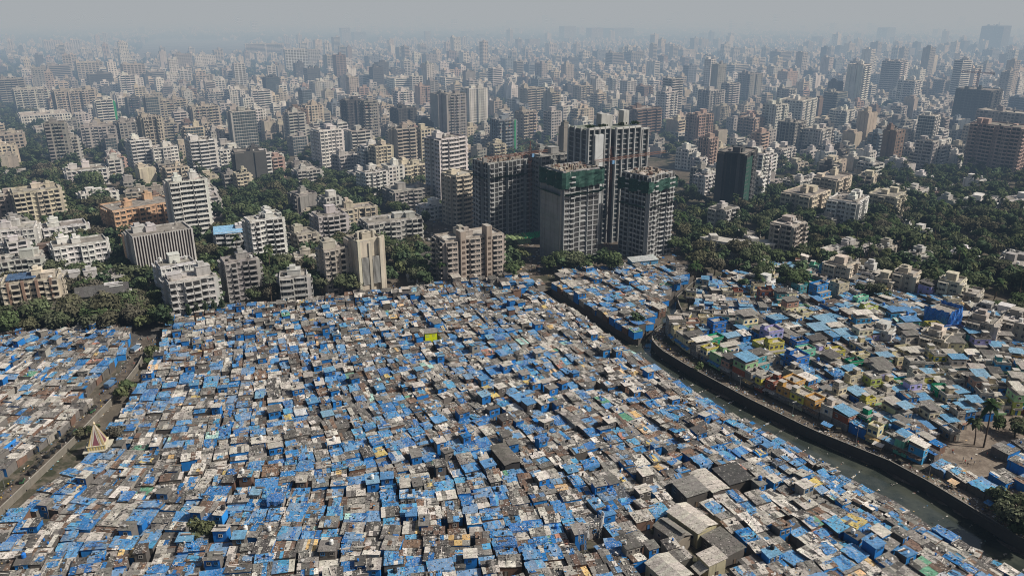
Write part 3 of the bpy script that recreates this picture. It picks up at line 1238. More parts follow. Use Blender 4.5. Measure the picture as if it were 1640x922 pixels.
# ---- painted masonry houses and shacks right of the canal
HFRONT = [P(1484, 748), P(1394, 708), P(1293, 662), P(1193, 616), P(1104, 567), P(1068, 540), P(1100, 500), P(1100, 480), P(1122, 450)]
HBACK = [P(1720, 700), P(1660, 600), P(1640, 560), P(1540, 492), P(1420, 455), P(1295, 432), P(1180, 428)]
YARD = pxpoly([(1480, 742), (1530, 690), (1590, 668), (1700, 660), (1700, 960), (1640, 880), (1560, 800)])
HCOL = [(lin(226, 214, 170), 'cream'), (lin(200, 190, 160), 'beige'), (lin(205, 195, 90), 'yellow'), (lin(120, 200, 170), 'mint'), (lin(60, 150, 200), 'blue'), (lin(30, 110, 190), 'bright blue'),
        (lin(190, 150, 130), 'pink'), (lin(170, 165, 215), 'lilac'), (lin(20, 150, 110), 'green'), (lin(70, 160, 170), 'teal'), (lin(150, 90, 70), 'brick red'), (lin(160, 155, 145), 'grey'),
        (lin(215, 205, 190), 'white'), (lin(130, 125, 118), 'dark grey'), (lin(205, 160, 90), 'ochre'), (lin(180, 192, 96), 'lime'), (lin(150, 190, 140), 'pale green')] + [(lin(160, 155, 145), 'grey'), (lin(215, 205, 190), 'white'), (lin(200, 190, 160), 'beige'), (lin(226, 214, 170), 'cream'), (lin(130, 125, 118), 'dark grey')] * 2
HOUSES = []
SPOTS = [(P(1314, 484)[0], P(1314, 484)[1] + 1), (P(1515, 532)[0], P(1515, 532)[1] + 3)]
N = 200
Lp, LL = resample(HFRONT, N)
Rp, RL = resample(HBACK, N)
RH = random.Random(77)
ncol = 19
for i in range(ncol):
    s0, s1 = i / ncol, (i + 1) / ncol
    sc = (s0 + s1) / 2
    col = [(Lp[k][0] + (Rp[k][0] - Lp[k][0]) * sc, Lp[k][1] + (Rp[k][1] - Lp[k][1]) * sc) for k in range(N + 1)]
    total = LL + (RL - LL) * sc
    pos = RH.uniform(0, 3)
    while pos < total:
        d = RH.uniform(4.6, 7.4)
        tm = (pos + d / 2) / total
        pos += d
        if tm > 1:
            break
        f = tm * N
        k = min(N - 1, int(f))
        x = col[k][0] + (col[k + 1][0] - col[k][0]) * (f - k)
        y = col[k][1] + (col[k + 1][1] - col[k][1]) * (f - k)
        k0, k1 = max(0, k - 8), min(N, k + 9)
        ang = math.atan2(col[k1][1] - col[k0][1], col[k1][0] - col[k0][0]) - math.pi / 2
        wd = math.dist(Lp[k], Rp[k]) * (s1 - s0) - (1.4 if i % 3 == 2 else .3)
        if math.dist((x, y), SPOTS[0]) < 9 or math.dist((x, y), SPOTS[1]) < 11:
            continue
        if wd < 3.0 or not inview(x, y, 4, 60) or inpoly(x, y, YARD) or inpoly(x, y, CANAL) or segdist(x, y, SMOOTHR) < 6.6:
            continue
        px, py, _ = proj(x, y)
        ph = 0.44 if py > 500 else 0.2
        if i == 0:
            ph = 0.85
        if RH.random() < ph:
            HOUSES.append(dict(x=x, y=y, w=min(wd, 11), d=d - .25, row=i, ang=ang + RH.gauss(0, .04), fl=RH.choice([1, 2, 2, 2, 3] if i else [2, 2, 3, 2]), seed=RH.randrange(1 << 30)))
        else:
            n = 2 if wd > 7 else 1
            for q in range(n):
                off = (q - (n - 1) / 2) * wd / n
                s = make_spec(x + math.cos(ang) * off, y + math.sin(ang) * off, wd / n - .2, d - .2, ang + RH.gauss(0, .06), RH, tall=RH.random() < .22, zone='right')
                s['zone'] = 'right'
                if RH.random() < .3:
                    s['clean'] = True
                    if RH.random() < .6:
                        s['kind'] = 'blue'
                specs.append(s)


for (px, py, w_, d_, h_, tl) in ((1508, 756, 7, 5, 2.6, 0), (1528, 764, 6, 6, 2.8, 0), (1548, 775, 7, 5, 2.5, 0), (1572, 788, 7, 6, 2.8, 0), (1592, 800, 6, 6, 2.6, 0), (1608, 730, 7, 6, 3.4, 0),
                                 (1636, 752, 8, 6, 3.6, 0), (1606, 774, 7, 6, 3.0, 0), (1640, 724, 7, 6, 3.4, 0), (1648, 784, 7, 7, 3.2, 0)):
    s = make_spec(*P(px, py), w_, d_, math.radians(28) + RH.gauss(0, .1), RH, h=h_, tall=False, zone='right')
    s['zone'] = 'right'
    if px > 1600:
        s.update(kind='grey', tarp=False, clean=False)
    specs.append(s)


def build_house(hs, name='painted_house', group='painted houses across the canal'):
    r = random.Random(hs['seed'])
    root = empty(name, (hs['x'], hs['y'], 0), hs['ang'])
    w, d, fl = hs['w'], hs['d'], hs['fl']
    H = fl * 2.9 + .2
    col, cn = hs.get('col') or r.choice(HCOL)
    col = tuple(c * .8 for c in col)
    m_ = MB()
    # body with a step back on the top floor, string courses and a recessed ground floor
    step = fl > 1 and r.random() < .45
    z = 0
    for k in range(fl):
        f0 = -d / 2 + (d * .3 if (step and k == fl - 1) else 0)
        ck = jit(col, r, .05) if r.random() < .7 or hs.get('solid') else jit(r.choice(HCOL)[0], r, .05)
        if k == 0 and r.random() < .5 and not hs.get('solid'):
            ck = (0.22, 0.2, 0.18)
        m_.box(-w / 2, w / 2, f0, d / 2, z, z + 2.75, ck, top=(0.30, 0.28, 0.25))
        m_.box(-w / 2 - .12, w / 2 + .12, f0 - .12, d / 2 + .12, z + 2.75, z + 2.9, (0.38, 0.36, 0.33), top=(0.27, 0.25, 0.22))
        z += 2.9
    body = m_.build('wall', ['wall'], root)
    roofk = r.random()
    y0 = -d / 2 + (d * .3 if step else 0)
    m_ = MB()
    if hs.get('solid'):
        roofk = .9
    if roofk < .36:
        rf = r.choice(['sky-blue roof', 'sky-blue roof', 'grey roof', 'pale roof'])
        c0 = {'sky': r.choice(SHEETBLUE), 'gre': r.choice(GREY), 'pal': r.choice(PALE)}[rf[:3]]
        nx = max(2, round(w / 1.1))
        hz = z + r.uniform(.4, 2.2)
        sl = r.uniform(.3, .9)
        for q in range(nx):
            u0, u1 = -w / 2 - .4 + (w + .8) * q / nx, -w / 2 - .4 + (w + .8) * (q + 1) / nx + .04
            c1 = with_a(jit(c0, r, .08), .1)
            m_.face([(u0, y0 - .5, hz + .03 * (q % 2)), (u1, y0 - .5, hz + .03 * (q % 2)), (u1, d / 2 + .3, hz + sl + .03 * (q % 2)), (u0, d / 2 + .3, hz + sl + .03 * (q % 2))], c1)
        for a in (-w / 2 + .1, w / 2 - .1):
            m_.bar((a, y0 + .1, z), (a, y0 + .1, hz), .07, (0.2, 0.2, 0.2))
            m_.bar((a, d / 2 - .1, z), (a, d / 2 - .1, hz + sl), .07, (0.2, 0.2, 0.2))
        m_.build('roof', ['roof'], root)
    else:
        rf = 'flat roof'
        pc = jit(col, r, .1) if r.random() < .6 else (0.4, 0.38, 0.34)
        for a in ((-w / 2, w / 2, y0, y0 + .18), (-w / 2, w / 2, d / 2 - .18, d / 2), (-w / 2, -w / 2 + .18, y0 + .18, d / 2 - .18), (w / 2 - .18, w / 2, y0 + .18, d / 2 - .18)):
            m_.box(a[0], a[1], a[2], a[3], z, z + r.uniform(.7, 1.0), pc)
        m_.box(-w / 2 + .18, w / 2 - .18, y0 + .18, d / 2 - .18, z - .02, z + .03, with_a(jit((.36, .33, .29), r, .25), .35))
        m_.build('roof', ['roof'], root)
        if r.random() < .4 and w > 4:
            m_ = MB()
            sx = r.choice([-1, 1]) * (w / 2 - 1.5)
            m_.box(sx - 1.1, sx + 1.1, d / 2 - 2.6, d / 2 - .3, z, z + 2.3, jit(col, r, .1), top=(.33, .31, .28))
            m_.box(sx - 1.3, sx + 1.3, d / 2 - 2.8, d / 2 - .1, z + 2.3, z + 2.42, (.4, .38, .35))
            m_.build('stair_room', ['wall'], root)
            rf = 'stair room'
    nt_ = r.choice([0, 1, 1, 2])
    tc = r.choice(['black', 'black', 'white'])
    for q in range(nt_):
        if roofk >= .36:
            link('water_tank', tank_mesh(tc), root, (r.uniform(-w / 2 + 1, w / 2 - 1), r.uniform(y0 + 1, max(y0 + 1.1, d / 2 - 1)), z))
    fc = r.choice([(0.3, 0.28, 0.25), (0.5, 0.48, 0.44), lin(60, 120, 170)])
    for k in range(fl):
        f0 = -d / 2 + (d * .3 if (step and k == fl - 1) else 0)
        nb = max(1, round(w / 3.0))
        for q in range(nb):
            u = -w / 2 + w * (q + .5) / nb
            if k == 0 and q == 0:
                link('door', opening_mesh('door', r.choice([(0.12, 0.08, 0.06), lin(50, 100, 150)])), root, (u, f0 - .02, .02))
            else:
                link('window', opening_mesh('window', fc), root, (u, f0 - .02, k * 2.9 + 1.5))
        nb = max(1, round(d / 3.5))
        for sgn in (-1, 1):
            for q in range(nb):
                v = f0 + (d / 2 - f0) * (q + .5) / nb
                if r.random() < .75:
                    link('window', opening_mesh('window', fc), root, (sgn * (w / 2 + .02), v, k * 2.9 + 1.5), sgn * math.pi / 2)
    if hs.get('row') == 0 and r.random() < .75:
        m_ = MB()
        ac = r.choice([BLUE[0], GREY[2], PALE[1], BROWN[2], GREY[0], ODD[0]])
        n_ = max(3, int(d / 1.2))
        for q in range(n_):
            v0, v1 = -d / 2 + d * q / n_, -d / 2 + d * (q + 1) / n_
            o_ = r.uniform(1.2, 1.9)
            m_.face([(-w / 2 - o_, v0, 2.15 + r.uniform(-.1, .1)), (-w / 2 - .04, v0, 2.66), (-w / 2 - .04, v1, 2.66), (-w / 2 - o_, v1, 2.15 + r.uniform(-.1, .1))][::-1], with_a(jit(ac, r, .2), .4))
        m_.build('awning', ['roof'], root)
    if fl > 1 and r.random() < .5:
        m_ = MB()
        m_.box(-w / 2 + .2, w / 2 - .2, -d / 2 - 1.1, -d / 2 - .12, 2.62, 2.74, (.35, .33, .3))
        m_.box(-w / 2 + .2, w / 2 - .2, -d / 2 - 1.1, -d / 2 - 1.02, 2.74, 3.6, jit(r.choice(HCOL)[0], r, .1))
        m_.build('balcony', ['wall'], root)
    tag(root, None, 'house', group)
    st = {1: 'single-storey', 2: 'two-storey', 3: 'three-storey'}[fl]
    return root, f"{st} {cn.replace(' ', '-')} house, {rf}" + (f", {tc} tank" if nt_ and roofk >= .36 else '')


# landmarks that labels refer to
MARKS = [('the temple spire',) + P(160, 722) + ('roadward of', 'canalward of'),
         ('the antenna masts',) + P(950, 870) + ('roadward of', 'canalward of'),
         ('the lime-yellow cabin',) + P(690, 548) + ('roadward of', 'canalward of'),
         ('the dark barn',) + P(808, 730) + ('roadward of', 'canalward of'),
         ('the ribbed shed',) + P(1112, 836) + ('roadward of', 'canalward of'),
         ('the charcoal shed',) + P(1175, 757) + ('roadward of', 'canalward of'),
         ('the rooftop tree',) + P(325, 862) + ('roadward of', 'canalward of'),
         ('the drain mouth',) + P(1010, 552) + ('left of', 'right of'),
         ('the canal bend',) + P(1045, 535) + ('left of', 'right of'),
         ('the avenue corner',) + P(235, 530) + ('left of', 'canalward of'),
         ('the art deco block',) + P(585, 468) + ('roadward of', 'canalward of'),
         ('the white van',) + P(105, 678) + ('left of', 'right of'),
         ('the bare yard',) + P(1560, 700) + ('canalward of', 'beyond'),
         ('the blue-sheeted house',) + P(1520, 525) + ('canalward of', 'right of'),
         ('the blue house',) + P(1315, 478) + ('canalward of', 'right of')]

visible = [s for s in specs if inview(s['x'], s['y'], s['h'], -2)]
key = lambda s: -(s['w'] * (s['d'] * .6 + s['h'] * .5)) / (proj(s['x'], s['y'], 3)[2] ** 2)
low = sorted((s for s in visible if not s['tall']), key=key)[:300]
tall = sorted((s for s in visible if s['tall']), key=key)[:300]
chosen = set(map(id, low)) | set(map(id, tall))
ZG = {'main': 'shacks of the main settlement', 'left': 'shacks beyond the side road', 'wedge': 'shacks between drain and canal', 'right': 'shacks among the painted houses'}
items = []
for s in low:
    o, what = build_shack(s, 'shack', ZG[s['zone']])
    items.append((o, what, s['x'], s['y']))
for s in tall:
    o, what = build_shack(s, 'two_storey_shack', 'taller ' + ZG[s['zone']])
    items.append((o, what, s['x'], s['y']))
MASS = MB()
MR, MT = MB(), MB()
for s in specs:
    if id(s) not in chosen:
        shack_geo(s, MASS, MR, MT, near=False)
nb_ = len(MASS.v)
for src, mi in ((MR, 1), (MT, 2)):
    b = len(MASS.v)
    MASS.v += src.v
    MASS.f += [tuple(i + b for i in f) for f in src.f]
    MASS.c += src.c
    MASS.m += [mi] * len(src.f)
tag(MASS.build('shanty_roofscape', ['wall', 'roof', 'tarp']), 'packed mass of small shacks roofed in tin and blue tarpaulin', 'shanty town', kind='stuff')
tag(LITTER.build('roof_litter', ['paint']), 'stones, boards and scraps scattered over the shack roofs', 'litter', kind='stuff')
for hs in HOUSES[:300]:
    o, what = build_house(hs)
    items.append((o, what, hs['x'], hs['y']))
assign_labels(items, MARKS)
print('shacks', len(specs), 'low', len(low), 'tall', len(tall), 'houses', len(HOUSES))
# ------------------------------------------------------------------ city buildings
PHI = math.radians(34)
BC = {'white': (0.60, 0.59, 0.565), 'cream': (0.52, 0.465, 0.375), 'beige': (0.40, 0.365, 0.315), 'grey': (0.30, 0.29, 0.275), 'dark': (0.10, 0.10, 0.10), 'pink': (0.42, 0.315, 0.27),
      'peach': (0.55, 0.37, 0.24), 'brown': (0.21, 0.155, 0.125), 'pale grey': (0.45, 0.44, 0.42), 'concrete': (0.335, 0.34, 0.34), 'blue grey': (0.20, 0.235, 0.27)}


def fpos(side, W, D, u, off):
    return {'F': (u, -D / 2 - off), 'R': (W / 2 + off, u), 'L': (-W / 2 - off, -u), 'B': (-u, D / 2 + off)}[side]


SROT = {'F': 0, 'R': math.pi / 2, 'L': -math.pi / 2, 'B': math.pi}


def fbox(mb, side, W, D, u0, u1, o0, o1, z0, z1, col, m=0, bottom=False, top=None):
    if side == 'F':
        mb.box(u0, u1, -D / 2 - o1, -D / 2 - o0, z0, z1, col, m, bottom=bottom, top=top)
    elif side == 'B':
        mb.box(-u1, -u0, D / 2 + o0, D / 2 + o1, z0, z1, col, m, bottom=bottom, top=top)
    elif side == 'L':
        mb.box(-W / 2 - o1, -W / 2 - o0, -u1, -u0, z0, z1, col, m, bottom=bottom, top=top)
    else:
        mb.box(W / 2 + o0, W / 2 + o1, u0, u1, z0, z1, col, m, bottom=bottom, top=top)


def fquad(mb, side, W, D, u0, u1, off, z0, z1, col, m=0):
    a, b = fpos(side, W, D, u0, off), fpos(side, W, D, u1, off)
    mb.face([a + (z0,), b + (z0,), b + (z1,), a + (z1,)], col, m)


def glasscol(r):
    q = r.random()
    if q < .62:
        return jit((0.030, 0.034, 0.040), r, .4)
    if q < .85:
        return jit((0.075, 0.08, 0.085), r, .3)
    return jit((0.22, 0.21, 0.19), r, .3)


def facade(mb, side, W, D, u0, u1, off, z0, fl, fh, style, wall, r, lod, coll=None):
    span = u1 - u0
    trim = jit(tuple(min(.66, c * 1.12) for c in wall), r, .05)
    dark = (0.035, 0.035, 0.036)  # tone of flat panels painted in for shaded balcony recesses
    e = 0.06
    if style == 'plain':
        return
    if lod >= 2:
        lo, hi = (.30, .86) if style in ('band', 'balc', 'skel') else (.32, .76)
        if style in ('band', 'skel', 'balc') or lod > 2:
            for k in range(fl):
                z = z0 + k * fh
                a, b = (u0 + span * .06, u1 - span * .06)
                if style in ('balc', 'grid') and span > 8:
                    n = max(2, round(span / 6))
                    for q in range(n):
                        fquad(mb, side, W, D, u0 + span * (q + .14) / n, u0 + span * (q + .86) / n, off + e, z + fh * lo, z + fh * hi, jit((.06, .06, .062), r, .4), 1)
                else:
                    fquad(mb, side, W, D, a, b, off + e, z + fh * lo, z + fh * hi, jit((.06, .06, .062), r, .35), 1)
                if style == 'band' and lod == 2:
                    fbox(mb, side, W, D, u0, u1, off, off + .7, z - .1, z + fh * .27, trim)
        else:
            n = max(1, round(span / 4.2))
            for k in range(fl):
                z = z0 + k * fh
                for q in range(n):
                    if r.random() < .93:
                        fquad(mb, side, W, D, u0 + span * (q + .24) / n, u0 + span * (q + .76) / n, off + e, z + fh * lo, z + fh * hi, glasscol(r), 1)
        return
    if style == 'band':
        n = max(1, round(span / 5.5))
        for k in range(fl):
            z = z0 + k * fh
            fquad(mb, side, W, D, u0 + .3, u1 - .3, off + e, z + fh * .28, z + fh * .88, dark, 1)
            if coll is not None:
                coll.append(('balcony', side, (u0 + u1) / 2, z, off, span, fh))
            else:
                fbox(mb, side, W, D, u0, u1, off, off + 1.0, z - .15, z + fh * .30, jit(trim, r, .06))
            if lod == 0:
                for q in range(n):
                    uc = u0 + span * (q + .5) / n
                    if coll is not None:
                        coll.append(('window', side, uc, z + fh * .58, off, span / n * .62, fh * .5))
                    else:
                        fquad(mb, side, W, D, uc - span / n * .3, uc + span / n * .3, off + e * 2, z + fh * .33, z + fh * .80, glasscol(r), 1)
                for q in range(n + 1):
                    uc = u0 + span * q / n
                    fbox(mb, side, W, D, max(u0, uc - .22), min(u1, uc + .22), off, off + .25, z + fh * .30, z + fh * .9, wall)
        return
    if style == 'glass':
        n = max(2, round(span / 2.4))
        fquad(mb, side, W, D, u0 + .2, u1 - .2, off + e, z0, z0 + fl * fh, (0.055, 0.075, 0.085), 1)
        for k in range(fl + 1):
            z = z0 + k * fh
            fbox(mb, side, W, D, u0, u1, off, off + .22, z - .25, z + .25, trim)
        for q in range(n + 1):
            uc = u0 + span * q / n
            fbox(mb, side, W, D, max(u0, uc - .09), min(u1, uc + .09), off, off + .16, z0, z0 + fl * fh, trim)
        return
    if style == 'fin':
        n = max(4, round(span / 1.5))
        fquad(mb, side, W, D, u0 + .1, u1 - .1, off + e, z0 + fh, z0 + fl * fh, (0.10, 0.075, 0.075), 0)
        for q in range(n + 1):
            uc = u0 + span * q / n
            fbox(mb, side, W, D, uc - .28, uc + .28, off, off + .7, z0 + fh, z0 + fl * fh + .3, trim)
        return
    if style == 'skel':
        n = max(2, round(span / 4.2))
        fquad(mb, side, W, D, u0 + .15, u1 - .15, off + e, z0, z0 + fl * fh, (0.055, 0.055, 0.056), 0)  # flat dark sheet painted in for the shade inside the open floors
        typ = [r.choice('obbow') for _ in range(n)]
        for q in range(n + 1):
            uc = u0 + span * q / n
            fbox(mb, side, W, D, max(u0, uc - .45), min(u1, uc + .45), off, off + .3, z0, z0 + fl * fh, jit(wall, r, .08))
        for k in range(fl):
            z = z0 + k * fh
            fbox(mb, side, W, D, u0, u1, off, off + .45, z - .2, z + .25, jit(wall, r, .08))
            for q in range(n):
                a, b = u0 + span * (q + .1) / n, u0 + span * (q + .9) / n
                if typ[q] == 'b':
                    if coll is not None:
                        coll.append(('balcony', side, (a + b) / 2, z, off, b - a, fh))
                    else:
                        fbox(mb, side, W, D, a, b, off, off + 1.4, z - .15, z + .25 + r.choice([0, .8]), jit(wall, r, .15), bottom=True)
                elif typ[q] == 'w' and r.random() < .8:
                    fbox(mb, side, W, D, a, b, off, off + .12, z, z + fh * .35, jit(wall, r, .12))
        return
    # grid / balc
    bw = 3.3
    n = max(1, round(span / bw))
    pats = {'grid': 'wwwwsw', 'balc': 'wbbwbws'}[style]
    typ = [r.choice(pats) for _ in range(n)]
    if style == 'balc' and 'b' not in typ:
        typ[n // 2] = 'b'
    for q in range(n):
        a, b = u0 + span * q / n, u0 + span * (q + 1) / n
        bwid = b - a
        if style == 'grid' and lod == 0 and r.random() < .5:
            fbox(mb, side, W, D, a - .18, a + .18, off, off + .35, z0, z0 + fl * fh, trim)
        for k in range(fl):
            z = z0 + k * fh
            uc = (a + b) / 2
            if typ[q] == 'b':
                fquad(mb, side, W, D, a + bwid * .1, b - bwid * .1, off + e, z + fh * .05, z + fh * .84, dark, 0)
                if coll is not None:
                    coll.append(('balcony', side, uc, z, off, bwid * .92, fh))
                else:
                    fbox(mb, side, W, D, a + bwid * .04, b - bwid * .04, off, off + 1.25, z - .15, z + fh * .30, jit(trim, r, .1), bottom=True)
                    if r.random() < .3:
                        q0 = r.uniform(.1, .5)
                        fquad(mb, side, W, D, a + bwid * q0, a + bwid * (q0 + r.uniform(.15, .4)), off + 1.28, z + fh * .12, z + fh * .42, jit(r.choice([(.5, .48, .45), (.3, .08, .07), (.08, .15, .35), (.4, .3, .1), (.1, .1, .1)]), r, .3))
                    if r.random() < .25:
                        fquad(mb, side, W, D, a + bwid * .12, b - bwid * .12, off + 1.2, z + fh * .3, z + fh * .85, glasscol(r), 1)
            else:
                ww = bwid * (.66 if typ[q] == 'w' else .3)
                if coll is not None:
                    coll.append(('window', side, uc, z + fh * .54, off, ww, fh * .5))
                else:
                    fquad(mb, side, W, D, uc - ww / 2, uc + ww / 2, off + e, z + fh * .27, z + fh * .82, glasscol(r), 1)
                    if lod == 0:
                        fbox(mb, side, W, D, uc - ww / 2 - .2, uc + ww / 2 + .2, off, off + .6, z + fh * .83, z + fh * .9, trim)
                        if r.random() < .3:
                            fbox(mb, side, W, D, uc - ww / 2, uc + ww / 2, off, off + .4, z + fh * .22, z + fh * .33, jit((.3, .29, .27), r, .3))


def segs(span, r, style, lod):
    if lod >= 2 or style in ('glass', 'fin') or span < 9:
        return [(-span / 2, span / 2, 0.0)]
    n = 2 if span < 15 else 3 if span < 24 else min(6, round(span / 7.5))
    if n == 3:
        cuts = [-.5, -.5 + r.uniform(.25, .38), .5 - r.uniform(.25, .38), .5]
        offs = r.choice([(1.6, 0, 1.6), (0, 1.5, 0), (1.4, 0, .7)])
    else:
        cuts = [-.5 + i / n for i in range(n + 1)]
        offs = [1.5 if (i % 2 == r.choice([0, 0])) else 0 for i in range(n)]
    return [(cuts[i] * span, cuts[i + 1] * span, offs[i]) for i in range(n)]


UNIT = {}


def unit_mesh(kind, w, h, col, style):
    key = (kind, round(w, 1), round(h, 1), tuple(round(c, 2) for c in col), style)
    if key in UNIT:
        return UNIT[key]
    m_ = MB()
    if kind == 'window':
        m_.face([(-w / 2, -.07, -h / 2), (w / 2, -.07, -h / 2), (w / 2, -.07, h / 2), (-w / 2, -.07, h / 2)], (0.04, 0.045, 0.05), 1)
        m_.box(-w / 2 - .12, -w / 2, -.14, 0, -h / 2, h / 2, col)
        m_.box(w / 2, w / 2 + .12, -.14, 0, -h / 2, h / 2, col)
        m_.box(-.06, .06, -.12, 0, -h / 2, h / 2, col)
        m_.box(-w / 2 - .12, w / 2 + .12, -.2, 0, -h / 2 - .14, -h / 2, col)
        m_.box(-w / 2 - .25, w / 2 + .25, -.6, 0, h / 2, h / 2 + .18, col, bottom=True)
    else:
        d = 1.05 if style == 'band' else 1.35
        if style == 'skel':
            m_.box(-w / 2, w / 2, -d, 0, -.18, .14, col, bottom=True)
            m_.box(-w / 2, w / 2, -d, -d + .12, .14, .75, tuple(c * 1.15 for c in col))
        else:
            m_.box(-w / 2, w / 2, -d, 0, -.18, .0, tuple(c * .9 for c in col), bottom=True)
            m_.box(-w / 2, w / 2, -d, -d + .14, 0, h * .30, col)
            m_.box(-w / 2, -w / 2 + .14, -d + .14, 0, 0, h * .30, col)
            m_.box(w / 2 - .14, w / 2, -d + .14, 0, 0, h * .30, col)
    UNIT[key] = m_.mesh(kind, ['facade', 'glass'])
    return UNIT[key]


def roof_geo(mb, W, D, H, wall, r, lod):
    rc = jit(r.choice([(.32, .295, .26), (.38, .355, .32), (.26, .24, .215), (.44, .41, .37)]), r, .1)
    mb.box(-W / 2 + .25, W / 2 - .25, -D / 2 + .25, D / 2 - .25, H - .05, H + .05, rc)
    if lod >= 3:
        return rc
    ph = r.uniform(.8, 1.2)
    pc = jit(tuple(min(.62, c * 1.05) for c in wall), r, .08)
    mb.box(-W / 2, W / 2, -D / 2, -D / 2 + .25, H, H + ph, pc)
    mb.box(-W / 2, W / 2, D / 2 - .25, D / 2, H, H + ph, pc)
    mb.box(-W / 2, -W / 2 + .25, -D / 2 + .25, D / 2 - .25, H, H + ph, pc)
    mb.box(W / 2 - .25, W / 2, -D / 2 + .25, D / 2 - .25, H, H + ph, pc)
    if lod <= 1:
        for k in range(r.randint(2, 5)):          # low curbs, slabs and stored stuff that belong to the roof
            x, y = r.uniform(-W * .38, W * .38), r.uniform(-D * .38, D * .38)
            a, b = r.uniform(.4, 2.2), r.uniform(.4, 1.6)
            mb.box(x - a, x + a, y - b, y + b, H + .05, H + r.uniform(.3, 1.2), jit(r.choice([pc, rc, (.2, .19, .18), (.5, .48, .44)]), r, .15))
    return rc


def stair_geo(mb, W, D, H, wall, r):
    a, b = min(W * .3, r.uniform(2.2, 3.6)), min(D * .3, r.uniform(2.0, 3.2))
    x, y = r.uniform(-W / 2 + a + .5, W / 2 - a - .5), r.uniform(-D / 6, D / 2 - b - .5)
    h = r.uniform(2.6, 4.6)
    c = jit(wall, r, .1)
    mb.box(x - a, x + a, y - b, y + b, H + .05, H + h, c, top=jit((.36, .34, .31), r, .1))
    mb.box(x - a - .2, x + a + .2, y - b - .2, y + b + .2, H + h, H + h + .2, c, bottom=True)
    if r.random() < .55:
        mb.box(x - a * .6, x + a * .3, y - b * .7, y + b * .5, H + h + .2, H + h + r.uniform(1.2, 2.4), jit(c, r, .1))


def tank_geo(mb, W, D, H, r):
    x, y = r.uniform(-W / 2 + 1.5, W / 2 - 1.5), r.uniform(-D / 2 + 1.5, D / 2 - 1.5)
    c = r.choice([(.03, .03, .03), (.6, .6, .57), (.6, .6, .57), (.33, .31, .28)])
    z = H + r.choice([.05, .05, 1.6])
    if z > H + 1:
        mb.box(x - 1.1, x + 1.1, y - 1.1, y + 1.1, z - .2, z, (.3, .29, .27), bottom=True)
        for sx in (-1, 1):
            for sy in (-1, 1):
                mb.box(x + sx * .9 - .12, x + sx * .9 + .12, y + sy * .9 - .12, y + sy * .9 + .12, H, z - .2, (.3, .29, .27))
    mb.cyl(x, y, z, z + 1.7, .85, c, n=8)


def body_geo(mb, W, D, H, fl, styles, wall, r, lod, coll=None):
    fh = H / fl
    base = jit(wall, r, .05)
    mb.box(-W / 2, W / 2, -D / 2, D / 2, 0, H, base, top=(.3, .28, .25))
    sides = 'FLR' if lod < 2 else 'FL' if lod > 2 else 'FLR'
    for side in sides + ('B' if lod == 0 else ''):
        st = styles.get(side, styles['F'])
        span = W if side in 'FB' else D
        for (a, b, off) in segs(span, r, st, lod):
            if off > 0:
                fbox(mb, side, W, D, a, b, 0, off, 0, H, jit(wall, r, .06), top=(.33, .31, .28))
            facade(mb, side, W, D, a + .1, b - .1, off, fh * (.12 if lod < 2 else 0), fl, fh, st, wall, r, lod, coll)


def make_building(name, gx, gy, W, D, H, fl, rot, styles, wall, r, lod, hero=False, tanks=None, stairs=True):
    root = empty(name, (gx, gy, 0), rot)
    mb = MB()
    coll = [] if hero else None
    body_geo(mb, W, D, H, fl, styles, wall, r, lod, coll)
    mb.build('wall', ['facade', 'glass'], root)
    mb = MB()
    roof_geo(mb, W, D, H, wall, r, lod)
    mb.build('roof', ['terrace'], root)
    if stairs:
        for k in range(1 if W < 20 else 2):
            mb = MB()
            stair_geo(mb, W, D, H, wall, r)
            mb.build('stair_room', ['facade'], root)
    for k in range(r.randint(1, 3) if tanks is None else tanks):
        mb = MB()
        tank_geo(mb, W, D, H, r)
        mb.build('water_tank', ['facade'], root)
    if hero:
        trim = tuple(min(.66, c * 1.12) for c in wall)
        for kind in ('window', 'balcony'):
            L = [c for c in coll if c[0] == kind]
            order = {'F': 0, 'L': 1 if gx > 0 else 2, 'R': 2 if gx > 0 else 1, 'B': 3}
            L.sort(key=lambda c: order[c[1]])
            rest = MB()
            for i, (kd, side, u, z, off, w_, h_) in enumerate(L):
                st = styles.get(side, styles['F'])
                x, y = fpos(side, W, D, u, off)
                me = unit_mesh(kind, w_, h_, trim, st)
                if i < 100:
                    link(kind, me, root, (x, y, z), SROT[side])
                else:
                    rest.at(x, y, z, SROT[side])
                    for p in me.polygons:
                        rest.face([tuple(me.vertices[v].co) for v in p.vertices], trim if p.material_index == 0 else (.04, .045, .05), p.material_index)
            if rest.f:
                o = rest.build('remaining_' + kind, ['facade', 'glass'], root)
                o['kind'] = 'stuff'
    return root


BOXES = []          # image boxes of the placed buildings: (x0, x1, y0, y1, distance)
FOOT = []           # footprints: (x, y, radius)
BITEMS = []


def foot(gx, gy, W, D, H):
    FOOT.append((gx, gy, math.hypot(W, D) / 2 * .92))
    px, py, d = proj(gx, gy, 0)
    _, pt, _ = proj(gx, gy, H)
    hw = (W * .85 + D * .55) / 2 * FPX / d
    BOXES.append((px - hw, px + hw, pt, py, d))


def solve(x0, x1, yt, yb, ratio=.75, rot=PHI):
    """photo box -> centre on the ground, width, depth, height"""
    cx = (x0 + x1) / 2
    gx, gy = P(cx, yb)
    d = proj(gx, gy)[2]
    wm = (x1 - x0) * d / FPX
    az = math.atan2(gx, gy)
    a = rot + az
    W = wm / (abs(math.cos(a)) + ratio * abs(math.sin(a)))
    D = W * ratio
    H = max(6, ztop(gy, yt))
    push = .5 * (D * abs(math.cos(a)) + W * abs(math.sin(a))) * .8
    gx += math.sin(az) * push
    gy += math.cos(az) * push
    return gx, gy, W, D, H


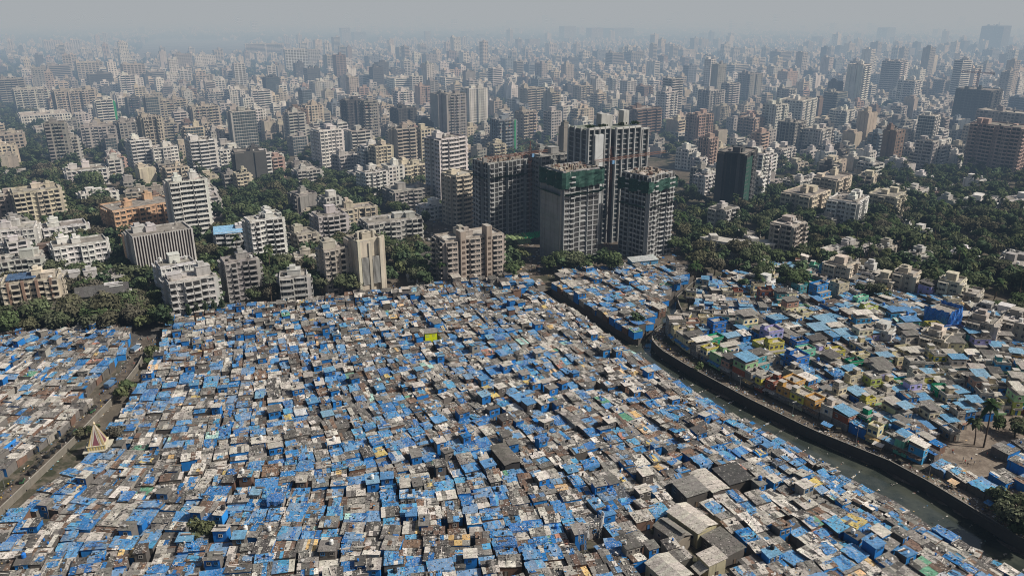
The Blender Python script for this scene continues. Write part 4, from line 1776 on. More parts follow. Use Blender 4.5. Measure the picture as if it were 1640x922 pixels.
FACW = {'band': 'banded balconies', 'grid': 'gridded windows', 'balc': 'stacked balconies', 'skel': 'open unfinished floors', 'glass': 'glazed front', 'fin': 'vertical fins', 'plain': 'blank walls'}

TL, TM, TR, ML, MC, MR_ = (0, 0), (545, 0), (1090, 0), (0, 300), (545, 300), (1090, 300)
SC = 550 / 1636.0
TABLE = []


def T(reg, x0, x1, yt, yb, style, col, side=None, rot=None, ratio=.75, name=None, desc=None, hero=False, tanks=None):
    TABLE.append(dict(x0=reg[0] + x0 * SC, x1=reg[0] + x1 * SC, yt=reg[1] + yt * SC, yb=reg[1] + yb * SC, style=style, col=col, side=side or style, rot=PHI if rot is None else math.radians(rot),
                      ratio=ratio, name=name, desc=desc, hero=hero, tanks=tanks))


# near and middle distance, left half
T(ML, 838, 1010, -25, 275, 'band', 'white', 'plain', 34, .55, 'apartment_tower', 'slim white twelve-storey tower with wide banded balconies and blank shaded flank', True)
T(ML, 1195, 1365, 160, 400, 'balc', 'white', 'grid', 34, .6, 'apartment_tower', 'white ten-storey tower with projecting stair shaft above the blue-roofed hall', True)
T(ML, 520, 845, 100, 255, 'grid', 'peach', 'grid', 44, .62, 'office_building', 'wide peach office block with light grid facade beside the tree-lined avenue', True, 0)
T(ML, 650, 935, 225, 440, 'fin', 'pale grey', 'plain', 36, .6, 'office_building', 'pale block clad in vertical maroon and white fins', False, 2)
T(ML, 625, 716, 225, 395, 'balc', 'peach', 'plain', 40, 1.0, 'apartment_building', 'narrow orange block joined against the finned building', True)
T(ML, 815, 1042, 445, 625, 'balc', 'pale grey', 'grid', 34, .62, 'apartment_building', 'old stained grey block with climbing plants at the slum edge', True)
T(ML, 780, 950, 375, 560, 'grid', 'white', 'grid', 34, .7, 'apartment_building', 'stained white block tucked between finned building and old grey block', True)
T(ML, 1045, 1200, 215, 325, 'band', 'white', 'grid', 20, .8, 'school_building', 'low white building with broad blue pitched sheet roof', True, 0)
T(ML, 1080, 1240, 355, 535, 'balc', 'grey', 'grid', 30, .6, 'apartment_building', 'dark weathered six-storey block beside the large olive tree', True)
T(ML, 1345, 1475, 430, 545, 'band', 'pale grey', 'grid', 14, .8, 'apartment_building', 'grey four-storey block with open galleries facing the shacks', True)
T(ML, 1405, 1530, 335, 400, 'grid', 'beige', 'grid', 20, .8, 'apartment_building', 'low tan block with flat roof behind the palms')
T(ML, 1535, 1660, 300, 510, 'balc', 'beige', 'grid', 30, .85, 'apartment_building', 'tan block with framed balconies next to the art deco block', True)
T(ML, 70, 320, 450, 640, 'balc', 'cream', 'balc', 24, .6, 'apartment_building', 'cream block with brown ribs and solar panels on its roof', True)
T(ML, 400, 620, 510, 600, 'grid', 'white', 'grid', 24, .45, 'school_building', 'long white house with dark grey gabled roof behind the corner trees', False, 0)
T(ML, 350, 580, 440, 515, 'grid', 'pale grey', 'grid', 30, .6, None, 'low pale block with cluttered terraces behind the gabled house')
T(ML, 285, 520, 275, 405, 'grid', 'white', 'grid', 34, .55, None, 'pale four-storey row house with stained white terraces on the avenue', True)
T(ML, 230, 420, 190, 290, 'grid', 'white', 'grid', 34, .6, None, 'low block patched with blue roof sheets beside the avenue')
T(ML, 0, 200, 205, 345, 'grid', 'white', 'grid', 24, .7, None, 'white five-storey corner block with square windows by the left edge', True)
T(ML, 20, 222, 345, 450, 'balc', 'pale grey', 'balc', 24, .6, None, 'pale grey block with stained balconies behind the solar-panel block', True)
T(ML, 108, 302, 20, 190, 'balc', 'cream', 'grid', 34, .7, None, 'cream stepped block standing over the avenue trees', True)
T(ML, 0, 112, 40, 190, 'grid', 'beige', 'balc', 30, .9, None, 'tan block at the left edge behind the white corner block')
T(ML, 130, 270, 10, 60, 'grid', 'beige', None, 34, .7)
T(ML, 400, 560, 30, 110, 'grid', 'white', 'grid', 34, .5, None, 'low white terrace running along the avenue trees')
T(ML, 620, 835, 20, 90, 'grid', 'beige', 'grid', 20, .45, None, 'long low tan block behind the peach office')
T(ML, 1435, 1530, 135, 180, 'grid', 'cream', None, 24, .7)
T(MC, 45, 208, 255, 500, 'plain', 'cream', 'plain', 34, .85, 'art_deco_block', 'tall cream art deco block with black stains and twin louvred bays', True, 3)
T(MC, 450, 775, 255, 450, 'balc', 'beige', 'balc', 30, .42, 'apartment_building', 'wide greige apartment block with four staggered balcony stacks at the shack edge', True, 0)
T(MC, 100, 395, 170, 285, 'balc', 'pale grey', 'balc', 28, .45, 'apartment_building', 'pale four-storey slab with blue tarpaulin on its end roof', True)
T(MC, -10, 172, 105, 190, 'grid', 'cream', 'grid', 28, .5, None, 'long pale low block at the edge of the park')
T(MC, 215, 435, 20, 110, 'balc', 'grey', 'grid', 32, .6, None, 'grey three-storey block behind the pale slab')
T(MC, 372, 492, 95, 155, 'grid', 'white', 'grid', 28, .8, None, 'small white block with blue roof sheets by the tower street')
T(ML, 1500, 1660, 140, 290, 'balc', 'pale grey', 'grid', 30, .8, 'apartment_building', 'pale block with layered balconies beyond the art deco block', True)
# tower cluster in the middle
T(TM, 420, 605, 665, 985, 'band', 'white', 'grid', 40, .85, 'apartment_tower', 'tall white tower with broad balconies behind the cream tower', True)
T(TM, 488, 648, 840, 1075, 'band', 'cream', 'grid', 44, .9, 'apartment_tower', 'cream tower with sunlit banded balconies beside the unfinished tower', True)
T(TM, 15, 108, 480, 660, 'skel', 'dark', 'balc', 34, .8, 'apartment_tower', 'dark slim tower with white balcony edges left of a twin')
T(TM, 105, 186, 485, 690, 'balc', 'grey', 'skel', 34, .8, 'apartment_tower', 'dark grey slim tower with white vertical edge, nearer of twins')
T(TM, 245, 366, 520, 650, 'skel', 'dark', 'balc', 34, .8, 'apartment_tower', 'black-fronted balcony tower behind the brown-finned cream tower')
T(TM, 246, 362, 618, 795, 'band', 'beige', 'plain', 34, .7, 'apartment_tower', 'tan tower with one tall blank brown fin')
T(TM, 35, 152, 628, 770, 'band', 'pale grey', 'plain', 34, .75, 'apartment_tower', 'pale grey ten-storey tower with dark glazed flank')
T(TM, -20, 42, 590, 720, 'band', 'white', None, 34, .8)
T(TM, 150, 252, 700, 865, 'grid', 'cream', 'balc', 34, .7, None, 'cream block with stepped gabled top')
T(TM, 260, 418, 795, 885, 'balc', 'cream', 'balc', 40, .6, None, 'cream four-storey block with tidy square balconies', True)
T(TM, 90, 226, 825, 945, 'balc', 'white', 'grid', 38, .7, None, 'white and grey six-storey block left of the white tower', True)
T(TM, 360, 452, 620, 780, 'grid', 'cream', 'grid', 34, .8)
T(TM, 576, 700, 425, 605, 'grid', 'white', 'grid', 34, .75, 'apartment_tower', 'white gridded tower above the park road')
T(TM, 480, 600, 452, 685, 'balc', 'grey', 'plain', 34, .8, 'apartment_tower', 'grey tower with pale ribs behind the white tower')
T(TM, 484, 572, 575, 665, 'plain', 'white', 'glass', 34, .7, 'apartment_tower', 'dark tower with a glaring blank white wall')
T(TM, 715, 836, 575, 745, 'balc', 'blue grey', 'skel', 34, .8, 'apartment_tower', 'blue-grey unfinished tower with one green net strip')
T(TM, 835, 932, 535, 690, 'balc', 'beige', 'grid', 34, .75, 'apartment_tower', 'tan balcony tower behind the twin-net cranes')
T(TM, 846, 972, 425, 560, 'band', 'beige', 'grid', 34, .7, 'apartment_tower')
T(TM, 1020, 1116, 508, 612, 'grid', 'white', 'grid', 34, .8)
T(TM, 1090, 1202, 522, 612, 'grid', 'cream', 'band', 34, .7)
T(TM, 1110, 1196, 412, 520, 'balc', 'beige', 'grid', 34, .7)
T(TM, 1345, 1518, 525, 675, 'band', 'brown', 'grid', 34, .55, 'apartment_tower', 'brown tower striped with pink end wall behind the glass-finned tower')
T(TM, 1500, 1592, 442, 600, 'balc', 'white', 'grid', 34, .7, 'apartment_tower')
T(TM, 1268, 1328, 376, 470, 'balc', 'white', 'skel', 34, .8)
T(TM, 1408, 1482, 415, 510, 'grid', 'brown', 'band', 34, .8)
T(TM, 225, 372, 376, 465, 'band', 'white', 'grid', 34, .7)
T(TM, 225, 312, 335, 392, 'glass', 'dark', 'glass', 34, .7)
T(TM, 143, 212, 325, 445, 'skel', 'dark', 'grid', 34, .8)
T(TM, 705, 772, 328, 442, 'band', 'white', 'band', 34, .8, 'apartment_tower', 'stepped white tower narrowing upward in mid distance')
T(TM, 470, 578, 372, 452, 'band', 'white', 'grid', 34, .7)
T(TM, 458, 522, 302, 352, 'grid', 'white')
T(TM, 520, 622, 308, 382, 'band', 'dark', 'grid')
T(TM, 764, 836, 282, 352, 'glass', 'blue grey')
T(TM, 824, 872, 296, 402, 'band', 'grey', 'grid')
T(TM, 868, 952, 310, 382, 'band', 'blue grey', 'plain')
T(TM, 1050, 1112, 310, 412, 'grid', 'beige', 'grid')
T(TM, 1055, 1132, 282, 332, 'skel', 'dark')
T(TM, 1134, 1186, 250, 322, 'balc', 'white')
T(TM, 1198, 1262, 246, 315, 'glass', 'blue grey')
T(TM, 1260, 1346, 256, 352, 'band', 'grey')
T(TM, 1345, 1442, 252, 335, 'balc', 'grey', 'skel')
T(TM, 905, 1008, 380, 465, 'band', 'blue grey', 'grid')
T(TM, 1220, 1362, 555, 625, 'grid', 'white', 'grid', 34, .6)
T(TM, 1585, 1690, 240, 300, 'grid', 'pale grey')
T(TM, 975, 1031, 210, 282, 'balc', 'white', 'plain', 34, .8, 'apartment_tower', 'bright white twin slab in the far middle distance')
T(TM, 390, 466, 262, 332, 'grid', 'grey')
T(TM, 343, 386, 255, 332, 'grid', 'white')
T(TM, 118, 202, 270, 342, 'glass', 'blue grey')
for a in ((400, 432, 152, 220), (880, 952, 190, 240), (1040, 1122, 128, 205), (1168, 1250, 136, 212), (1250, 1396, 138, 205), (55, 126, 156, 212), (0, 52, 136, 215), (650, 690, 165, 205), (575, 640, 150, 190), (790, 845, 100, 140)):
    T(TM, *a, 'grid', 'blue grey' if a[0] % 4 else 'grey', None, 34, .6)
# far left
T(TL, 1175, 1272, 212, 288, 'band', 'white', 'grid', 20, .35, 'apartment_tower', 'left of two long white slabs standing together far off')
T(TL, 1270, 1356, 210, 285, 'band', 'white', 'grid', 20, .35, 'apartment_tower', 'right of two long white slabs standing together far off')
T(TL, 1360, 1472, 238, 348, 'balc', 'white', 'grid', 24, .5, 'apartment_tower', 'broad white slab in front of the far twin slabs')
T(TL, 1468, 1532, 240, 335, 'grid', 'pale grey', 'grid', 24, .8)
T(TL, 1405, 1456, 305, 405, 'glass', 'dark')
T(TL, 1455, 1532, 330, 430, 'balc', 'dark', 'band', 34, .8)
T(TL, 1265, 1340, 372, 485, 'glass', 'dark', 'plain', 34, .8)
T(TL, 1485, 1592, 392, 490, 'grid', 'white', 'grid', 34, .7)
T(TL, 1112, 1238, 535, 740, 'glass', 'pale grey', 'plain', 34, .7, 'office_building', 'grey glass tower with one blank cream edge near the park')
T(TL, 910, 1042, 672, 860, 'band', 'white', 'glass', 36, .8, 'apartment_tower', 'white tower with green glass flank and thin balcony bands', True)
T(TL, 630, 728, 672, 820, 'band', 'white', 'grid', 38, .85, 'apartment_tower', 'white tower with bright bands in the left middle ground', True)
T(TL, 730, 858, 705, 815, 'grid', 'white', 'grid', 38, .75, None, 'cream five-storey block with square dark openings', True)
T(TL, 856, 918, 690, 775, 'grid', 'cream')
T(TL, 690, 788, 560, 745, 'skel', 'beige', 'skel', 40, .9, 'apartment_tower', 'tan tower with open unfinished floors and rounded corner')
T(TL, 470, 552, 480, 605, 'band', 'white', 'grid', 36, .8, 'apartment_tower', 'white banded tower wrapped at one side in green net')
T(TL, 412, 562, 605, 715, 'balc', 'pale grey', 'plain', 24, .6, None, 'pale block with four tall ribs and dark recesses')
T(TL, 575, 688, 585, 705, 'grid', 'grey', 'grid', 36, .8)
T(TL, 918, 1052, 510, 645, 'balc', 'beige', 'grid', 34, .65)
T(TL, 765, 898, 480, 595, 'balc', 'beige', 'grid', 34, .6)
T(TL, 798, 862, 355, 432, 'grid', 'white')
T(TL, 588, 658, 362, 485, 'band', 'white')
T(TL, 432, 545, 355, 445, 'skel', 'dark', 'balc')
T(TL, 378, 498, 300, 400, 'balc', 'beige')
T(TL, 243, 348, 315, 410, 'band', 'grey')
T(TL, 595, 702, 310, 422, 'balc', 'beige')
T(TL, 1090, 1172, 430, 535, 'grid', 'white', 'balc', 34, .8, None, 'white block topped by a peach stair dome')
T(TL, 1198, 1298, 435, 555, 'band', 'white', 'plain')
T(TL, 1368, 1458, 540, 695, 'band', 'pale grey', 'grid')
T(TL, 1500, 1640, 625, 810, 'grid', 'white', 'grid', 40, .7, 'apartment_tower', 'large white gridded block left of the dark twins', True)
T(TL, 1405, 1532, 815, 895, 'balc', 'pale grey', 'grid', 30, .7, None, 'light grey five-storey block in the park trees', True)
T(TL, 1068, 1130, 835, 930, 'band', 'grey', 'grid', 34, .9, None, 'grey banded half of a pair above the park')
T(TL, 1122, 1198, 830, 930, 'balc', 'cream', 'grid', 34, .9, None, 'cream half of a pair above the park')
T(TL, 1042, 1152, 715, 815, 'balc', 'white', 'grid')
T(TL, 1128, 1278, 725, 868, 'plain', 'dark', 'grid', 24, .7, None, 'charcoal bulky block standing before the glass tower')
T(TL, 1240, 1302, 735, 860, 'balc', 'white')
T(TL, 258, 348, 590, 800, 'balc', 'grey', 'plain', 24, .7, 'apartment_building', 'left half of a stained grey twin-wing block')
T(TL, 335, 392, 655, 790, 'balc', 'pale grey', 'plain', 24, .9, 'apartment_building', 'right half of a stained grey twin-wing block')
T(TL, -30, 128, 645, 770, 'grid', 'beige', 'balc', 30, .8, None, 'old tan block at the left edge above the avenue trees')
T(TL, 338, 512, 810, 885, 'grid', 'white', 'grid', 30, .7, None, 'low flat-roofed white block beside the upper avenue')
T(TL, 285, 462, 435, 570, 'balc', 'beige', 'skel', 34, .6)
T(TL, 95, 238, 428, 550, 'balc', 'pale grey', 'grid')
T(TL, 22, 132, 380, 515, 'band', 'grey', 'plain')
T(TL, 118, 332, 548, 615, 'grid', 'white', 'grid')
T(TL, 185, 345, 610, 670, 'grid', 'pale grey')
T(TL, 218, 302, 195, 255, 'balc', 'white', 'grid')
T(TL, 344, 388, 192, 255, 'balc', 'white', 'plain')
T(TL, 930, 1022, 362, 445, 'balc', 'beige')
T(TL, 708, 792, 345, 415, 'band', 'grey')
T(TL, 835, 922, 262, 355, 'grid', 'grey', 'grid', 34, .7, 'apartment_tower')
T(TL, 860, 918, 338, 412, 'balc', 'white')
T(TL, 988, 1082, 440, 515, 'balc', 'pale grey')
T(TL, 1022, 1092, 385, 452, 'balc', 'white')
T(TL, 1448, 1545, 505, 645, 'grid', 'cream', 'balc')
T(TL, 920, 1030, 268, 330, 'grid', 'white')
# right
T(TR, 20, 140, 550, 715, 'skel', 'pink', 'grid', 34, .7, 'apartment_tower', 'white block with red-brown balcony frames right of the glass-finned tower')
T(TR, 78, 196, 435, 570, 'skel', 'pale grey', 'skel', 34, .8)
T(TR, 262, 376, 355, 495, 'grid', 'grey', 'balc')
T(TR, 453, 628, 482, 630, 'grid', 'white', 'grid', 50, .6, 'apartment_building', 'white gridded block with a dark red companion')
T(TR, 620, 664, 472, 590, 'plain', 'brown')
T(TR, 668, 772, 445, 580, 'glass', 'grey', 'band', 40, .8)
T(TR, 770, 872, 312, 540, 'band', 'white', 'plain', 46, .8, 'apartment_tower', 'tall white tower with blank cream front and dark fin')
T(TR, 938, 1047, 295, 480, 'band', 'pale grey', 'band', 46, .8, 'apartment_tower', 'tall banded tower with stepped round balconies')
T(TR, 1018, 1118, 388, 530, 'balc', 'white', 'balc', 46, .8)
T(TR, 450, 577, 588, 735, 'skel', 'grey', 'skel', 46, .75, 'apartment_tower', 'grey half-built tower with open floors among white blocks')
T(TR, 575, 702, 620, 740, 'balc', 'pale grey', 'grid', 46, .75)
T(TR, 700, 812, 530, 630, 'grid', 'white', 'balc', 46)
T(TR, 1108, 1198, 555, 730, 'balc', 'white', 'glass', 50, .8, 'apartment_tower', 'dark-sided white tower over the palm groves')
T(TR, 1350, 1602, 605, 845, 'balc', 'pink', 'balc', 38, 1.7, 'residential_block', 'broad pink sixteen-storey block beyond the palms at the right', True)
T(TR, 1290, 1482, 432, 620, 'skel', 'dark', 'skel', 40, 1.2, 'construction_tower', 'dark hazy shell of an unfinished tower below a crane')
T(TR, 1390, 1622, 540, 720, 'balc', 'grey', 'grid', 38, 1.9, 'residential_block', 'long grey block standing directly behind the pink one')
T(TR, 1560, 1700, 470, 570, 'band', 'blue grey')
T(TR, 1418, 1542, 128, 260, 'grid', 'dark', 'grid', 46, .7, 'construction_tower', 'huge hazy grey tower with crane on top at upper right')
T(TR, 1308, 1362, 198, 270, 'grid', 'dark')
T(TR, 405, 532, 712, 800, 'balc', 'white', 'grid', 40, .7, None, 'white balcony block between the dark net tower and the palms')
T(TR, 625, 792, 855, 965, 'grid', 'cream', 'grid', 46, .7, None, 'cream block behind the white block by the palms', True)
T(TR, 843, 917, 840, 920, 'plain', 'cream', 'balc', 56, .5, None, 'slim cream block with a tall blank wall among palms')
T(TR, 485, 617, 865, 935, 'grid', 'white', 'grid', 40)
T(TR, 268, 392, 565, 680, 'grid', 'pink', 'balc', 46)
T(TR, 290, 412, 735, 930, 'balc', 'white', 'grid', 50, .9, 'apartment_tower', 'white tower standing behind the black and green net tower')
T(TR, 322, 388, 845, 975, 'band', 'white', 'grid', 50, .8, 'apartment_building', 'white banded block tucked beside the black and green tower')
T(TR, 1235, 1352, 575, 660, 'fin', 'blue grey')
T(TR, 192, 322, 312, 385, 'band', 'pale grey')
T(TR, 455, 547, 345, 435, 'grid', 'pink')
T(TR, 583, 647, 340, 392, 'skel', 'dark')
T(TR, 700, 760, 290, 360, 'grid', 'blue grey')
T(TR, 730, 772, 225, 275, 'grid', 'dark')
T(TR, 1058, 1108, 232, 282, 'grid', 'grey')
T(TR, 620, 672, 178, 225, 'grid', 'dark')
T(TR, 70, 130, 190, 250, 'balc', 'beige')
T(TR, 580, 626, 205, 260, 'grid', 'grey')
T(TR, 930, 1010, 135, 215, 'grid', 'blue grey')
T(TR, 420, 520, 250, 330, 'band', 'grey')
T(TR, 1210, 1275, 315, 385, 'balc', 'white')
T(TR, 1120, 1190, 430, 500, 'balc', 'beige')
T(TR, 1195, 1275, 385, 480, 'balc', 'grey')
T(TR, 1430, 1500, 240, 310, 'grid', 'blue grey')
T(TR, 60, 162, 840, 930, 'balc', 'white', 'grid')
T(MR_, 415, 568, 185, 345, 'balc', 'beige', 'balc', 44, .8, 'apartment_building', 'brownish six-storey block with framed balconies beside the curved school', True)
T(MR_, 128, 262, 110, 215, 'balc', 'pale grey', 'grid', 40, .8, None, 'stained block with brick-red flank above the curved school', True)
T(MR_, 688, 866, 70, 210, 'grid', 'white', 'grid', 52, .7, None, 'white seven-storey block with neat dark windows by the palms', True)
T(MR_, 475, 690, 40, 150, 'grid', 'cream', 'grid', 44, .7, None, 'cream six-storey block behind the white one', True)
T(MR_, 885, 1047, 45, 145, 'balc', 'cream', 'grid', 50, .7, None, 'pale cream block half sunk in palm trees', True)
T(MR_, 1040, 1162, 20, 80, 'grid', 'pale grey', 'grid', 50)
T(MR_, 1345, 1500, 70, 125, 'band', 'white', None, 40, .6, 'school_building', 'long flat white hall at the right among trees', False, 0)
T(MR_, 1500, 1690, 70, 125, 'band', 'white', None, 20, .3, 'school_building', 'long low white wing at the right edge among trees', False, 0)
T(MR_, 1048, 1100, 185, 225, 'grid', 'white')
T(MR_, 640, 770, 150, 215, 'grid', 'grey')
T(MR_, 1100, 1185, 220, 255, 'grid', 'white', None, 40, .8)
T(MR_, 735, 890, 295, 345, 'grid', 'pale grey', None, 40, .6)
T(MR_, 905, 1015, 300, 345, 'grid', 'beige', None, 40, .6)
T(MR_, 1280, 1395, 325, 365, 'grid', 'white', None, 40, .6)
T(MR_, 1500, 1690, 375, 440, 'grid', 'grey', None, 40, .5)
# masonry houses at the tree edge of the right settlement
for a in ((680, 822, 375, 465, 'cream'), (830, 930, 410, 460, 'white'), (1003, 1118, 420, 515, 'cream'), (920, 1005, 445, 510, 'cream'), (1218, 1330, 455, 555, 'cream'), (1295, 1418, 510, 570, 'beige'), (1348, 1485, 650, 775, 'beige'),
          (1503, 1660, 650, 755, 'beige'), (1130, 1265, 725, 815, 'cream'), (350, 442, 460, 515, 'white'), (900, 1005, 690, 755, 'pale grey'), (1390, 1480, 595, 640, 'grey'), (1480, 1610, 610, 665, 'white')):
    T(MR_, *a[:4], 'grid', a[4], 'grid', 46, .8, 'walk_up_block', None, True)

NAMECOL = {'white': 'white', 'cream': 'cream', 'beige': 'tan', 'grey': 'grey', 'dark': 'charcoal', 'pink': 'pinkish', 'peach': 'peach', 'brown': 'brown', 'pale grey': 'pale grey', 'concrete': 'concrete', 'blue grey': 'blue-grey'}
RB = random.Random(21)
ROOTS = {}
for t in TABLE:
    gx, gy, W, D, H = solve(t['x0'], t['x1'], t['yt'], t['yb'], t['ratio'], t['rot'])
    dist = proj(gx, gy)[2]
    fl = max(2, round(H / 3.15))
    if dist > 2200:
        fl = max(2, min(fl, 22))
    wall = jit(BC[t['col']], RB, .06)
    lod = 0 if dist < 750 else 1 if dist < 1300 else 2
    name = t['name'] or ('apartment_tower' if H > 34 else 'apartment_block')
    root = make_building(name, gx, gy, W, D, H, fl, t['rot'], {'F': t['style'], 'L': t['side'], 'R': t['style'] if t['style'] != 'glass' else t['side'], 'B': 'grid'}, wall, RB, lod, t['hero'], t['tanks'], stairs=dist < 2500)
    foot(gx, gy, W, D, H)
    cat = {'office_building': 'office building', 'school_building': 'school', 'construction_tower': 'unfinished tower'}.get(name, 'apartment building')
    tag(root, t['desc'], cat, None if t['desc'] else 'apartment buildings of the city')
    if not t['desc']:
        kind = 'slim tower' if H > 34 else 'low block' if H < 13 else 'block'
        BITEMS.append((root, f"{NAMECOL[t['col']]} {kind} with {FACW[t['style']]}", gx, gy))
    t['root'], t['g'] = root, (gx, gy, W, D, H)
    if t['desc']:
        ROOTS[t['desc']] = t


def bydesc(s):
    return next(t for t in TABLE if t['desc'] and s in t['desc'])


# gabled / blue roofs on the two school buildings
t = bydesc('broad blue pitched')
gx, gy, W, D, H = t['g']
mb = MB()
n = 12
for q in range(n):
    u0, u1 = -W / 2 - 1 + (W + 2) * q / n, -W / 2 - 1 + (W + 2) * (q + 1) / n
    c = with_a(jit(lin(128, 172, 205), RB, .07), .05)
    mb.face([(u0, -D / 2 - 1, H + .4), (u1, -D / 2 - 1, H + .4), (u1, 0, H + 3.2), (u0, 0, H + 3.2)], c)
    mb.face([(u0, 0, H + 3.2), (u1, 0, H + 3.2), (u1, D / 2 + 1, H + .4), (u0, D / 2 + 1, H + .4)], c)
mb.build('pitched_roof', ['roof'], t['root'])
t = bydesc('dark grey gabled')
gx, gy, W, D, H = t['g']
mb = MB()
for q in range(n):
    u0, u1 = -W / 2 - 1 + (W + 2) * q / n, -W / 2 - 1 + (W + 2) * (q + 1) / n
    c = with_a(jit((.085, .082, .08), RB, .1), .05)
    mb.face([(u0, -D / 2 - 1.2, H + .3), (u1, -D / 2 - 1.2, H + .3), (u1, 0, H + 3.8), (u0, 0, H + 3.8)], c)
    mb.face([(u0, 0, H + 3.8), (u1, 0, H + 3.8), (u1, D / 2 + 1.2, H + .3), (u0, D / 2 + 1.2, H + .3)], c)
mb.build('gabled_roof', ['roof'], t['root'])
# solar panels on the cream block
t = bydesc('solar panels')
gx, gy, W, D, H = t['g']
for q in range(5):
    mb = MB()
    for k in range(6):
        x, y = -W * .42 + k * W * .09, -D * .34 + q * D * .13
        mb.face([(x, y, H + 1.3), (x + W * .082, y, H + 1.3), (x + W * .082, y + D * .10, H + 2.0), (x, y + D * .10, H + 2.0)], (.06, .10, .17), 1)
        mb.bar((x + .1, y + D * .09, H), (x + .1, y + D * .09, H + 1.9), .05, (.4, .4, .4))
    mb.build('solar_panel_row', ['facade', 'glass'], t['root'])
for k in range(4):           # brown ribs up the front
    mb = MB()
    u = -W / 2 + W * (k + .5) / 4
    mb.box(u - .55, u + .55, -D / 2 - 2.2, -D / 2, 0, H + 1.2, (.24, .16, .12))
    mb.build('rib', ['facade'], t['root'])
# art deco block: louvred twin bays, framing piers, roof cylinders
t = bydesc('tall cream art deco')
gx, gy, W, D, H = t['g']
wall = (.50, .46, .37)
for side, span in (('F', W), ('R', D)):
    for k in range(3):
        mb = MB()
        u = -span / 2 + span * (.08 + .42 * k)
        fbox(mb, side, W, D, u - .8, u + .8, 0, 2.2, 0, H - 1 + (2.0 if k != 1 else 0), jit(wall, RB, .08))
        mb.build('pier', ['facade'], t['root'])
    for k in range(2):
        mb = MB()
        u = -span / 2 + span * (.29 + .42 * k)
        fquad(mb, side, W, D, u - span * .13, u + span * .13, 1.7, 5, H * .70, (.03, .03, .03))
        for j in range(26):
            z = 5 + (H * .70 - 5) * j / 26
            fbox(mb, side, W, D, u - span * .13, u + span * .13, 1.7, 1.95, z, z + .28, (.36, .36, .34))
        mb.build('louvre_bay', ['facade'], t['root'])
for k in range(4):
    mb = MB()
    mb.cyl(-W / 2 + W * (.2 + .2 * k), -D * .2, H, H + 4.2, 1.0, (.45, .42, .35), n=10)
    mb.build('roof_cylinder', ['facade'], t['root'])
# stair towers of the wide greige block
t = bydesc('greige')
gx, gy, W, D, H = t['g']
for k, u in enumerate((-.22, .24)):
    mb = MB()
    mb.box(W * u - 1.7, W * u + 1.7, -D / 2 - 2.4, -D / 2 + 3.5, 0, H + (5.5 if k == 0 else 6.5), (.36, .30, .25), top=(.4, .37, .33))
    for z in range(8):
        mb.face([(W * u - 1.0, -D / 2 - 2.46, z * 3.1 + 1.2), (W * u + 1.0, -D / 2 - 2.46, z * 3.1 + 1.2), (W * u + 1.0, -D / 2 - 2.46, z * 3.1 + 2.7), (W * u - 1.0, -D / 2 - 2.46, z * 3.1 + 2.7)], (.11, .085, .07))
    mb.build('stair_tower', ['facade'], t['root'])
# blank fins / nets
t = bydesc('wrapped at one side')
gx, gy, W, D, H = t['g']
mb = MB()
mb.box(W / 2 + .3, W / 2 + 3.0, -D / 2, D / 2, 0, H * .95, (.02, .3, .14))
mb.build('safety_net', ['brightnet'], t['root'])
t = bydesc('one green net strip')
gx, gy, W, D, H = t['g']
mb = MB()
mb.box(W * .34, W * .42, -D / 2 - 2.6, -D / 2 - 2.2, 0, H, (.05, .35, .25))
mb.build('safety_net', ['brightnet'], t['root'])

# ---------------- the construction group
CONC = BC['concrete']


def net_wrap(root, W, D, z0, z1, mat='net', off=2.2, top=False):
    """sagging cloth hung round the upper floors: each side one part"""
    for side in 'FLR':
        span = W if side == 'F' else D
        mb = MB()
        n = max(4, round(span / 2))
        m_ = 6
        rr = random.Random(int(z1 * 10) + ord(side))
        ext = off
        pts = {}
        for i in range(n + 1):
            for j in range(m_ + 1):
                u = -span / 2 - ext + (span + 2 * ext) * i / n
                o_ = off + rr.uniform(-.4, .5) + .5 * math.sin(i * 1.7)
                z = z0 + (z1 - z0) * j / m_ + rr.uniform(-.3, .3) + (rr.uniform(-.8, .4) if j == 0 else 0)
                x, y = fpos(side, W, D, u, o_)
                pts[i, j] = (x, y, z)
        for i in range(n):
            for j in range(m_):
                mb.face([pts[i, j], pts[i + 1, j], pts[i + 1, j + 1], pts[i, j + 1]], (.02, .1, .07))
        mb.build('safety_net', [mat], root)


def net_skirt(root, W, D, z, mat='net'):
    mb = MB()
    rr = random.Random(int(z))
    for side in 'FLR':
        span = W if side == 'F' else D
        n = max(4, round(span / 2.5))
        p = []
        for i in range(n + 1):
            u = -span / 2 + span * i / n
            a = fpos(side, W, D, u, 1.6)
            b = fpos(side, W, D, u * 1.08, 4.6)
            dz = rr.uniform(-.5, .3)
            p.append((a + (z + rr.uniform(-.2, .1) - .5,), b + (z + 1.6 + dz,)))
        for i in range(n):
            mb.face([p[i][0], p[i + 1][0], p[i + 1][1], p[i][1]], (.03, .13, .09))
    mb.build('catch_net', [mat], root)


def rough_top(root, W, D, H, r):
    mb = MB()
    for k in range(int(W * D / 9)):
        x, y = r.uniform(-W / 2 + .5, W / 2 - .5), r.uniform(-D / 2 + .5, D / 2 - .5)
        a, b = r.uniform(.15, 1.6), r.uniform(.15, 1.2)
        mb.box(x - a, x + a, y - b, y + b, H, H + r.uniform(.4, 2.6) / (a + .5), jit(r.choice([(.3, .25, .2), (.22, .2, .18), (.36, .32, .27), (.15, .09, .07)]), r, .2))
    for k in range(60):
        x, y = r.uniform(-W / 2, W / 2), r.uniform(-D / 2, D / 2)
        mb.bar((x, y, H), (x + r.uniform(-.1, .1), y, H + r.uniform(.9, 2.0)), .05, (.16, .08, .05))
    mb.build('formwork', ['facade'], root)


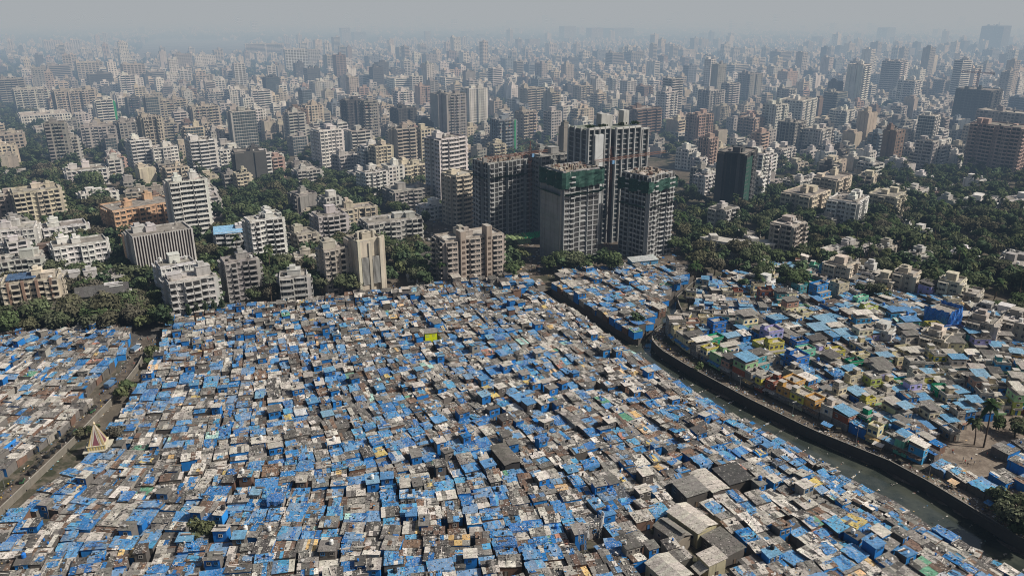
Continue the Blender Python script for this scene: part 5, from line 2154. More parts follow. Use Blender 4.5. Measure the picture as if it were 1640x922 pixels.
def constr(x0, x1, yt, yb, rot, ratio, desc, blankL, seed):
    r = random.Random(seed)
    rot = math.radians(rot)
    gx, gy, W, D, H = solve(x0, x1, yt, yb, ratio, rot)
    fl = round(H / 3.1)
    root = make_building('construction_tower', gx, gy, W, D, H, fl, rot, {'F': 'skel', 'L': 'plain' if blankL else 'skel', 'R': 'skel', 'B': 'skel'}, CONC, r, 0, True, 0, stairs=False)
    if blankL:
        mb = MB()
        for k in range(fl):
            fbox(mb, 'L', W, D, -D / 2 - 1.2, D / 2 + .2, 0, 1.6, k * H / fl, (k + 1) * H / fl - .08, jit((.27, .265, .25), r, .05))
        mb.build('shear_wall', ['facade'], root)
    rough_top(root, W, D, H, r)
    foot(gx, gy, W, D, H)
    tag(root, desc, 'unfinished tower')
    return root, gx, gy, W, D, H


rA, ax, ay, aW, aD, aH = constr(868, 955, 276, 422, 30, .8, 'bare concrete tower with blank left wall, nearer the street corner, green net on top', True, 3)
net_wrap(rA, aW, aD, aH - 8.5, aH + .6)
net_skirt(rA, aW, aD, aH - 13)
rB, bx, by, bW, bD, bH = constr(991, 1068, 283, 414, 42, .85, 'bare concrete tower under green net with brown timber crown, right of its twin', False, 4)
net_wrap(rB, bW, bD, bH - 9, bH - 2)
net_skirt(rB, bW, bD, bH - 18)
rC, cx_, cy_, cW, cD, cH = constr(758, 868, 262, 382, 34, .45, 'wide grey unfinished block with ragged roof and rows of bare balconies', False, 5)
net_skirt(rC, cW, cD, cH - 9)
gx, gy, W, D, H = solve(842, 905, 250, 376, .7, PHI)
r = random.Random(6)
root = make_building('construction_tower', gx, gy, W, D, H, round(H / 3.1), PHI, {'F': 'grid', 'L': 'grid', 'R': 'grid'}, (.27, .27, .265), r, 0, True, 1)
foot(gx, gy, W, D, H)
tag(root, 'grey plastered unfinished tower in shadow between crane mast and bare concrete tower', 'unfinished tower')

# tall glass tower with white vertical fins, two wings
gx, gy, W, D, H = solve(905, 1030, 208, 392, .42, math.radians(30))
root = empty('finned_glass_tower', (gx, gy, 0), math.radians(30))
r = random.Random(8)
wings = [(-W * .32, W * .34, H, 0), (W * .12, W * .40, H * .99, -2.0), (W * .40, W * .20, H * .96, 1.0)]
for k, (cx0, ww, hh, yo) in enumerate(wings):
    mb = MB()
    mb.box(cx0 - ww / 2, cx0 + ww / 2, -D / 2 + yo, D / 2 + yo, 0, hh, (.13, .14, .15), top=(.2, .22, .18))
    mb.build('wing', ['facade'], root)
    mb = MB()
    y0 = -D / 2 + yo
    fl = round(hh / 3.2)
    mb.face([(cx0 - ww / 2 + .2, y0 - .06, 2), (cx0 + ww / 2 - .2, y0 - .06, 2), (cx0 + ww / 2 - .2, y0 - .06, hh - 1), (cx0 - ww / 2 + .2, y0 - .06, hh - 1)], (.05, .065, .075), 1)
    for j in range(fl):
        mb.box(cx0 - ww / 2, cx0 + ww / 2, y0 - .55, y0 - .06, j * hh / fl - .2, j * hh / fl + .5, jit((.28, .29, .29), r, .1))
    mb.build('glazing', ['facade', 'glass'], root)
    nf = max(2, round(ww / 4.5))
    for q in range(nf + 1):
        mb = MB()
        u = cx0 - ww / 2 + ww * q / nf
        mb.box(u - .35, u + .35, y0 - 1.5, y0 + .3, 0, hh + 1.4, (.40, .41, .41))
        mb.build('fin', ['facade'], root)
    mb = MB()
    mb.box(cx0 - ww / 2, cx0 + ww / 2, y0 - 1.5, y0 + .2, hh + .2, hh + 1.3, (.52, .52, .5), bottom=True)
    mb.build('crown_beam', ['facade'], root)
mb = MB()
for v_ in (-.5, -.2, .15, .5):
    mb.box(-W * .49 - 1.0, -W * .485, D * v_ - .5, D * v_ + .5, 0, H + 1, (.52, .53, .52))
for j in range(24):
    mb.box(-W * .49 - .4, -W * .485, -D / 2, D / 2, j * H / 24 - .2, j * H / 24 + .5, (.30, .31, .31))
mb.box(-W * .40, -W * .27, -D / 2 - 2.2, -D / 2 - .2, 0, H - 3, (.56, .58, .58))
mb.build('blank_wall', ['facade'], root)
for (u, h_) in ((-.12, 8), (-.03, 7), (.24, 9)):
    mb = MB()
    mb.box(W * u - 2.2, W * u + 2.2, -2.5, 3, H, H + h_, (.42, .42, .40))
    mb.build('roof_shaft', ['facade'], root)
for u in (-.4, -.2, .1, .35):
    mb = MB()
    for k in range(40):
        x, y, z = W * u + r.gauss(0, 1.6), -D * .3 + r.gauss(0, .7), H + .8 + r.random() * 1.3
        a = r.uniform(.3, .7)
        t_ = r.uniform(0, 3)
        mb.face([(x - a * math.cos(t_), y - a * math.sin(t_), z - a), (x + a * math.cos(t_), y + a * math.sin(t_), z - a), (x + a * math.cos(t_), y + a * math.sin(t_), z + a), (x - a * math.cos(t_), y - a * math.sin(t_), z + a)], jit((.05, .08, .03), r, .4))
    mb.build('roof_planting', ['leaf'], root)
foot(gx, gy, W, D, H)
tag(root, 'tallest tower of the group, dark glass between white vertical fins, planted roof', 'apartment tower')
gx, gy, W, D, H = solve(893, 913, 205, 300, 1.0, PHI)
root = make_building('apartment_tower', gx, gy, W * 1.1, D, H, round(H / 3.2), PHI, {'F': 'plain', 'L': 'plain', 'R': 'grid'}, (.24, .22, .20), random.Random(5), 1)
tag(root, 'slim windowless brown shaft rising left of the finned glass tower', 'apartment tower')
foot(gx, gy, W, D, H)

# black tower with the green net panel
gx, gy, W, D, H = solve(1142, 1202, 247, 342, .7, math.radians(56))
root = make_building('construction_tower', gx, gy, W, D, H, round(H / 3.2), math.radians(56), {'F': 'skel', 'L': 'plain', 'R': 'skel'}, (.085, .09, .095), random.Random(9), 0, True, 1)
mb = MB()
nn = 8
for i in range(nn):
    u0, u1 = -D / 2 + D * i / nn, -D / 2 + D * (i + 1) / nn
    fbox(mb, 'L', W, D, u0, u1, .3, .5 + .2 * (i % 2), 0, H + 1, (.03, .04, .045))
mb.build('dark_net', ['facade'], root)
mb = MB()
fbox(mb, 'F', W, D, -W / 2, -W * .05, 1.6, 1.9, 0, H - 2, (.02, .12, .1))
mb.build('safety_net', ['net'], root)
tag(root, 'tower wrapped in black sheet and dark green net beside a white tower', 'unfinished tower')
foot(gx, gy, W, D, H)

# curved school
root = empty('school_building', P(1178, 408) + (0,))
r = random.Random(31)
gx, gy = P(1178, 408)
pts_ = [P(1120, 404), P(1142, 411), P(1170, 411), P(1200, 413), P(1236, 420)]
hh = 9.5
mbw, mbr = MB(), MB()
arc = []
for k in range(13):
    t = k / 12
    q0, q1, q2 = Vector(P(1120, 404)), Vector(P(1165, 420)), Vector(P(1238, 416))
    p_ = q0 * (1 - t) ** 2 + q1 * 2 * t * (1 - t) + q2 * t * t
    arc.append((p_.x - gx, p_.y - gy))
back = []
for k in range(13):
    a_, b_ = Vector(arc[max(0, k - 1)]), Vector(arc[min(12, k + 1)])
    d_ = (b_ - a_).normalized()
    back.append((arc[k][0] - d_.y * 11, arc[k][1] + d_.x * 11))
for k in range(12):
    f0, f1, k0, k1 = arc[k], arc[k + 1], back[k], back[k + 1]
    mbw.at()
    mbw.face([f0 + (0,), f1 + (0,), f1 + (hh,), f0 + (hh,)], (.52, .50, .46))
    mbw.face([k1 + (0,), k0 + (0,), k0 + (hh,), k1 + (hh,)], (.52, .50, .46))
    L = math.dist(f0, f1)
    mbw.at((f0[0] + f1[0]) / 2, (f0[1] + f1[1]) / 2, 0, math.atan2(f1[1] - f0[1], f1[0] - f0[0]))
    facade(mbw, 'F', L, 0, -L / 2 + .3, L / 2 - .3, 0, 0, 3, hh / 3, 'grid', (.55, .53, .5), r, 0)
    mbr.face([f0 + (hh + .5,), f1 + (hh + .5,), k1 + (hh + .5,), k0 + (hh + .5,)], (.42, .40, .36))
    ex = lambda p0, p1: (p0[0] + (p0[0] - p1[0]) * .06, p0[1] + (p0[1] - p1[1]) * .06)
    a0, a1 = ex(f0, k0), ex(f1, k1)
    mbr.face([a0 + (hh - .1,), a1 + (hh - .1,), a1 + (hh + 1,), a0 + (hh + 1,)], (.56, .54, .5))
    mbr.face([f0 + (hh + 1,), a0 + (hh + 1,), a1 + (hh + 1,), f1 + (hh + 1,)][::-1], (.56, .54, .5))
for f0, k0 in ((arc[0], back[0]), (back[12], arc[12])):
    mbw.at()
    mbw.face([k0 + (0,), f0 + (0,), f0 + (hh + .5,), k0 + (hh + .5,)], (.5, .48, .44))
mbw.build('wall', ['facade', 'glass'], root)
mbr.build('roof', ['facade'], root)
for (q, s_) in ((P(1143, 411), 2.4), (P(1208, 416), 2.4)):
    mb = MB()
    mb.box(q[0] - gx - s_, q[0] - gx + s_, q[1] - gy + 2, q[1] - gy + 8, hh + .3, hh + 3.4, (.52, .5, .46))
    mb.build('stair_room', ['facade'], root)
tag(root, 'low curved white school with long flat roof behind big trees', 'school')
FOOT.append((gx, gy + 6, 22))
# ------------------------------------------------------------------ rest of the city
PARK = pxpoly([(345, 300), (470, 297), (560, 287), (625, 312), (645, 345), (575, 350), (480, 332), (430, 352), (345, 352)])
GREENR = pxpoly([(1078, 330), (1150, 350), (1240, 300), (1300, 330), (1420, 285), (1660, 280), (1660, 540), (1540, 490), (1420, 450), (1290, 428), (1110, 430), (1078, 400)])
SITE = pxpoly([(690, 300), (880, 240), (1095, 260), (1095, 440), (690, 455)])
SLUMR = pxpoly([(1060, 430), (1290, 425), (1420, 448), (1560, 490), (1700, 600), (1700, 980), (1000, 600)])
SLUMM = pxpoly([(-200, 545), (215, 520), (262, 516), (480, 484), (740, 449), (880, 440), (905, 432), (1120, 430), (1700, 1000), (-400, 1000)])
FIELD = pxpoly([(240, 64), (400, 66), (395, 92), (200, 96)])
LOT = pxpoly([(612, 440), (690, 430), (700, 465), (612, 470)])
RC = random.Random(99)


def blocked(x, y, rad):
    for poly in (PARK, SITE, SLUMR, SLUMM, FIELD, LOT):
        if inpoly(x, y, poly):
            return True
    if y < 1200 and segdist(x, y, AVE) < 22 + rad * .8:
        return True
    for (fx, fy, fr) in FOOT:
        if abs(fx - x) < fr + rad and abs(fy - y) < fr + rad and math.hypot(fx - x, fy - y) < (fr + rad) * .92:
            return True
    return False


def hides(x, y, W, D, H):
    px, py, d = proj(x, y)
    pt = proj(x, y, H)[1]
    hw = (W * .85 + D * .55) / 2 * FPX / d
    a0, a1 = px - hw, px + hw
    for (b0, b1, t, b, bd) in BOXES:
        if bd > d:
            ox = min(a1, b1) - max(a0, b0)
            oy = min(py, b) - max(pt, t)
            if ox > 0 and oy > 0 and ox * oy > .30 * (b1 - b0) * (b - t) and (b - t) > 10:
                return True
    return False


cand = []
c34, s34 = math.cos(PHI), math.sin(PHI)


def gridcells(y0, y1, cu, cv):
    R = int(y1 * 1.35 / min(cu, cv)) + 2
    for i in range(-R, R):
        for j in range(-R, R):
            u = i * cu + (9 if i % 4 == 0 else 0)
            v = j * cv + (9 if j % 3 == 0 else 0)
            x, y = u * c34 - v * s34, u * s34 + v * c34
            if y0 <= y < y1 and abs(x) < y * .70 + 60:
                yield x, y


free = []           # cells left to trees
for (y0, y1, cu, cv) in ((395, 1500, 22, 21), (1500, 3000, 25, 24), (3000, 5200, 38, 36), (5200, 8200, 64, 60)):
    for x, y in gridcells(y0, y1, cu, cv):
        x += RC.uniform(-4, 4)
        y += RC.uniform(-4, 4)
        if not inview(x, y, 10, 50):
            continue
        g = vnoise(x / 170, y / 170, 2) * .6 + vnoise(x / 60, y / 60, 4) * .4
        if y > 3000:
            g = vnoise(x / 700, y / 700, 2) * .6 + vnoise(x / 250, y / 250, 4) * .4
        pb = .92 if g < .52 else .62 if g < .62 else .38
        if y < 560:
            pb *= .6
        if inpoly(x, y, GREENR):
            pb = .27
        if (proj(x, y)[0] < 330 and 240 < proj(x, y)[1] < 520):
            pb *= .4
        hn = vnoise(x / 260, y / 260, 7)
        q = RC.random()
        if inpoly(x, y, GREENR) or q < .22 - (.06 if y > 700 else 0):
            fl = RC.randint(1, 3)
        elif q < .86 - hn * .14:
            fl = RC.randint(3, 6)
        elif q < .955 - hn * .05:
            fl = RC.randint(6, 9)
        elif q < .988:
            fl = RC.randint(10, 15)
        else:
            fl = RC.randint(15, 21)
        if y < 700:
            fl = min(fl, 6)
        if y > 2300 and fl > 6:
            fl = RC.randint(2, 6) if RC.random() < .72 else fl
        if y > 2300 and g > .47:
            pb *= .6
        if y > 1500 and proj(x, y)[0] < 560:
            pb *= .62
        sc_ = 1 if y < 3000 else 1.45 if y < 5200 else 2.2
        W, D = RC.uniform(9.5, 18) * sc_, RC.uniform(9, 15) * sc_
        if fl > 9:
            W, D = W * 1.25, D * 1.25
        H = fl * 3.1 * (1.0 if y < 4200 else 1.2)
        if RC.random() > pb or blocked(x, y, math.hypot(W, D) * .42) or hides(x, y, W, D, H):
            free.append((x, y))
            continue
        cand.append(dict(x=x, y=y, W=W, D=D, H=H, fl=fl, rot=PHI + RC.choice([0, 0, 0, math.pi / 2]) + RC.gauss(0, .07), seed=RC.randrange(1 << 30)))
cand.sort(key=lambda c: -(c['W'] + c['D']) * (c['H'] + 8) / proj(c['x'], c['y'])[2] ** 2)
CITY = MB()
STY = ['grid', 'grid', 'balc', 'balc', 'balc', 'band', 'band', 'skel', 'glass']
COLS = ['white'] * 10 + ['pale grey'] * 7 + ['cream'] * 4 + ['beige'] * 4 + ['grey'] * 3 + ['pink', 'brown', 'dark', 'blue grey']
nind = 0
CNT = {}
for c in cand:
    r = random.Random(c['seed'])
    st = r.choice(STY if c['fl'] > 4 else STY[:7])
    side = r.choice(['grid', 'plain', 'balc', st])
    cn = r.choice(COLS)
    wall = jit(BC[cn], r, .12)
    d = proj(c['x'], c['y'])[2]
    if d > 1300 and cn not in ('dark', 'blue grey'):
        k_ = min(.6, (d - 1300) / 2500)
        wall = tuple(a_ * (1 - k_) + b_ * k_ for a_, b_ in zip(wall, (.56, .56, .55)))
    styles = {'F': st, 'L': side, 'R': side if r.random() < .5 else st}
    vis = inview(c['x'], c['y'], c['H'] * .6, 4)
    name = 'bungalow' if c['fl'] <= 2 else 'apartment_tower' if c['H'] > 34 else 'apartment_block'
    lim = {'bungalow': 120, 'apartment_tower': 190, 'apartment_block': 215}[name]
    if vis and CNT.get(name, 0) < lim and d < 2100:
        CNT[name] = CNT.get(name, 0) + 1
        lod = 0 if d < 650 else 1 if d < 1150 else 2
        root = make_building(name, c['x'], c['y'], c['W'], c['D'], c['H'], c['fl'], c['rot'], styles, wall, r, lod, False, r.randint(0, 2) if d < 1100 else r.randint(0, 1), stairs=c['fl'] > 2)
        kind = {'bungalow': 'bungalow', 'apartment_tower': 'slim tower', 'apartment_block': 'low block' if c['fl'] < 5 else 'block'}[name]
        tag(root, None, 'apartment building' if name != 'bungalow' else 'house', 'apartment buildings of the city' if name != 'bungalow' else 'low houses among the trees')
        BITEMS.append((root, f"{NAMECOL[cn]} {kind} with {FACW[st]}", c['x'], c['y']))
        nind += 1
    else:
        lod = 2 if d < 2600 else 3
        CITY.at(c['x'], c['y'], 0, c['rot'])
        rr = r
        W, D, H, fl = c['W'], c['D'], c['H'], c['fl']
        if d > 3600:
            fl = max(1, fl // 2)
        CITY.box(-W / 2, W / 2, -D / 2, D / 2, 0, H, wall, top=jit((.40, .37, .33), r, .2))
        if abs(c['rot'] - PHI) > .8:
            sides = 'LB' if False else 'FLR'
        for side_ in 'FLRB' if d < 3600 else 'FL':
            facade(CITY, side_, W, D, -(W if side_ in 'FB' else D) / 2 + .3, (W if side_ in 'FB' else D) / 2 - .3, 0, 0, fl, H / fl, styles.get(side_, 'grid'), wall, r, lod)
        if d < 4000:
            stair_geo(CITY, W, D, H, wall, r)
            if d < 2400:
                CITY.box(-W / 2, W / 2, -D / 2, -D / 2 + .3, H, H + 1, wall)
                CITY.box(-W / 2, -W / 2 + .3, -D / 2 + .3, D / 2, H, H + 1, wall)
                CITY.box(W / 2 - .3, W / 2, -D / 2 + .3, D / 2, H, H + 1, wall)
tag(CITY.build('distant_city', ['facade', 'glass']), 'hazy spread of small city blocks running to the horizon', 'city', kind='stuff')
print('city', len(cand), 'individual', nind, CNT, 'faces', len(CITY.f))
BMARKS = []
for t in TABLE:
    if t['desc'] and t['name'] in ('apartment_tower', 'office_building', 'construction_tower', 'residential_block', 'school_building', 'art_deco_block'):
        pass
for nm, px, py in (('the slim white banded tower', 310, 385), ('the peach office', 235, 385), ('the white stair-shaft tower', 430, 430), ('the art deco block', 585, 465), ('the cream banded tower', 735, 360),
                   ('the finned glass tower', 965, 390), ('the black netted tower', 1170, 340), ('the pink block', 1580, 280), ('the far twin slabs', 425, 95), ('the grey glass tower', 395, 245),
                   ('the ribbed pale block', 165, 238), ('the tan unfinished tower', 250, 250), ('the stepped white tower', 790, 148), ('the tall cream-fronted tower', 1365, 180), ('the dark crane shell', 1555, 205),
                   ('the brown striped tower', 1030, 225), ('the bright far twin', 880, 95), ('the curved school', 1178, 405), ('the park-road white tower', 760, 200), ('the half-built grey tower', 1262, 245),
                   ('the dark twin towers', 590, 225), ('the hazy crane tower', 1590, 90), ('the green-net white tower', 172, 200), ('the far white pair', 100, 85), ('the broad far slab', 475, 115),
                   ('the white gridded block', 1272, 210), ('the rounded banded tower', 1425, 160), ('the blank-walled cream house', 1385, 308)):
    BMARKS.append((nm,) + P(px, py) + ('left of', 'right of'))
assign_labels(BITEMS, BMARKS)

# ------------------------------------------------------------------ trees


def crown(mb, R, h0, h1, n, r, size, base, lobes=9, flat=1.0):
    L = []
    cz, hz = (h0 + h1) / 2, (h1 - h0) / 2
    for k in range(lobes):
        a = r.uniform(0, 6.283)
        q = r.random() ** .5 * .62
        z = cz + hz * r.uniform(-.45, .55) * flat
        L.append((R * q * math.cos(a), R * q * math.sin(a), z, R * r.uniform(.34, .52), r.uniform(.7, 1.35)))
    for k in range(n):
        lx, ly, lz, lr, lc = r.choice(L)
        th = r.uniform(0, 6.283)
        zz = r.uniform(-.55, 1)
        rr = math.sqrt(max(0, 1 - zz * zz))
        d = lr * r.uniform(.72, 1.08)
        nx, ny, nz = rr * math.cos(th), rr * math.sin(th), zz
        p = Vector((lx + nx * d, ly + ny * d, lz + nz * d * hz / R * 1.15))
        nrm = Vector((nx + r.gauss(0, .45), ny + r.gauss(0, .45), nz + .35 + r.gauss(0, .45))).normalized()
        u = nrm.orthogonal().normalized()
        w_ = nrm.cross(u)
        t = r.uniform(0, 6.283)
        u, w_ = u * math.cos(t) + w_ * math.sin(t), w_ * math.cos(t) - u * math.sin(t)
        s = size * r.uniform(.55, 1.25)
        s2 = s * r.uniform(.5, .9)
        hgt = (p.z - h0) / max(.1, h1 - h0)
        k_ = lc * (.55 + .6 * hgt) * r.uniform(.7, 1.3)  # light from above put into the leaf colour, brighter higher up
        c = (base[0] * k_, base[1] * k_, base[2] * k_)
        mb.face([tuple(p - u * s - w_ * s2), tuple(p + u * s - w_ * s2 * .6), tuple(p + u * s * .7 + w_ * s2), tuple(p - u * s * .8 + w_ * s2 * .8)], c, 0)
    for (lx, ly, lz, lr, lc) in L:       # hearts of the leaf masses, inner shade painted as darker green
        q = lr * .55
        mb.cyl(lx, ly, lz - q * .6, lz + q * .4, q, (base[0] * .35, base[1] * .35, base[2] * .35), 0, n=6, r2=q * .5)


def trunk(mb, h0, R, r, rad=.32):
    top = (r.uniform(-.4, .4), r.uniform(-.4, .4), h0 * 1.15)
    mb.bar((0, 0, 0), top, rad, (.1, .08, .06), 0, 6, rad * .65)
    for k in range(4):
        a = k * 1.57 + r.uniform(-.5, .5)
        mb.bar(top, (math.cos(a) * R * .45, math.sin(a) * R * .45, h0 * 1.15 + R * .55), rad * .5, (.1, .08, .06), 0, 5, rad * .2)


GREENS = [(0.092, 0.126, 0.048), (0.068, 0.104, 0.046), (0.128, 0.146, 0.056), (0.120, 0.116, 0.064), (0.054, 0.086, 0.042)]
PROTO = {}
RT = random.Random(404)
for i, (gname, base, R, h0, h1, lobes) in enumerate((('round dark green', GREENS[1], 4.6, 2.6, 9.5, 9), ('broad mid green', GREENS[0], 6.6, 3.2, 10.5, 14), ('spreading olive', GREENS[3], 7.2, 3.8, 11, 15), ('loose yellow-green', GREENS[2], 5.0, 2.8, 9.0, 8),
                                                   ('tall deep green', GREENS[4], 4.0, 3.2, 13, 11), ('small bushy', GREENS[0], 3.0, 1.2, 5.6, 6))):
    mb = MB()
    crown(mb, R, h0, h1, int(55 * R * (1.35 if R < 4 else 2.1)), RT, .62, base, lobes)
    c_me = mb.mesh('crown', ['leaf'])
    mb = MB()
    trunk(mb, h0, R, RT, .22 + R * .03)
    PROTO[i] = (gname, c_me, mb.mesh('trunk', ['bark']), R)
mb = MB()
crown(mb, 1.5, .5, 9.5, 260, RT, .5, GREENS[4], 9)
COLUMN = (mb.mesh('crown', ['leaf']),)
mb = MB()
mb.cyl(0, 0, 0, 2, .2, (.1, .08, .06))
COLUMN += (mb.mesh('trunk', ['bark']),)


def palm_meshes(seed, h):
    r = random.Random(seed)
    mt_, mc_ = MB(), MB()
    lean = r.uniform(-.8, .8), r.uniform(-.8, .8)
    prev = (0, 0, 0)
    for k in range(5):
        t = (k + 1) / 5
        p = (lean[0] * t * t, lean[1] * t * t, h * t)
        mt_.bar(prev, p, .24 - .02 * k, (.13, .11, .09), 0, 6, .22 - .02 * k)
        prev = p
    for k in range(17):
        a = k * 2.4 + r.uniform(-.2, .2)
        el = r.uniform(-.3, 1.1)
        L = r.uniform(3.0, 4.2)
        pts = []
        for q in range(6):
            t = q / 5
            out = L * t * math.cos(el) * (1 - .12 * t)
            z = h + L * t * math.sin(el) - (1.15 + .5 * math.cos(el)) * t * t * L * .42
            pts.append(Vector((lean[0] + math.cos(a) * out, lean[1] + math.sin(a) * out, z)))
        sd_ = Vector((-math.sin(a), math.cos(a), 0))
        c = jit(r.choice([(.052, .085, .028), (.04, .07, .025), (.075, .095, .035)]), r, .25)
        for q in range(5):
            w0 = .75 * math.sin(math.pi * min(.98, (q + .35) / 5.3))
            w1 = .75 * math.sin(math.pi * min(.98, (q + 1.35) / 5.3))
            dr = Vector((0, 0, -.28))
            for s_ in (-1, 1):
                mc_.face([tuple(pts[q]), tuple(pts[q + 1]), tuple(pts[q + 1] + sd_ * w1 * s_ + dr * w1), tuple(pts[q] + sd_ * w0 * s_ + dr * w0)], c)
    return mc_.mesh('crown', ['leaf']), mt_.mesh('trunk', ['bark'])


PALMS = [palm_meshes(i, h) for i, h in enumerate((9.5, 11.5, 8.0, 13.0))]
TREES, PALMPOS = [], []
SCHOOLF = pxpoly([(1105, 388), (1250, 395), (1255, 424), (1180, 428), (1105, 418)])


def clear_of(x, y, rad):
    for (fx, fy, fr) in FOOT:
        if math.hypot(fx - x, fy - y) < fr * .80 + rad * .45:
            return False
    return True


for c in cand:
    if c['y'] < 2400:
        FOOT.append((c['x'], c['y'], math.hypot(c['W'], c['D']) / 2 * .85))
FG = {}
for f in FOOT:
    FG.setdefault((int(f[0] // 40), int(f[1] // 40)), []).append(f)


def clear_of(x, y, rad):
    i, j = int(x // 40), int(y // 40)
    for a in (-1, 0, 1):
        for b in (-1, 0, 1):
            for (fx, fy, fr) in FG.get((i + a, j + b), ()):
                if math.hypot(fx - x, fy - y) < fr * .80 + rad * .4:
                    return False
    return True


def addtree(x, y, kind=None, sc=None):
    k = RT.choice([0, 0, 1, 1, 2, 3, 4, 5]) if kind is None else kind
    TREES.append((x, y, k, sc or RT.uniform(.75, 1.2), RT.uniform(0, 6.28)))


def scatter(poly, n, pal=0.0, mind=4.0, kinds=None, chk=True):
    xs, ys = [p[0] for p in poly], [p[1] for p in poly]
    got = []
    for _ in range(n * 6):
        x, y = RT.uniform(min(xs), max(xs)), RT.uniform(min(ys), max(ys))
        if not inpoly(x, y, poly) or inpoly(x, y, SCHOOLF) or (chk and not clear_of(x, y, 3.5)) or not inview(x, y, 8, 30):
            continue
        if any(abs(a - x) < mind and abs(b - y) < mind for a, b in got):
            continue
        got.append((x, y))
        if RT.random() < pal:
            PALMPOS.append((x, y))
        else:
            addtree(x, y, RT.choice(kinds) if kinds else None)
        if len(got) >= n:
            break


scatter(PARK, 170, .04, 5.0, [0, 1, 1, 2, 3, 4])
scatter(GREENR, 520, .42, 4.6)
scatter(pxpoly([(-30, 258), (110, 300), (200, 400), (232, 500), (215, 522), (-40, 532)]), 240, .06, 4.6, [0, 1, 1, 2, 4])
scatter(pxpoly([(-30, 160), (40, 190), (110, 290), (-30, 262)]), 110, .03, 6, [0, 1, 2, 4])
scatter(pxpoly([(-40, 502), (225, 497), (235, 520), (205, 530), (-40, 545)]), 44, 0, 5.0, [1, 2, 1], False)
scatter(pxpoly([(225, 470), (262, 480), (268, 515), (225, 525)]), 9, 0, 5.0, [1, 2], False)
scatter(pxpoly([(320, 395), (410, 390), (470, 420), (500, 470), (480, 485), (340, 495), (320, 440)]), 50, .22, 4.5)
scatter(pxpoly([(200, 300), (330, 290), (340, 400), (300, 380)]), 60, .2, 5)
scatter(pxpoly([(460, 350), (520, 350), (520, 470), (480, 470)]), 22, .2, 5)
scatter(pxpoly([(610, 405), (640, 400), (700, 400), (690, 435), (615, 450)]), 14, 0, 4.5)
scatter(pxpoly([(800, 405), (835, 405), (842, 448), (790, 455)]), 12, 0, 4.5, [0, 1, 3])
scatter(pxpoly([(880, 425), (985, 425), (990, 440), (880, 442)]), 16, 0, 4.0, [0, 1, 4], False)
scatter(pxpoly([(1150, 418), (1245, 424), (1250, 444), (1110, 442)]), 12, .1, 5, [1, 2, 0], False)
scatter(pxpoly([(1190, 440), (1280, 440), (1285, 470), (1185, 470)]), 9, 0, 5, [0, 1], False)
for px, py, k, s in ((240, 520, 3, 1.25), (222, 512, 2, 1.1), (205, 512, 1, 1.1), (180, 514, 1, 1.2), (152, 516, 1, 1.1), (250, 503, 3, 1.2), (120, 514, 2, 1.1), (85, 516, 1, 1.1), (50, 520, 2, 1.1), (15, 522, 1, 1.2), (232, 530, 3, .9), (900, 479, 5, .6), (918, 490, 5, .7), (936, 501, 5, .5), (950, 508, 0, .45), (964, 518, 5, .7), (878, 468, 1, .9), (888, 478, 0, .8), (978, 528, 0, .8), (986, 536, 5, .8), (1022, 524, 0, .8), (1058, 512, 3, .7), (325, 868, 3, .85), (246, 575, 3, .75), (243, 590, 5, .9), (200, 642, 3, .75), (205, 628, 5, 1),
                     (130, 705, 2, .5), (150, 700, 1, .5), (190, 705, 2, .55), (1185, 655, 5, .9), (1355, 752, 5, .9), (1530, 570, 1, .75), (1400, 480, 1, .85), (1412, 488, 0, .8), (1375, 478, 4, .7), (445, 482, 2, 1.0), (425, 485, 2, .85),
                     (1592, 812, 5, 1.1), (1612, 820, 1, .7), (1585, 800, 5, .8), (1630, 860, 5, 1.2), (1640, 845, 2, .8), (1650, 870, 1, .9), (1622, 868, 5, 1.2), (1655, 850, 1, 1), (1620, 850, 1, .9), (1605, 835, 5, 1.1), (1630, 880, 1, .9), (1640, 830, 2, .8), (1600, 690, 5, 1), (1625, 700, 1, .7), (1120, 595, 5, .7), (1065, 590, 5, .5), (1110, 500, 5, .7), (1125, 505, 5, .7), (350, 488, 0, .8), (1640, 700, 2, .8), (760, 460, 5, .8)):
    addtree(*P(px, py), k, s)
PALMPOS += [P(388, 402), P(400, 396), P(345, 408), P(492, 445), P(500, 452), P(380, 410), P(1215, 475), P(1110, 468), P(710, 455), P(1560, 712), P(1575, 716)]
for i in range(len(AVE) * 14):
    t = RT.random() * (len(AVE) - 1.001)
    k = int(t)
    ax_, ay_ = AVE[k][0] + (AVE[k + 1][0] - AVE[k][0]) * (t - k), AVE[k][1] + (AVE[k + 1][1] - AVE[k][1]) * (t - k)
    side = RT.choice([-1, 1])
    if ay_ < 470 and RT.random() < .6:
        continue
    q_ = RT.uniform(7, 19)
    addtree(ax_ + side * q_ * c34, ay_ + side * q_ * s34, RT.choice([0, 1, 1, 2, 4]), RT.uniform(.95, 1.45))
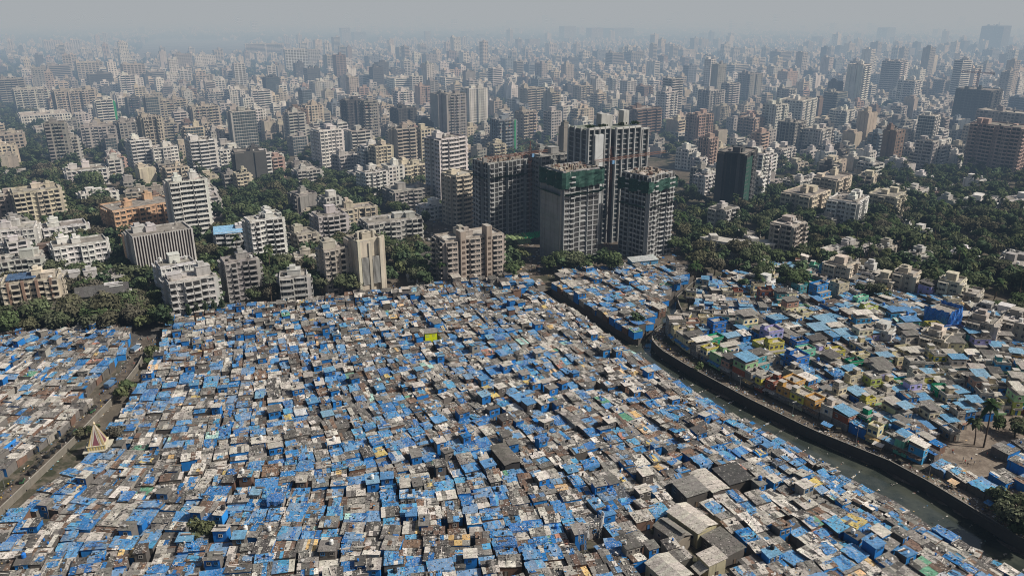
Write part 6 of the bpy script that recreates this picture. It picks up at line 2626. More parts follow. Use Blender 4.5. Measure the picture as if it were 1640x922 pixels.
# gaps of the city fill
FARTREES = []
for (x, y) in free:
    if inpoly(x, y, SLUMM) or inpoly(x, y, SLUMR) or inpoly(x, y, FIELD) or inpoly(x, y, SITE) or inpoly(x, y, PARK):
        continue
    n = 4 if y < 1500 else 5 if y < 3000 else 6
    for k in range(n):
        s = 13 if y < 1500 else 16 if y < 3000 else 26
        xx, yy = x + RT.uniform(-s, s), y + RT.uniform(-s, s)
        if y < 2400 and not clear_of(xx, yy, 4):
            continue
        if y < 900:
            addtree(xx, yy)
        else:
            FARTREES.append((xx, yy, RT.randrange(6), RT.uniform(.7, 1.25) * (1 if y < 3000 else 1.8), RT.uniform(0, 6.28)))
for c in cand:                      # a tree or two beside every block
    if c['y'] < 2600:
        for k in range(2):
            a = RT.uniform(0, 6.28)
            q = math.hypot(c['W'], c['D']) / 2 + RT.uniform(1, 5)
            xx, yy = c['x'] + math.cos(a) * q, c['y'] + math.sin(a) * q
            if inpoly(xx, yy, SLUMM) or inpoly(xx, yy, SLUMR) or not clear_of(xx, yy, 2.5) or segdist(xx, yy, AVE) < 7:
                continue
            (TREES if yy < 900 else FARTREES).append((xx, yy, RT.randrange(6), RT.uniform(.55, 1.0), RT.uniform(0, 6.28)))
TREES = [t for t in TREES if not inpoly(t[0], t[1], CANAL)]
TREES.sort(key=lambda t: proj(t[0], t[1])[2] / (PROTO[t[2]][3] * t[3]))
TITEMS = []
WOODS = []
n = 0
for t in TREES:
    x, y, k, s, rot = t
    if n < 300 and inview(x, y, 5, -3):
        gname, cm, tm, R = PROTO[k]
        root = empty('tree', (x, y, 0), rot)
        root.scale = (s, s, s * RT.uniform(.9, 1.12))
        link('trunk', tm, root)
        link('crown', cm, root)
        tag(root, None, 'tree', 'trees among the buildings')
        TITEMS.append((root, f'{gname} tree', x, y))
        n += 1
    else:
        WOODS.append(t)
PALMPOS = [p for p in PALMPOS if inview(p[0], p[1], 9, 5)]
PALMPOS.sort(key=lambda p: p[1])
for i, (x, y) in enumerate(PALMPOS[:290]):
    cm, tm = PALMS[RT.randrange(4)]
    root = empty('palm_tree', (x, y, 0), RT.uniform(0, 6.28))
    s = RT.uniform(.95, 1.4)
    root.scale = (s, s, s)
    link('trunk', tm, root)
    link('crown', cm, root)
    tag(root, None, 'palm tree', 'coconut palms')
    TITEMS.append((root, 'feathery coconut palm' if s > 1.15 else 'short coconut palm', x, y))
q = bydesc('climbing plants')['g']
for k in range(5):
    root = empty('columnar_tree', (q[0] + math.cos(PHI) * (-4 + 4 * k) + math.sin(PHI) * (q[3] / 2 + 3), q[1] + math.sin(PHI) * (-4 + 4 * k) - math.cos(PHI) * (q[3] / 2 + 3), 0))
    link('crown', COLUMN[0], root)
    link('trunk', COLUMN[1], root)
    tag(root, None, 'tree', 'narrow trees at the old grey block')
    TITEMS.append((root, 'narrow column-shaped tree', *root.location[:2]))
assign_labels(TITEMS, BMARKS + MARKS)
# every other tree: one canopy
VB, FB_, CB = [], [], []


def lowcrown(seed, R, h0, h1, n, size, base):
    m_ = MB()
    crown(m_, R, h0, h1, n, random.Random(seed), size, base, 7)
    return m_


def merge(name, plist, protos, label):
    vs, fs, cs = [], [], []
    off = 0
    arr = []
    for m_ in protos:
        quads = [f if len(f) == 4 else f + (f[-1],) for f in m_.f]
        arr.append((np.array(m_.v, dtype=np.float32), m_.f, np.array(m_.c, dtype=np.float32)))
    loops, starts, totals = [], [], []
    ls = 0
    pre = []
    for v, f, c in arr:
        pre.append((np.concatenate([np.array(x, dtype=np.int64) for x in f]), np.array([len(x) for x in f], dtype=np.int64)))
    for (x, y, k, s, rot) in plist:
        v, f, c = arr[k % len(arr)]
        co, si = math.cos(rot), math.sin(rot)
        nv = np.empty_like(v)
        nv[:, 0] = (v[:, 0] * co - v[:, 1] * si) * s + x
        nv[:, 1] = (v[:, 0] * si + v[:, 1] * co) * s + y
        nv[:, 2] = v[:, 2] * s
        vs.append(nv)
        fl_, ct = pre[k % len(arr)]
        loops.append(fl_ + off)
        totals.append(ct)
        off += len(v)
        cc = c.copy()
        cc[:, :3] *= 0.75 + 0.5 * ((x * 12.9898 + y * 78.233) % 1.0)
        cs.append(cc)
    vs = np.concatenate(vs)
    loops = np.concatenate(loops).astype(np.int32)
    totals = np.concatenate(totals)
    starts = (np.cumsum(totals) - totals).astype(np.int32)
    me = bpy.data.meshes.new(name)
    me.vertices.add(len(vs))
    me.vertices.foreach_set('co', vs.ravel())
    me.loops.add(len(loops))
    me.loops.foreach_set('vertex_index', loops)
    me.polygons.add(len(starts))
    me.polygons.foreach_set('loop_start', starts)
    at = me.attributes.new('col', 'FLOAT_COLOR', 'FACE')
    at.data.foreach_set('color', np.concatenate(cs).ravel())
    me.materials.append(M['leaf'])
    me.update(calc_edges=True)
    return tag(link(name, me), label, 'trees', kind='stuff')


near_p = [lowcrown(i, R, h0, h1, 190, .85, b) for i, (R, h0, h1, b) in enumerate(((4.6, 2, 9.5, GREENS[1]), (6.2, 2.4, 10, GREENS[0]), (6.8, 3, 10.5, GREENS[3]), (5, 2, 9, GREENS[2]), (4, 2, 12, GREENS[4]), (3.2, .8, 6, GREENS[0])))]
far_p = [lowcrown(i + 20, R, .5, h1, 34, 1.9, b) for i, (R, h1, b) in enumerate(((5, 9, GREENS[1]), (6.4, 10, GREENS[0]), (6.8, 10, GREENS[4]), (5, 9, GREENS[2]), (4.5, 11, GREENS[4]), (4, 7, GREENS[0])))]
merge('woods', WOODS, near_p, 'unbroken tree cover between the nearer city blocks')
merge('far_woods', FARTREES, far_p, 'hazy tree cover between the far city blocks')
print('trees', len(TREES), len(PALMPOS), len(FARTREES))
# ------------------------------------------------------------------ single things
R6 = random.Random(61)

# temple
root = empty('temple', P(160, 726) + (0,), math.radians(16))
root.scale = (.86, .86, .86)
mb = MB()
mb.box(-4.6, 4.6, -4.2, 4.2, 0, 3.2, (.30, .27, .22), top=(.42, .39, .33))
mb.box(-5.0, 5.0, -4.6, 4.6, 3.2, 3.5, (.45, .42, .34), bottom=True)
mb.build('hall', ['wall'], root)
mb = MB()
mb.box(-3.4, 3.4, -3.2, 3.2, 3.5, 5.2, (.50, .46, .34))
mb.box(-3.6, 3.6, -3.4, 3.4, 5.2, 5.5, (.58, .52, .36), bottom=True)
for k in range(7):
    for sg in (-1, 1):
        mb.box(-3.0 + k - .18, -3.0 + k + .18, sg * 3.25 - .1, sg * 3.25 + .1, 3.7, 5.0, (.55, .42, .14))
mb.build('plinth', ['paint'], root)


def sp_r(t):
    return 2.75 * (1 - t) + .22


mb = MB()
NS = 9
for k in range(NS):
    t0, t1 = k / NS, (k + 1) / NS
    a, b = sp_r(t0), sp_r(t1)
    z0, z1 = 5.5 + 8.2 * t0, 5.5 + 8.2 * t1
    A = [(-a, -a), (a, -a), (a, a), (-a, a)]
    B_ = [(-b, -b), (b, -b), (b, b), (-b, b)]
    for i in range(4):
        j = (i + 1) % 4
        mb.face([A[i] + (z0,), A[j] + (z0,), B_[j] + (z1,), B_[i] + (z1,)], (.48, .44, .38))
mb.face([(-sp_r(1), -sp_r(1), 13.7), (sp_r(1), -sp_r(1), 13.7), (sp_r(1), sp_r(1), 13.7), (-sp_r(1), sp_r(1), 13.7)], (.6, .5, .2))
mb.build('spire', ['paint'], root)
for i in range(4):                       # on each face: gold ribs at the corners and a maroon wedge
    mb, mw_ = MB(), MB()
    mb.at(0, 0, 0, i * math.pi / 2)
    mw_.at(0, 0, 0, i * math.pi / 2)
    for k in range(NS):
        t0, t1 = k / NS, (k + 1) / NS
        a, b = sp_r(t0), sp_r(t1)
        z0, z1 = 5.5 + 8.2 * t0, 5.5 + 8.2 * t1
        for u0, u1 in ((-1, -.80), (.80, 1), (-.58, -.5), (.5, .58)):
            mb.face([(a * u0, -a - .12, z0), (a * u1, -a - .12, z0), (b * u1, -b - .12, z1), (b * u0, -b - .12, z1)], (.40, .30, .13))
        f0, f1 = max(0, .46 - t0 * .62), max(0, .46 - t1 * .62)
        if f0 > 0:
            mw_.face([(-a * f0, -a - .08, z0), (a * f0, -a - .08, z0), (b * f1, -b - .08, z1), (-b * f1, -b - .08, z1)], (.16, .06, .07))
    mb.build('gold_rib', ['paint'], root)
    mw_.build('maroon_panel', ['paint'], root)
mb = MB()
mb.cyl(0, 0, 13.7, 14.1, .45, (.55, .42, .2), n=10, r2=.6)
mb.cyl(0, 0, 14.1, 14.7, .6, (.6, .5, .35), n=10, r2=.25)
mb.cyl(0, 0, 14.7, 15.3, .12, (.6, .5, .35), n=8, r2=.03)
mb.build('finial', ['paint'], root)
tag(root, 'small temple with pyramid spire in gold, white and maroon stripes by the side road', 'temple')

# big shed roofs
SHEDSTYLE = [('ribbed', (.50, .46, .40), (.40, .36, .22), 'cream-walled shed with long pale ribbed roof among the shacks'), ('ribbed', (.44, .41, .36), (.42, .38, .26), 'pale ribbed roof shed cut by the bottom edge of the picture'),
             ('flat', (.075, .073, .07), (.07, .06, .05), 'wide charcoal sheet-roofed shed with almost clean roof near the canal'), ('flat', (.22, .21, .19), (.10, .09, .08), 'mid grey sheet-roofed shed open on its lower side'),
             ('monitor', (.20, .185, .16), (.22, .19, .15), 'weathered grey shed with raised ridge vent beside the cream-walled one'), ('flat', (.15, .14, .125), (.1, .09, .08), 'broad dusty dark roof nearest the ribbed sheds'),
             ('litter', (.50, .46, .40), (.12, .10, .09), 'long pale roof dotted with stones beside the charcoal shed'), ('barn', (.13, .12, .105), (.035, .032, .03), 'long dark barn standing above the blue roofs in the middle'),
             ('flat', (.48, .44, .38), (.40, .36, .24), 'cream hut with flat pale roof and lean-to awning below the ribbed shed')]
for (q, h), (st, rc, wc, lab) in zip(SHEDS, SHEDSTYLE):
    C4 = [Vector(P(a, b, h)) for a, b in q]
    ctr = (C4[0] + C4[1] + C4[2] + C4[3]) / 4
    ex = ((C4[1] - C4[0]) + (C4[2] - C4[3])) / 2
    ey = ((C4[0] - C4[3]) + (C4[1] - C4[2])) / 2
    W, D = ex.length, ey.length
    rot = math.atan2(ey.y, ey.x) - math.pi / 2
    root = empty('shed', (ctr.x, ctr.y, 0), rot)
    mb = MB()
    mb.box(-W / 2, W / 2, -D / 2, D / 2, 0, h - .25, wc)
    mb.build('wall', ['wall'], root)
    mb = MB()
    nx = max(3, round(D / 1.15))
    rise = {'ribbed': 1.1, 'monitor': 1.3, 'barn': .5}.get(st, .35)
    for k in range(nx):                 # sheets side by side along the length
        v0, v1 = -D / 2 - .4 + (D + .8) * k / nx, -D / 2 - .4 + (D + .8) * (k + 1) / nx
        for (u0, u1, z0, z1) in ((-W / 2 - .4, 0, h, h + rise), (0, W / 2 + .4, h + rise, h if st != 'flat' else h + rise * 2)):
            c = with_a(jit(rc, R6, .09), .55 if st == 'litter' else .06 if st in ('ribbed', 'barn') else .2)
            dz = .05 * (k % 2)
            mb.face([(u0, v0, z0 + dz), (u1, v0, z1 + dz), (u1, v1, z1 + dz), (u0, v1, z0 + dz)], c)
        if st == 'ribbed':
            mb.box(-W / 2 - .4, -.01, v0 - .06, v0 + .06, h + .0, h + .12, jit((.3, .28, .25), R6))
    mb.build('roof', ['roof'], root)
    if st == 'monitor':
        mb = MB()
        mb.box(-.6, .6, -D / 2 + .3, D / 2 - .3, h + rise - .2, h + rise + .5, (.12, .11, .1), top=(.2, .19, .17))
        mb.build('ridge_vent', ['wall'], root)
    for k in range(max(2, round(D / 4))):
        v = -D / 2 + D * (k + .5) / max(2, round(D / 4))
        link('window', opening_mesh('window', (.3, .28, .24)), root, (-W / 2 - .02, v, h * .55), -math.pi / 2)
    link('door', opening_mesh('door', (.14, .1, .07)), root, (0, -D / 2 - .02, .02))
    if lab.startswith('cream hut'):
        mb = MB()
        mb.face([(-W / 2 - 3, -D / 2, h - 2.4), (-W / 2, -D / 2, h - 1.2), (-W / 2, D / 2 - 1, h - 1.2), (-W / 2 - 3, D / 2 - 1, h - 2.4)], with_a((.42, .39, .34), .1))
        mb.build('awning', ['roof'], root)
    tag(root, lab, 'shed')

# lime cabin and two well-seen upper cabins
for (px, py, w_, d_, h_, wc, wn, kd, lab) in ((690, 553, 5.4, 5.0, 7.4, lin(205, 215, 20), 'lime', 'grey', 'tall cabin with acid lime-yellow front wall among grey roofs'),
                                            ):
    s = make_spec(*P(px, py), w_, d_, math.radians(13), R6, h=h_, tall=True)
    s.update(wall=wc, walln=wn, kind=kd, clean=True, tarp=False, tank=False, w=w_, d=d_)
    o, _ = build_shack(s, 'two_storey_shack', 'taller shacks of the main settlement')
    o['label'] = lab
    mb = MB()
    mb.box(-w_ / 2 - .05, w_ / 2 + .05, -d_ / 2 - .14, -d_ / 2 - .02, 2.6, h_ - .3, lin(212, 222, 10))
    mb.build('front_panel', ['paint'], o)

# the blue parapet house and the blue-sheeted house
hs = dict(x=P(1314, 484)[0], y=P(1314, 484)[1] + 3, w=8.5, d=7.5, ang=math.radians(30), fl=3, solid=True, seed=4, col=(lin(40, 140, 215), 'bright blue'))
o, _ = build_house(hs)
o['label'] = 'tall bright blue house with notched parapet rising above tin roofs'
hs = dict(x=P(1515, 530)[0], y=P(1515, 530)[1] + 5, w=12, d=10, ang=math.radians(36), fl=3, seed=9, col=(lin(190, 180, 160), 'beige'))
o, _ = build_house(hs)
o['label'] = 'masonry house hung with torn bright blue scaffold sheeting'
for (u0, u1, v, rotd) in ((-6.4, 6.4, -5.9, 0), (-6, 5.6, -6.9, -math.pi / 2), (-5, 5, -7.2, math.pi / 2)):
    mb = MB()
    n = 12
    g = {}
    for i in range(n + 1):
        for j in range(5):
            g[i, j] = (u0 + (u1 - u0) * i / n, v + .5 * math.sin(i * 1.9 + j) + R6.uniform(-.2, .2), 1 + j * 2.5 + R6.uniform(-.3, .3))
    for i in range(n):
        for j in range(4):
            mb.face([g[i, j], g[i + 1, j], g[i + 1, j + 1], g[i, j + 1]], with_a(jit(lin(20, 110, 195), R6, .12), 0))
    mb.build('scaffold_sheet', ['tarp'], o, rot=rotd)

# antenna masts
for (px, py, pt, lab) in ((935, 892, 848, 'nearer antenna mast crowded with white panels, rising from a dark gap'), (959, 864, 824, 'antenna mast behind its twin, bristling with panels')):
    x, y = P(px, py)
    H = ztop(y, pt)
    root = empty('antenna_mast', (x, y, 0), .4)
    mb = MB()
    legs = [(1.0 * math.cos(a), 1.0 * math.sin(a)) for a in (0, 2.094, 4.189)]
    for k in range(3):
        a, b = legs[k], legs[(k + 1) % 3]
        mb.bar(a + (0,), (a[0] * .45, a[1] * .45, H), .1, (.3, .3, .29))
        for j in range(7):
            t0, t1 = j / 7, (j + 1) / 7
            s0, s1 = 1 - .55 * t0, 1 - .55 * t1
            mb.bar((a[0] * s0, a[1] * s0, H * t0), (b[0] * s1, b[1] * s1, H * t1), .05, (.3, .3, .29))
    mb.build('lattice', ['steel'], root)
    for j in range(12):
        mb = MB()
        a = j * 2.09 + R6.uniform(-.3, .3)
        rr_ = R6.uniform(1.0, 1.9)
        z = H * R6.uniform(.55, .98)
        mb.box(-.18, .18, -.1, .1, -1.0, 1.0, (.55, .54, .52), bottom=True)
        mb.bar((0, .1, 0), (0, rr_ * .8, 0), .05, (.3, .3, .3))
        mb.build('antenna_panel', ['paint'], root, (rr_ * math.sin(a), -rr_ * math.cos(a), z), a)
    tag(root, lab, 'antenna mast')


# tower cranes
def crane(px, yb, yt, jl, jr, rot, lab, col=(.28, .10, .05), mat='rust', th=.75):
    x, y = P(px, yb)
    H = ztop(y, yt)
    root = empty('tower_crane', (x, y, 0), rot)

    def lattice(mb, a, b, s, n, along):
        a, b = Vector(a), Vector(b)
        for (p, q) in ((-1, -1), (1, -1), (1, 1), (-1, 1)):
            off = Vector((p * s, q * s, 0)) if along == 'z' else Vector((0, p * s, q * s))
            mb.bar(a + off, b + off, .13 * th, col)
        for k in range(n):
            t0, t1 = k / n, (k + 1) / n
            c0, c1 = a.lerp(b, t0), a.lerp(b, t1)
            sg = 1 if k % 2 else -1
            for d_ in (-1, 1):
                if along == 'z':
                    mb.bar(c0 + Vector((-s * sg, d_ * s, 0)), c1 + Vector((s * sg, d_ * s, 0)), .09 * th, col)
                    mb.bar(c0 + Vector((d_ * s, -s * sg, 0)), c1 + Vector((d_ * s, s * sg, 0)), .09 * th, col)
                else:
                    mb.bar(c0 + Vector((0, d_ * s, -s * sg)), c1 + Vector((0, d_ * s, s * sg)), .09 * th, col)
    mb = MB()
    lattice(mb, (0, 0, 0), (0, 0, H), .85, int(H / 2), 'z')
    mb.build('mast', [mat], root)
    mb = MB()
    lattice(mb, (0, 0, H - 3.5), (jr, 0, H - 3.5), .6, int(abs(jr) / 1.6), 'x')
    mb.bar((0, 0, H + 4), (jr * .7, 0, H - 2.9), .07 * th, col)
    mb.build('jib', [mat], root)
    mb = MB()
    lattice(mb, (0, 0, H - 3.5), (-jl, 0, H - 3.5), .6, int(abs(jl) / 1.6), 'x')
    mb.bar((0, 0, H + 4), (-jl, 0, H - 2.9), .07 * th, col)
    mb.build('counter_jib', [mat], root)
    mb = MB()
    mb.box(-jl - .2, -jl + 2.4, -.9, .9, H - 6, H - 3, (.3, .29, .27), bottom=True)
    mb.build('counterweight', ['facade'], root)
    mb = MB()
    mb.box(.9, 2.6, -1, 1, H - 6.4, H - 4.2, (.15, .3, .5), bottom=True)
    mb.build('cab', ['paint'], root)
    mb = MB()
    for s_ in (-.6, .6):
        mb.bar((s_, -.5, H - 3), (0, 0, H + 4.2), .12 * th, col)
        mb.bar((s_, .5, H - 3), (0, 0, H + 4.2), .12 * th, col)
    mb.build('apex', [mat], root)
    mb = MB()
    mb.bar((jr * .55, 0, H - 4), (jr * .55, 0, H - 14), .05, (.1, .1, .1))
    mb.box(jr * .55 - .3, jr * .55 + .3, -.3, .3, H - 15, H - 14, (.3, .2, .05))
    mb.build('hook_block', [mat], root)
    tag(root, lab, 'tower crane')


crane(848, 380, 236, 36, 14, PHI, 'rust-orange tower crane before the ragged unfinished block, jib over its roof')
crane(971, 405, 246, 12, 46, PHI, 'rust-red tower crane between the two green-netted towers')
crane(1553, 195, 112, 18, 22, 2.4, 'faint crane standing over the dark hazy shell', (.22, .1, .08), 'rust', 1.6)
crane(1591, 84, 37, 30, 40, .6, 'tiny far crane on the huge hazy grey tower', (.14, .15, .17), 'steel', 1.2)

# green site canopies, site huts and rubble
for (px, py, w_, d_, col, mt_, lab) in ((815, 392, 24, 9, (.12, .16, .06), 'olivenet', 'olive rippled net canopy at the foot of the unfinished block'), (852, 388, 14, 9, (.02, .3, .12), 'brightnet', 'bright green site canopy next to the crane foot'),
                                   (838, 398, 9, 6, (.1, .15, .06), 'olivenet', 'small drooping green canopy before the bright one')):
    x, y = P(px, py)
    root = empty('site_canopy', (x, y, 0), math.radians(20))
    mb = MB()
    n = 16
    g = {}
    for i in range(n + 1):
        for j in range(5):
            g[i, j] = (-w_ / 2 + w_ * i / n, -d_ / 2 + d_ * j / 4, 4.2 + .7 * math.cos(i * math.pi) * (.4 + .6 * (i % 4 == 0)) + j * .35 + R6.uniform(-.15, .15))
    for i in range(n):
        for j in range(4):
            mb.face([g[i, j], g[i + 1, j], g[i + 1, j + 1], g[i, j + 1]], col)
    mb.build('netting', [mt_], root)
    for u in (-1, 1):
        for v in (-1, 1):
            mb = MB()
            mb.bar((u * w_ * .47, v * d_ * .47, 0), (u * w_ * .47, v * d_ * .47, 4.6), .1, (.3, .28, .25))
            mb.build('pole', ['steel'], root)
    tag(root, lab, 'canopy')
for (px, py, w_, d_, rc, wc, lab) in ((1030, 424, 17, 7, lin(170, 175, 175), lin(90, 150, 190), 'long site shed with white roof and sky-blue walls below the right net tower'), (660, 452, 6, 3.5, (.34, .33, .31), (.36, .36, .33), 'grey container cabin on the scrubby lot'),
                                      (672, 440, 14, 6, (.20, .19, .17), (.3, .27, .23), 'low brown site shed at the edge of the scrubby lot'), (760, 410, 10, 6, (.3, .29, .27), (.28, .25, .22), 'small grey roofed hut under the unfinished block'),
                                      (1050, 395, 12, 8, (.4, .38, .35), (.3, .27, .24), 'open concrete podium hut between the two netted towers')):
    x, y = P(px, py)
    root = empty('site_hut', (x, y + 2, 0), math.radians(18))
    mb = MB()
    mb.box(-w_ / 2, w_ / 2, -d_ / 2, d_ / 2, 0, 3, wc)
    mb.build('wall', ['wall'], root)
    mb = MB()
    for k in range(8):
        u0, u1 = -w_ / 2 - .4 + (w_ + .8) * k / 8, -w_ / 2 - .4 + (w_ + .8) * (k + 1) / 8
        c = with_a(jit(rc, R6, .08), .1)
        mb.face([(u0, -d_ / 2 - .5, 3.05), (u1, -d_ / 2 - .5, 3.05), (u1, d_ / 2 + .4, 3.9), (u0, d_ / 2 + .4, 3.9)], c)
    mb.build('roof', ['roof'], root)
    link('door', opening_mesh('door', (.12, .09, .07)), root, (w_ * .2, -d_ / 2 - .02, .02))
    link('window', opening_mesh('window', (.3, .28, .25)), root, (-w_ * .2, -d_ / 2 - .02, 1.6))
    tag(root, lab, 'hut')

# yard, lot and site ground
for nm, poly, z, mt_ in (('bare_yard', [(1478, 745), (1530, 690), (1590, 662), (1720, 640), (1760, 900), (1640, 868), (1590, 838), (1490, 776)], .02, 'dirt'), ('scrub_lot', [(612, 432), (690, 420), (700, 456), (612, 462)], .016, 'ground'),
                         ('site_yard', [(690, 330), (900, 330), (1090, 360), (1090, 428), (860, 432), (700, 440)], .010, 'dirtroad')):
    mb = MB()
    mb.face([p + (z,) for p in pxpoly(poly)][::-1], (.1, .1, .1))
    tag(mb.build(nm, [mt_]), kind='structure')

# litter on banks, yard and water
mb = MB()


def scrap(x, y, z, s, r):
    q = r.random()
    col = jit(r.choice(PALE), r, .2) if q < .4 else jit(r.choice(GREY), r, .3) if q < .75 else jit(r.choice(BLUE + ODD), r, .2) if q < .9 else (.03, .03, .03)
    t = r.uniform(0, 3.14)
    a, b = s * r.uniform(.4, 1), s * r.uniform(.3, .8)
    c, n = math.cos(t), math.sin(t)
    mb.face([(x + c * u * a - n * v * b, y + n * u * a + c * v * b, z + r.uniform(.02, .12 + s * .2)) for u, v in ((-1, -1), (1, -1), (1, 1), (-1, 1))], col)


for k in range(2200):
    i = R6.randrange(len(SMOOTHR) - 12)
    a, b = Vector(SMOOTHR[i]), Vector(SMOOTHR[i + 1])
    p = a.lerp(b, R6.random())
    d = (b - a).normalized()
    nn = Vector((d.y, -d.x))
    p = p + nn * abs(R6.gauss(1, 3.2))
    scrap(p.x, p.y, .03, R6.uniform(.15, .5), R6)
yp = pxpoly([(1478, 745), (1500, 750), (1600, 800), (1700, 860), (1640, 866), (1590, 834), (1490, 776)])
for k in range(2600):
    x, y = R6.uniform(90, 240), R6.uniform(150, 280)
    if inpoly(x, y, yp):
        scrap(x, y, .03, R6.uniform(.2, .7), R6)
yp = pxpoly([(1478, 745), (1530, 690), (1590, 668), (1720, 660), (1720, 860)])
for k in range(900):
    x, y = R6.uniform(90, 260), R6.uniform(150, 290)
    if inpoly(x, y, yp):
        scrap(x, y, .03, R6.uniform(.12, .4), R6)
for k in range(1500):
    x, y = P(R6.uniform(690, 1090), R6.uniform(345, 440))
    scrap(x, y, .05, R6.uniform(.3, 1.3), R6)
for k in range(700):
    i = R6.randrange(len(SIDE) - 1)
    a, b = Vector(SIDE[i]), Vector(SIDE[i + 1])
    p = a.lerp(b, R6.random()) + Vector((R6.choice([-1, 1]) * R6.uniform(2, 5), 0))
    scrap(p.x, p.y, .04, R6.uniform(.12, .45), R6)
tag(mb.build('street_litter', ['paint']), 'rubbish and rubble strewn over banks, yard and building site', 'litter', kind='stuff')
mb = MB()
WCL = [(R6.uniform(0, 1), R6.uniform(.1, .9)) for _ in range(26)]
for k in range(1300):
    t, q = R6.choice(WCL) if R6.random() < .6 else (R6.random(), R6.random())
    t = min(.999, max(0, t + R6.gauss(0, .012)))
    q = min(.96, max(.04, q + R6.gauss(0, .05)))
    i = int(t * 58)
    a = Vector(SMOOTHL[min(59, i)])
    best = min(SMOOTHR, key=lambda p_: (p_[0] - a.x) ** 2 + (p_[1] - a.y) ** 2)
    p = a.lerp(Vector(best), q)
    scrap(p.x, p.y, WATER_Z, R6.uniform(.12, .55), R6)
tag(mb.build('floating_litter', ['paint']), 'plastic scraps drifting on the dark canal', 'litter', kind='stuff')

mb = MB()                                # silt banks along the foot of both walls
for k in range(46):
    line, sg = (SMOOTHR, -1) if k % 2 else (SMOOTHL, 1)
    i = R6.randrange(3, 46)
    a, b = Vector(line[i]), Vector(line[i + 1])
    d = (b - a).normalized()
    nn = Vector((d.y, -d.x)) * sg
    L, wd = R6.uniform(2, 7), R6.uniform(.6, 2.4)
    p0 = a.lerp(b, R6.random())
    ctr = (p0.x + nn.x * .4, p0.y + nn.y * .4, WATER_Z + .35)
    rim = []
    for j in range(13):
        t = math.pi * j / 12
        q = p0 + d * (L * math.cos(t)) + nn * (.2 + wd * math.sin(t) * R6.uniform(.7, 1.2))
        rim.append((q.x, q.y, WATER_Z - .02))
    for j in range(12):
        f = [ctr, rim[j], rim[j + 1]]
        v0, v1 = Vector(f[1]) - Vector(f[0]), Vector(f[2]) - Vector(f[0])
        mb.face(f if v0.cross(v1).z > 0 else f[::-1], (.1, .09, .07))
tag(mb.build('silt_bank', ['dirtroad']), kind='structure')

# ------------------------------------------------------------------ vehicles


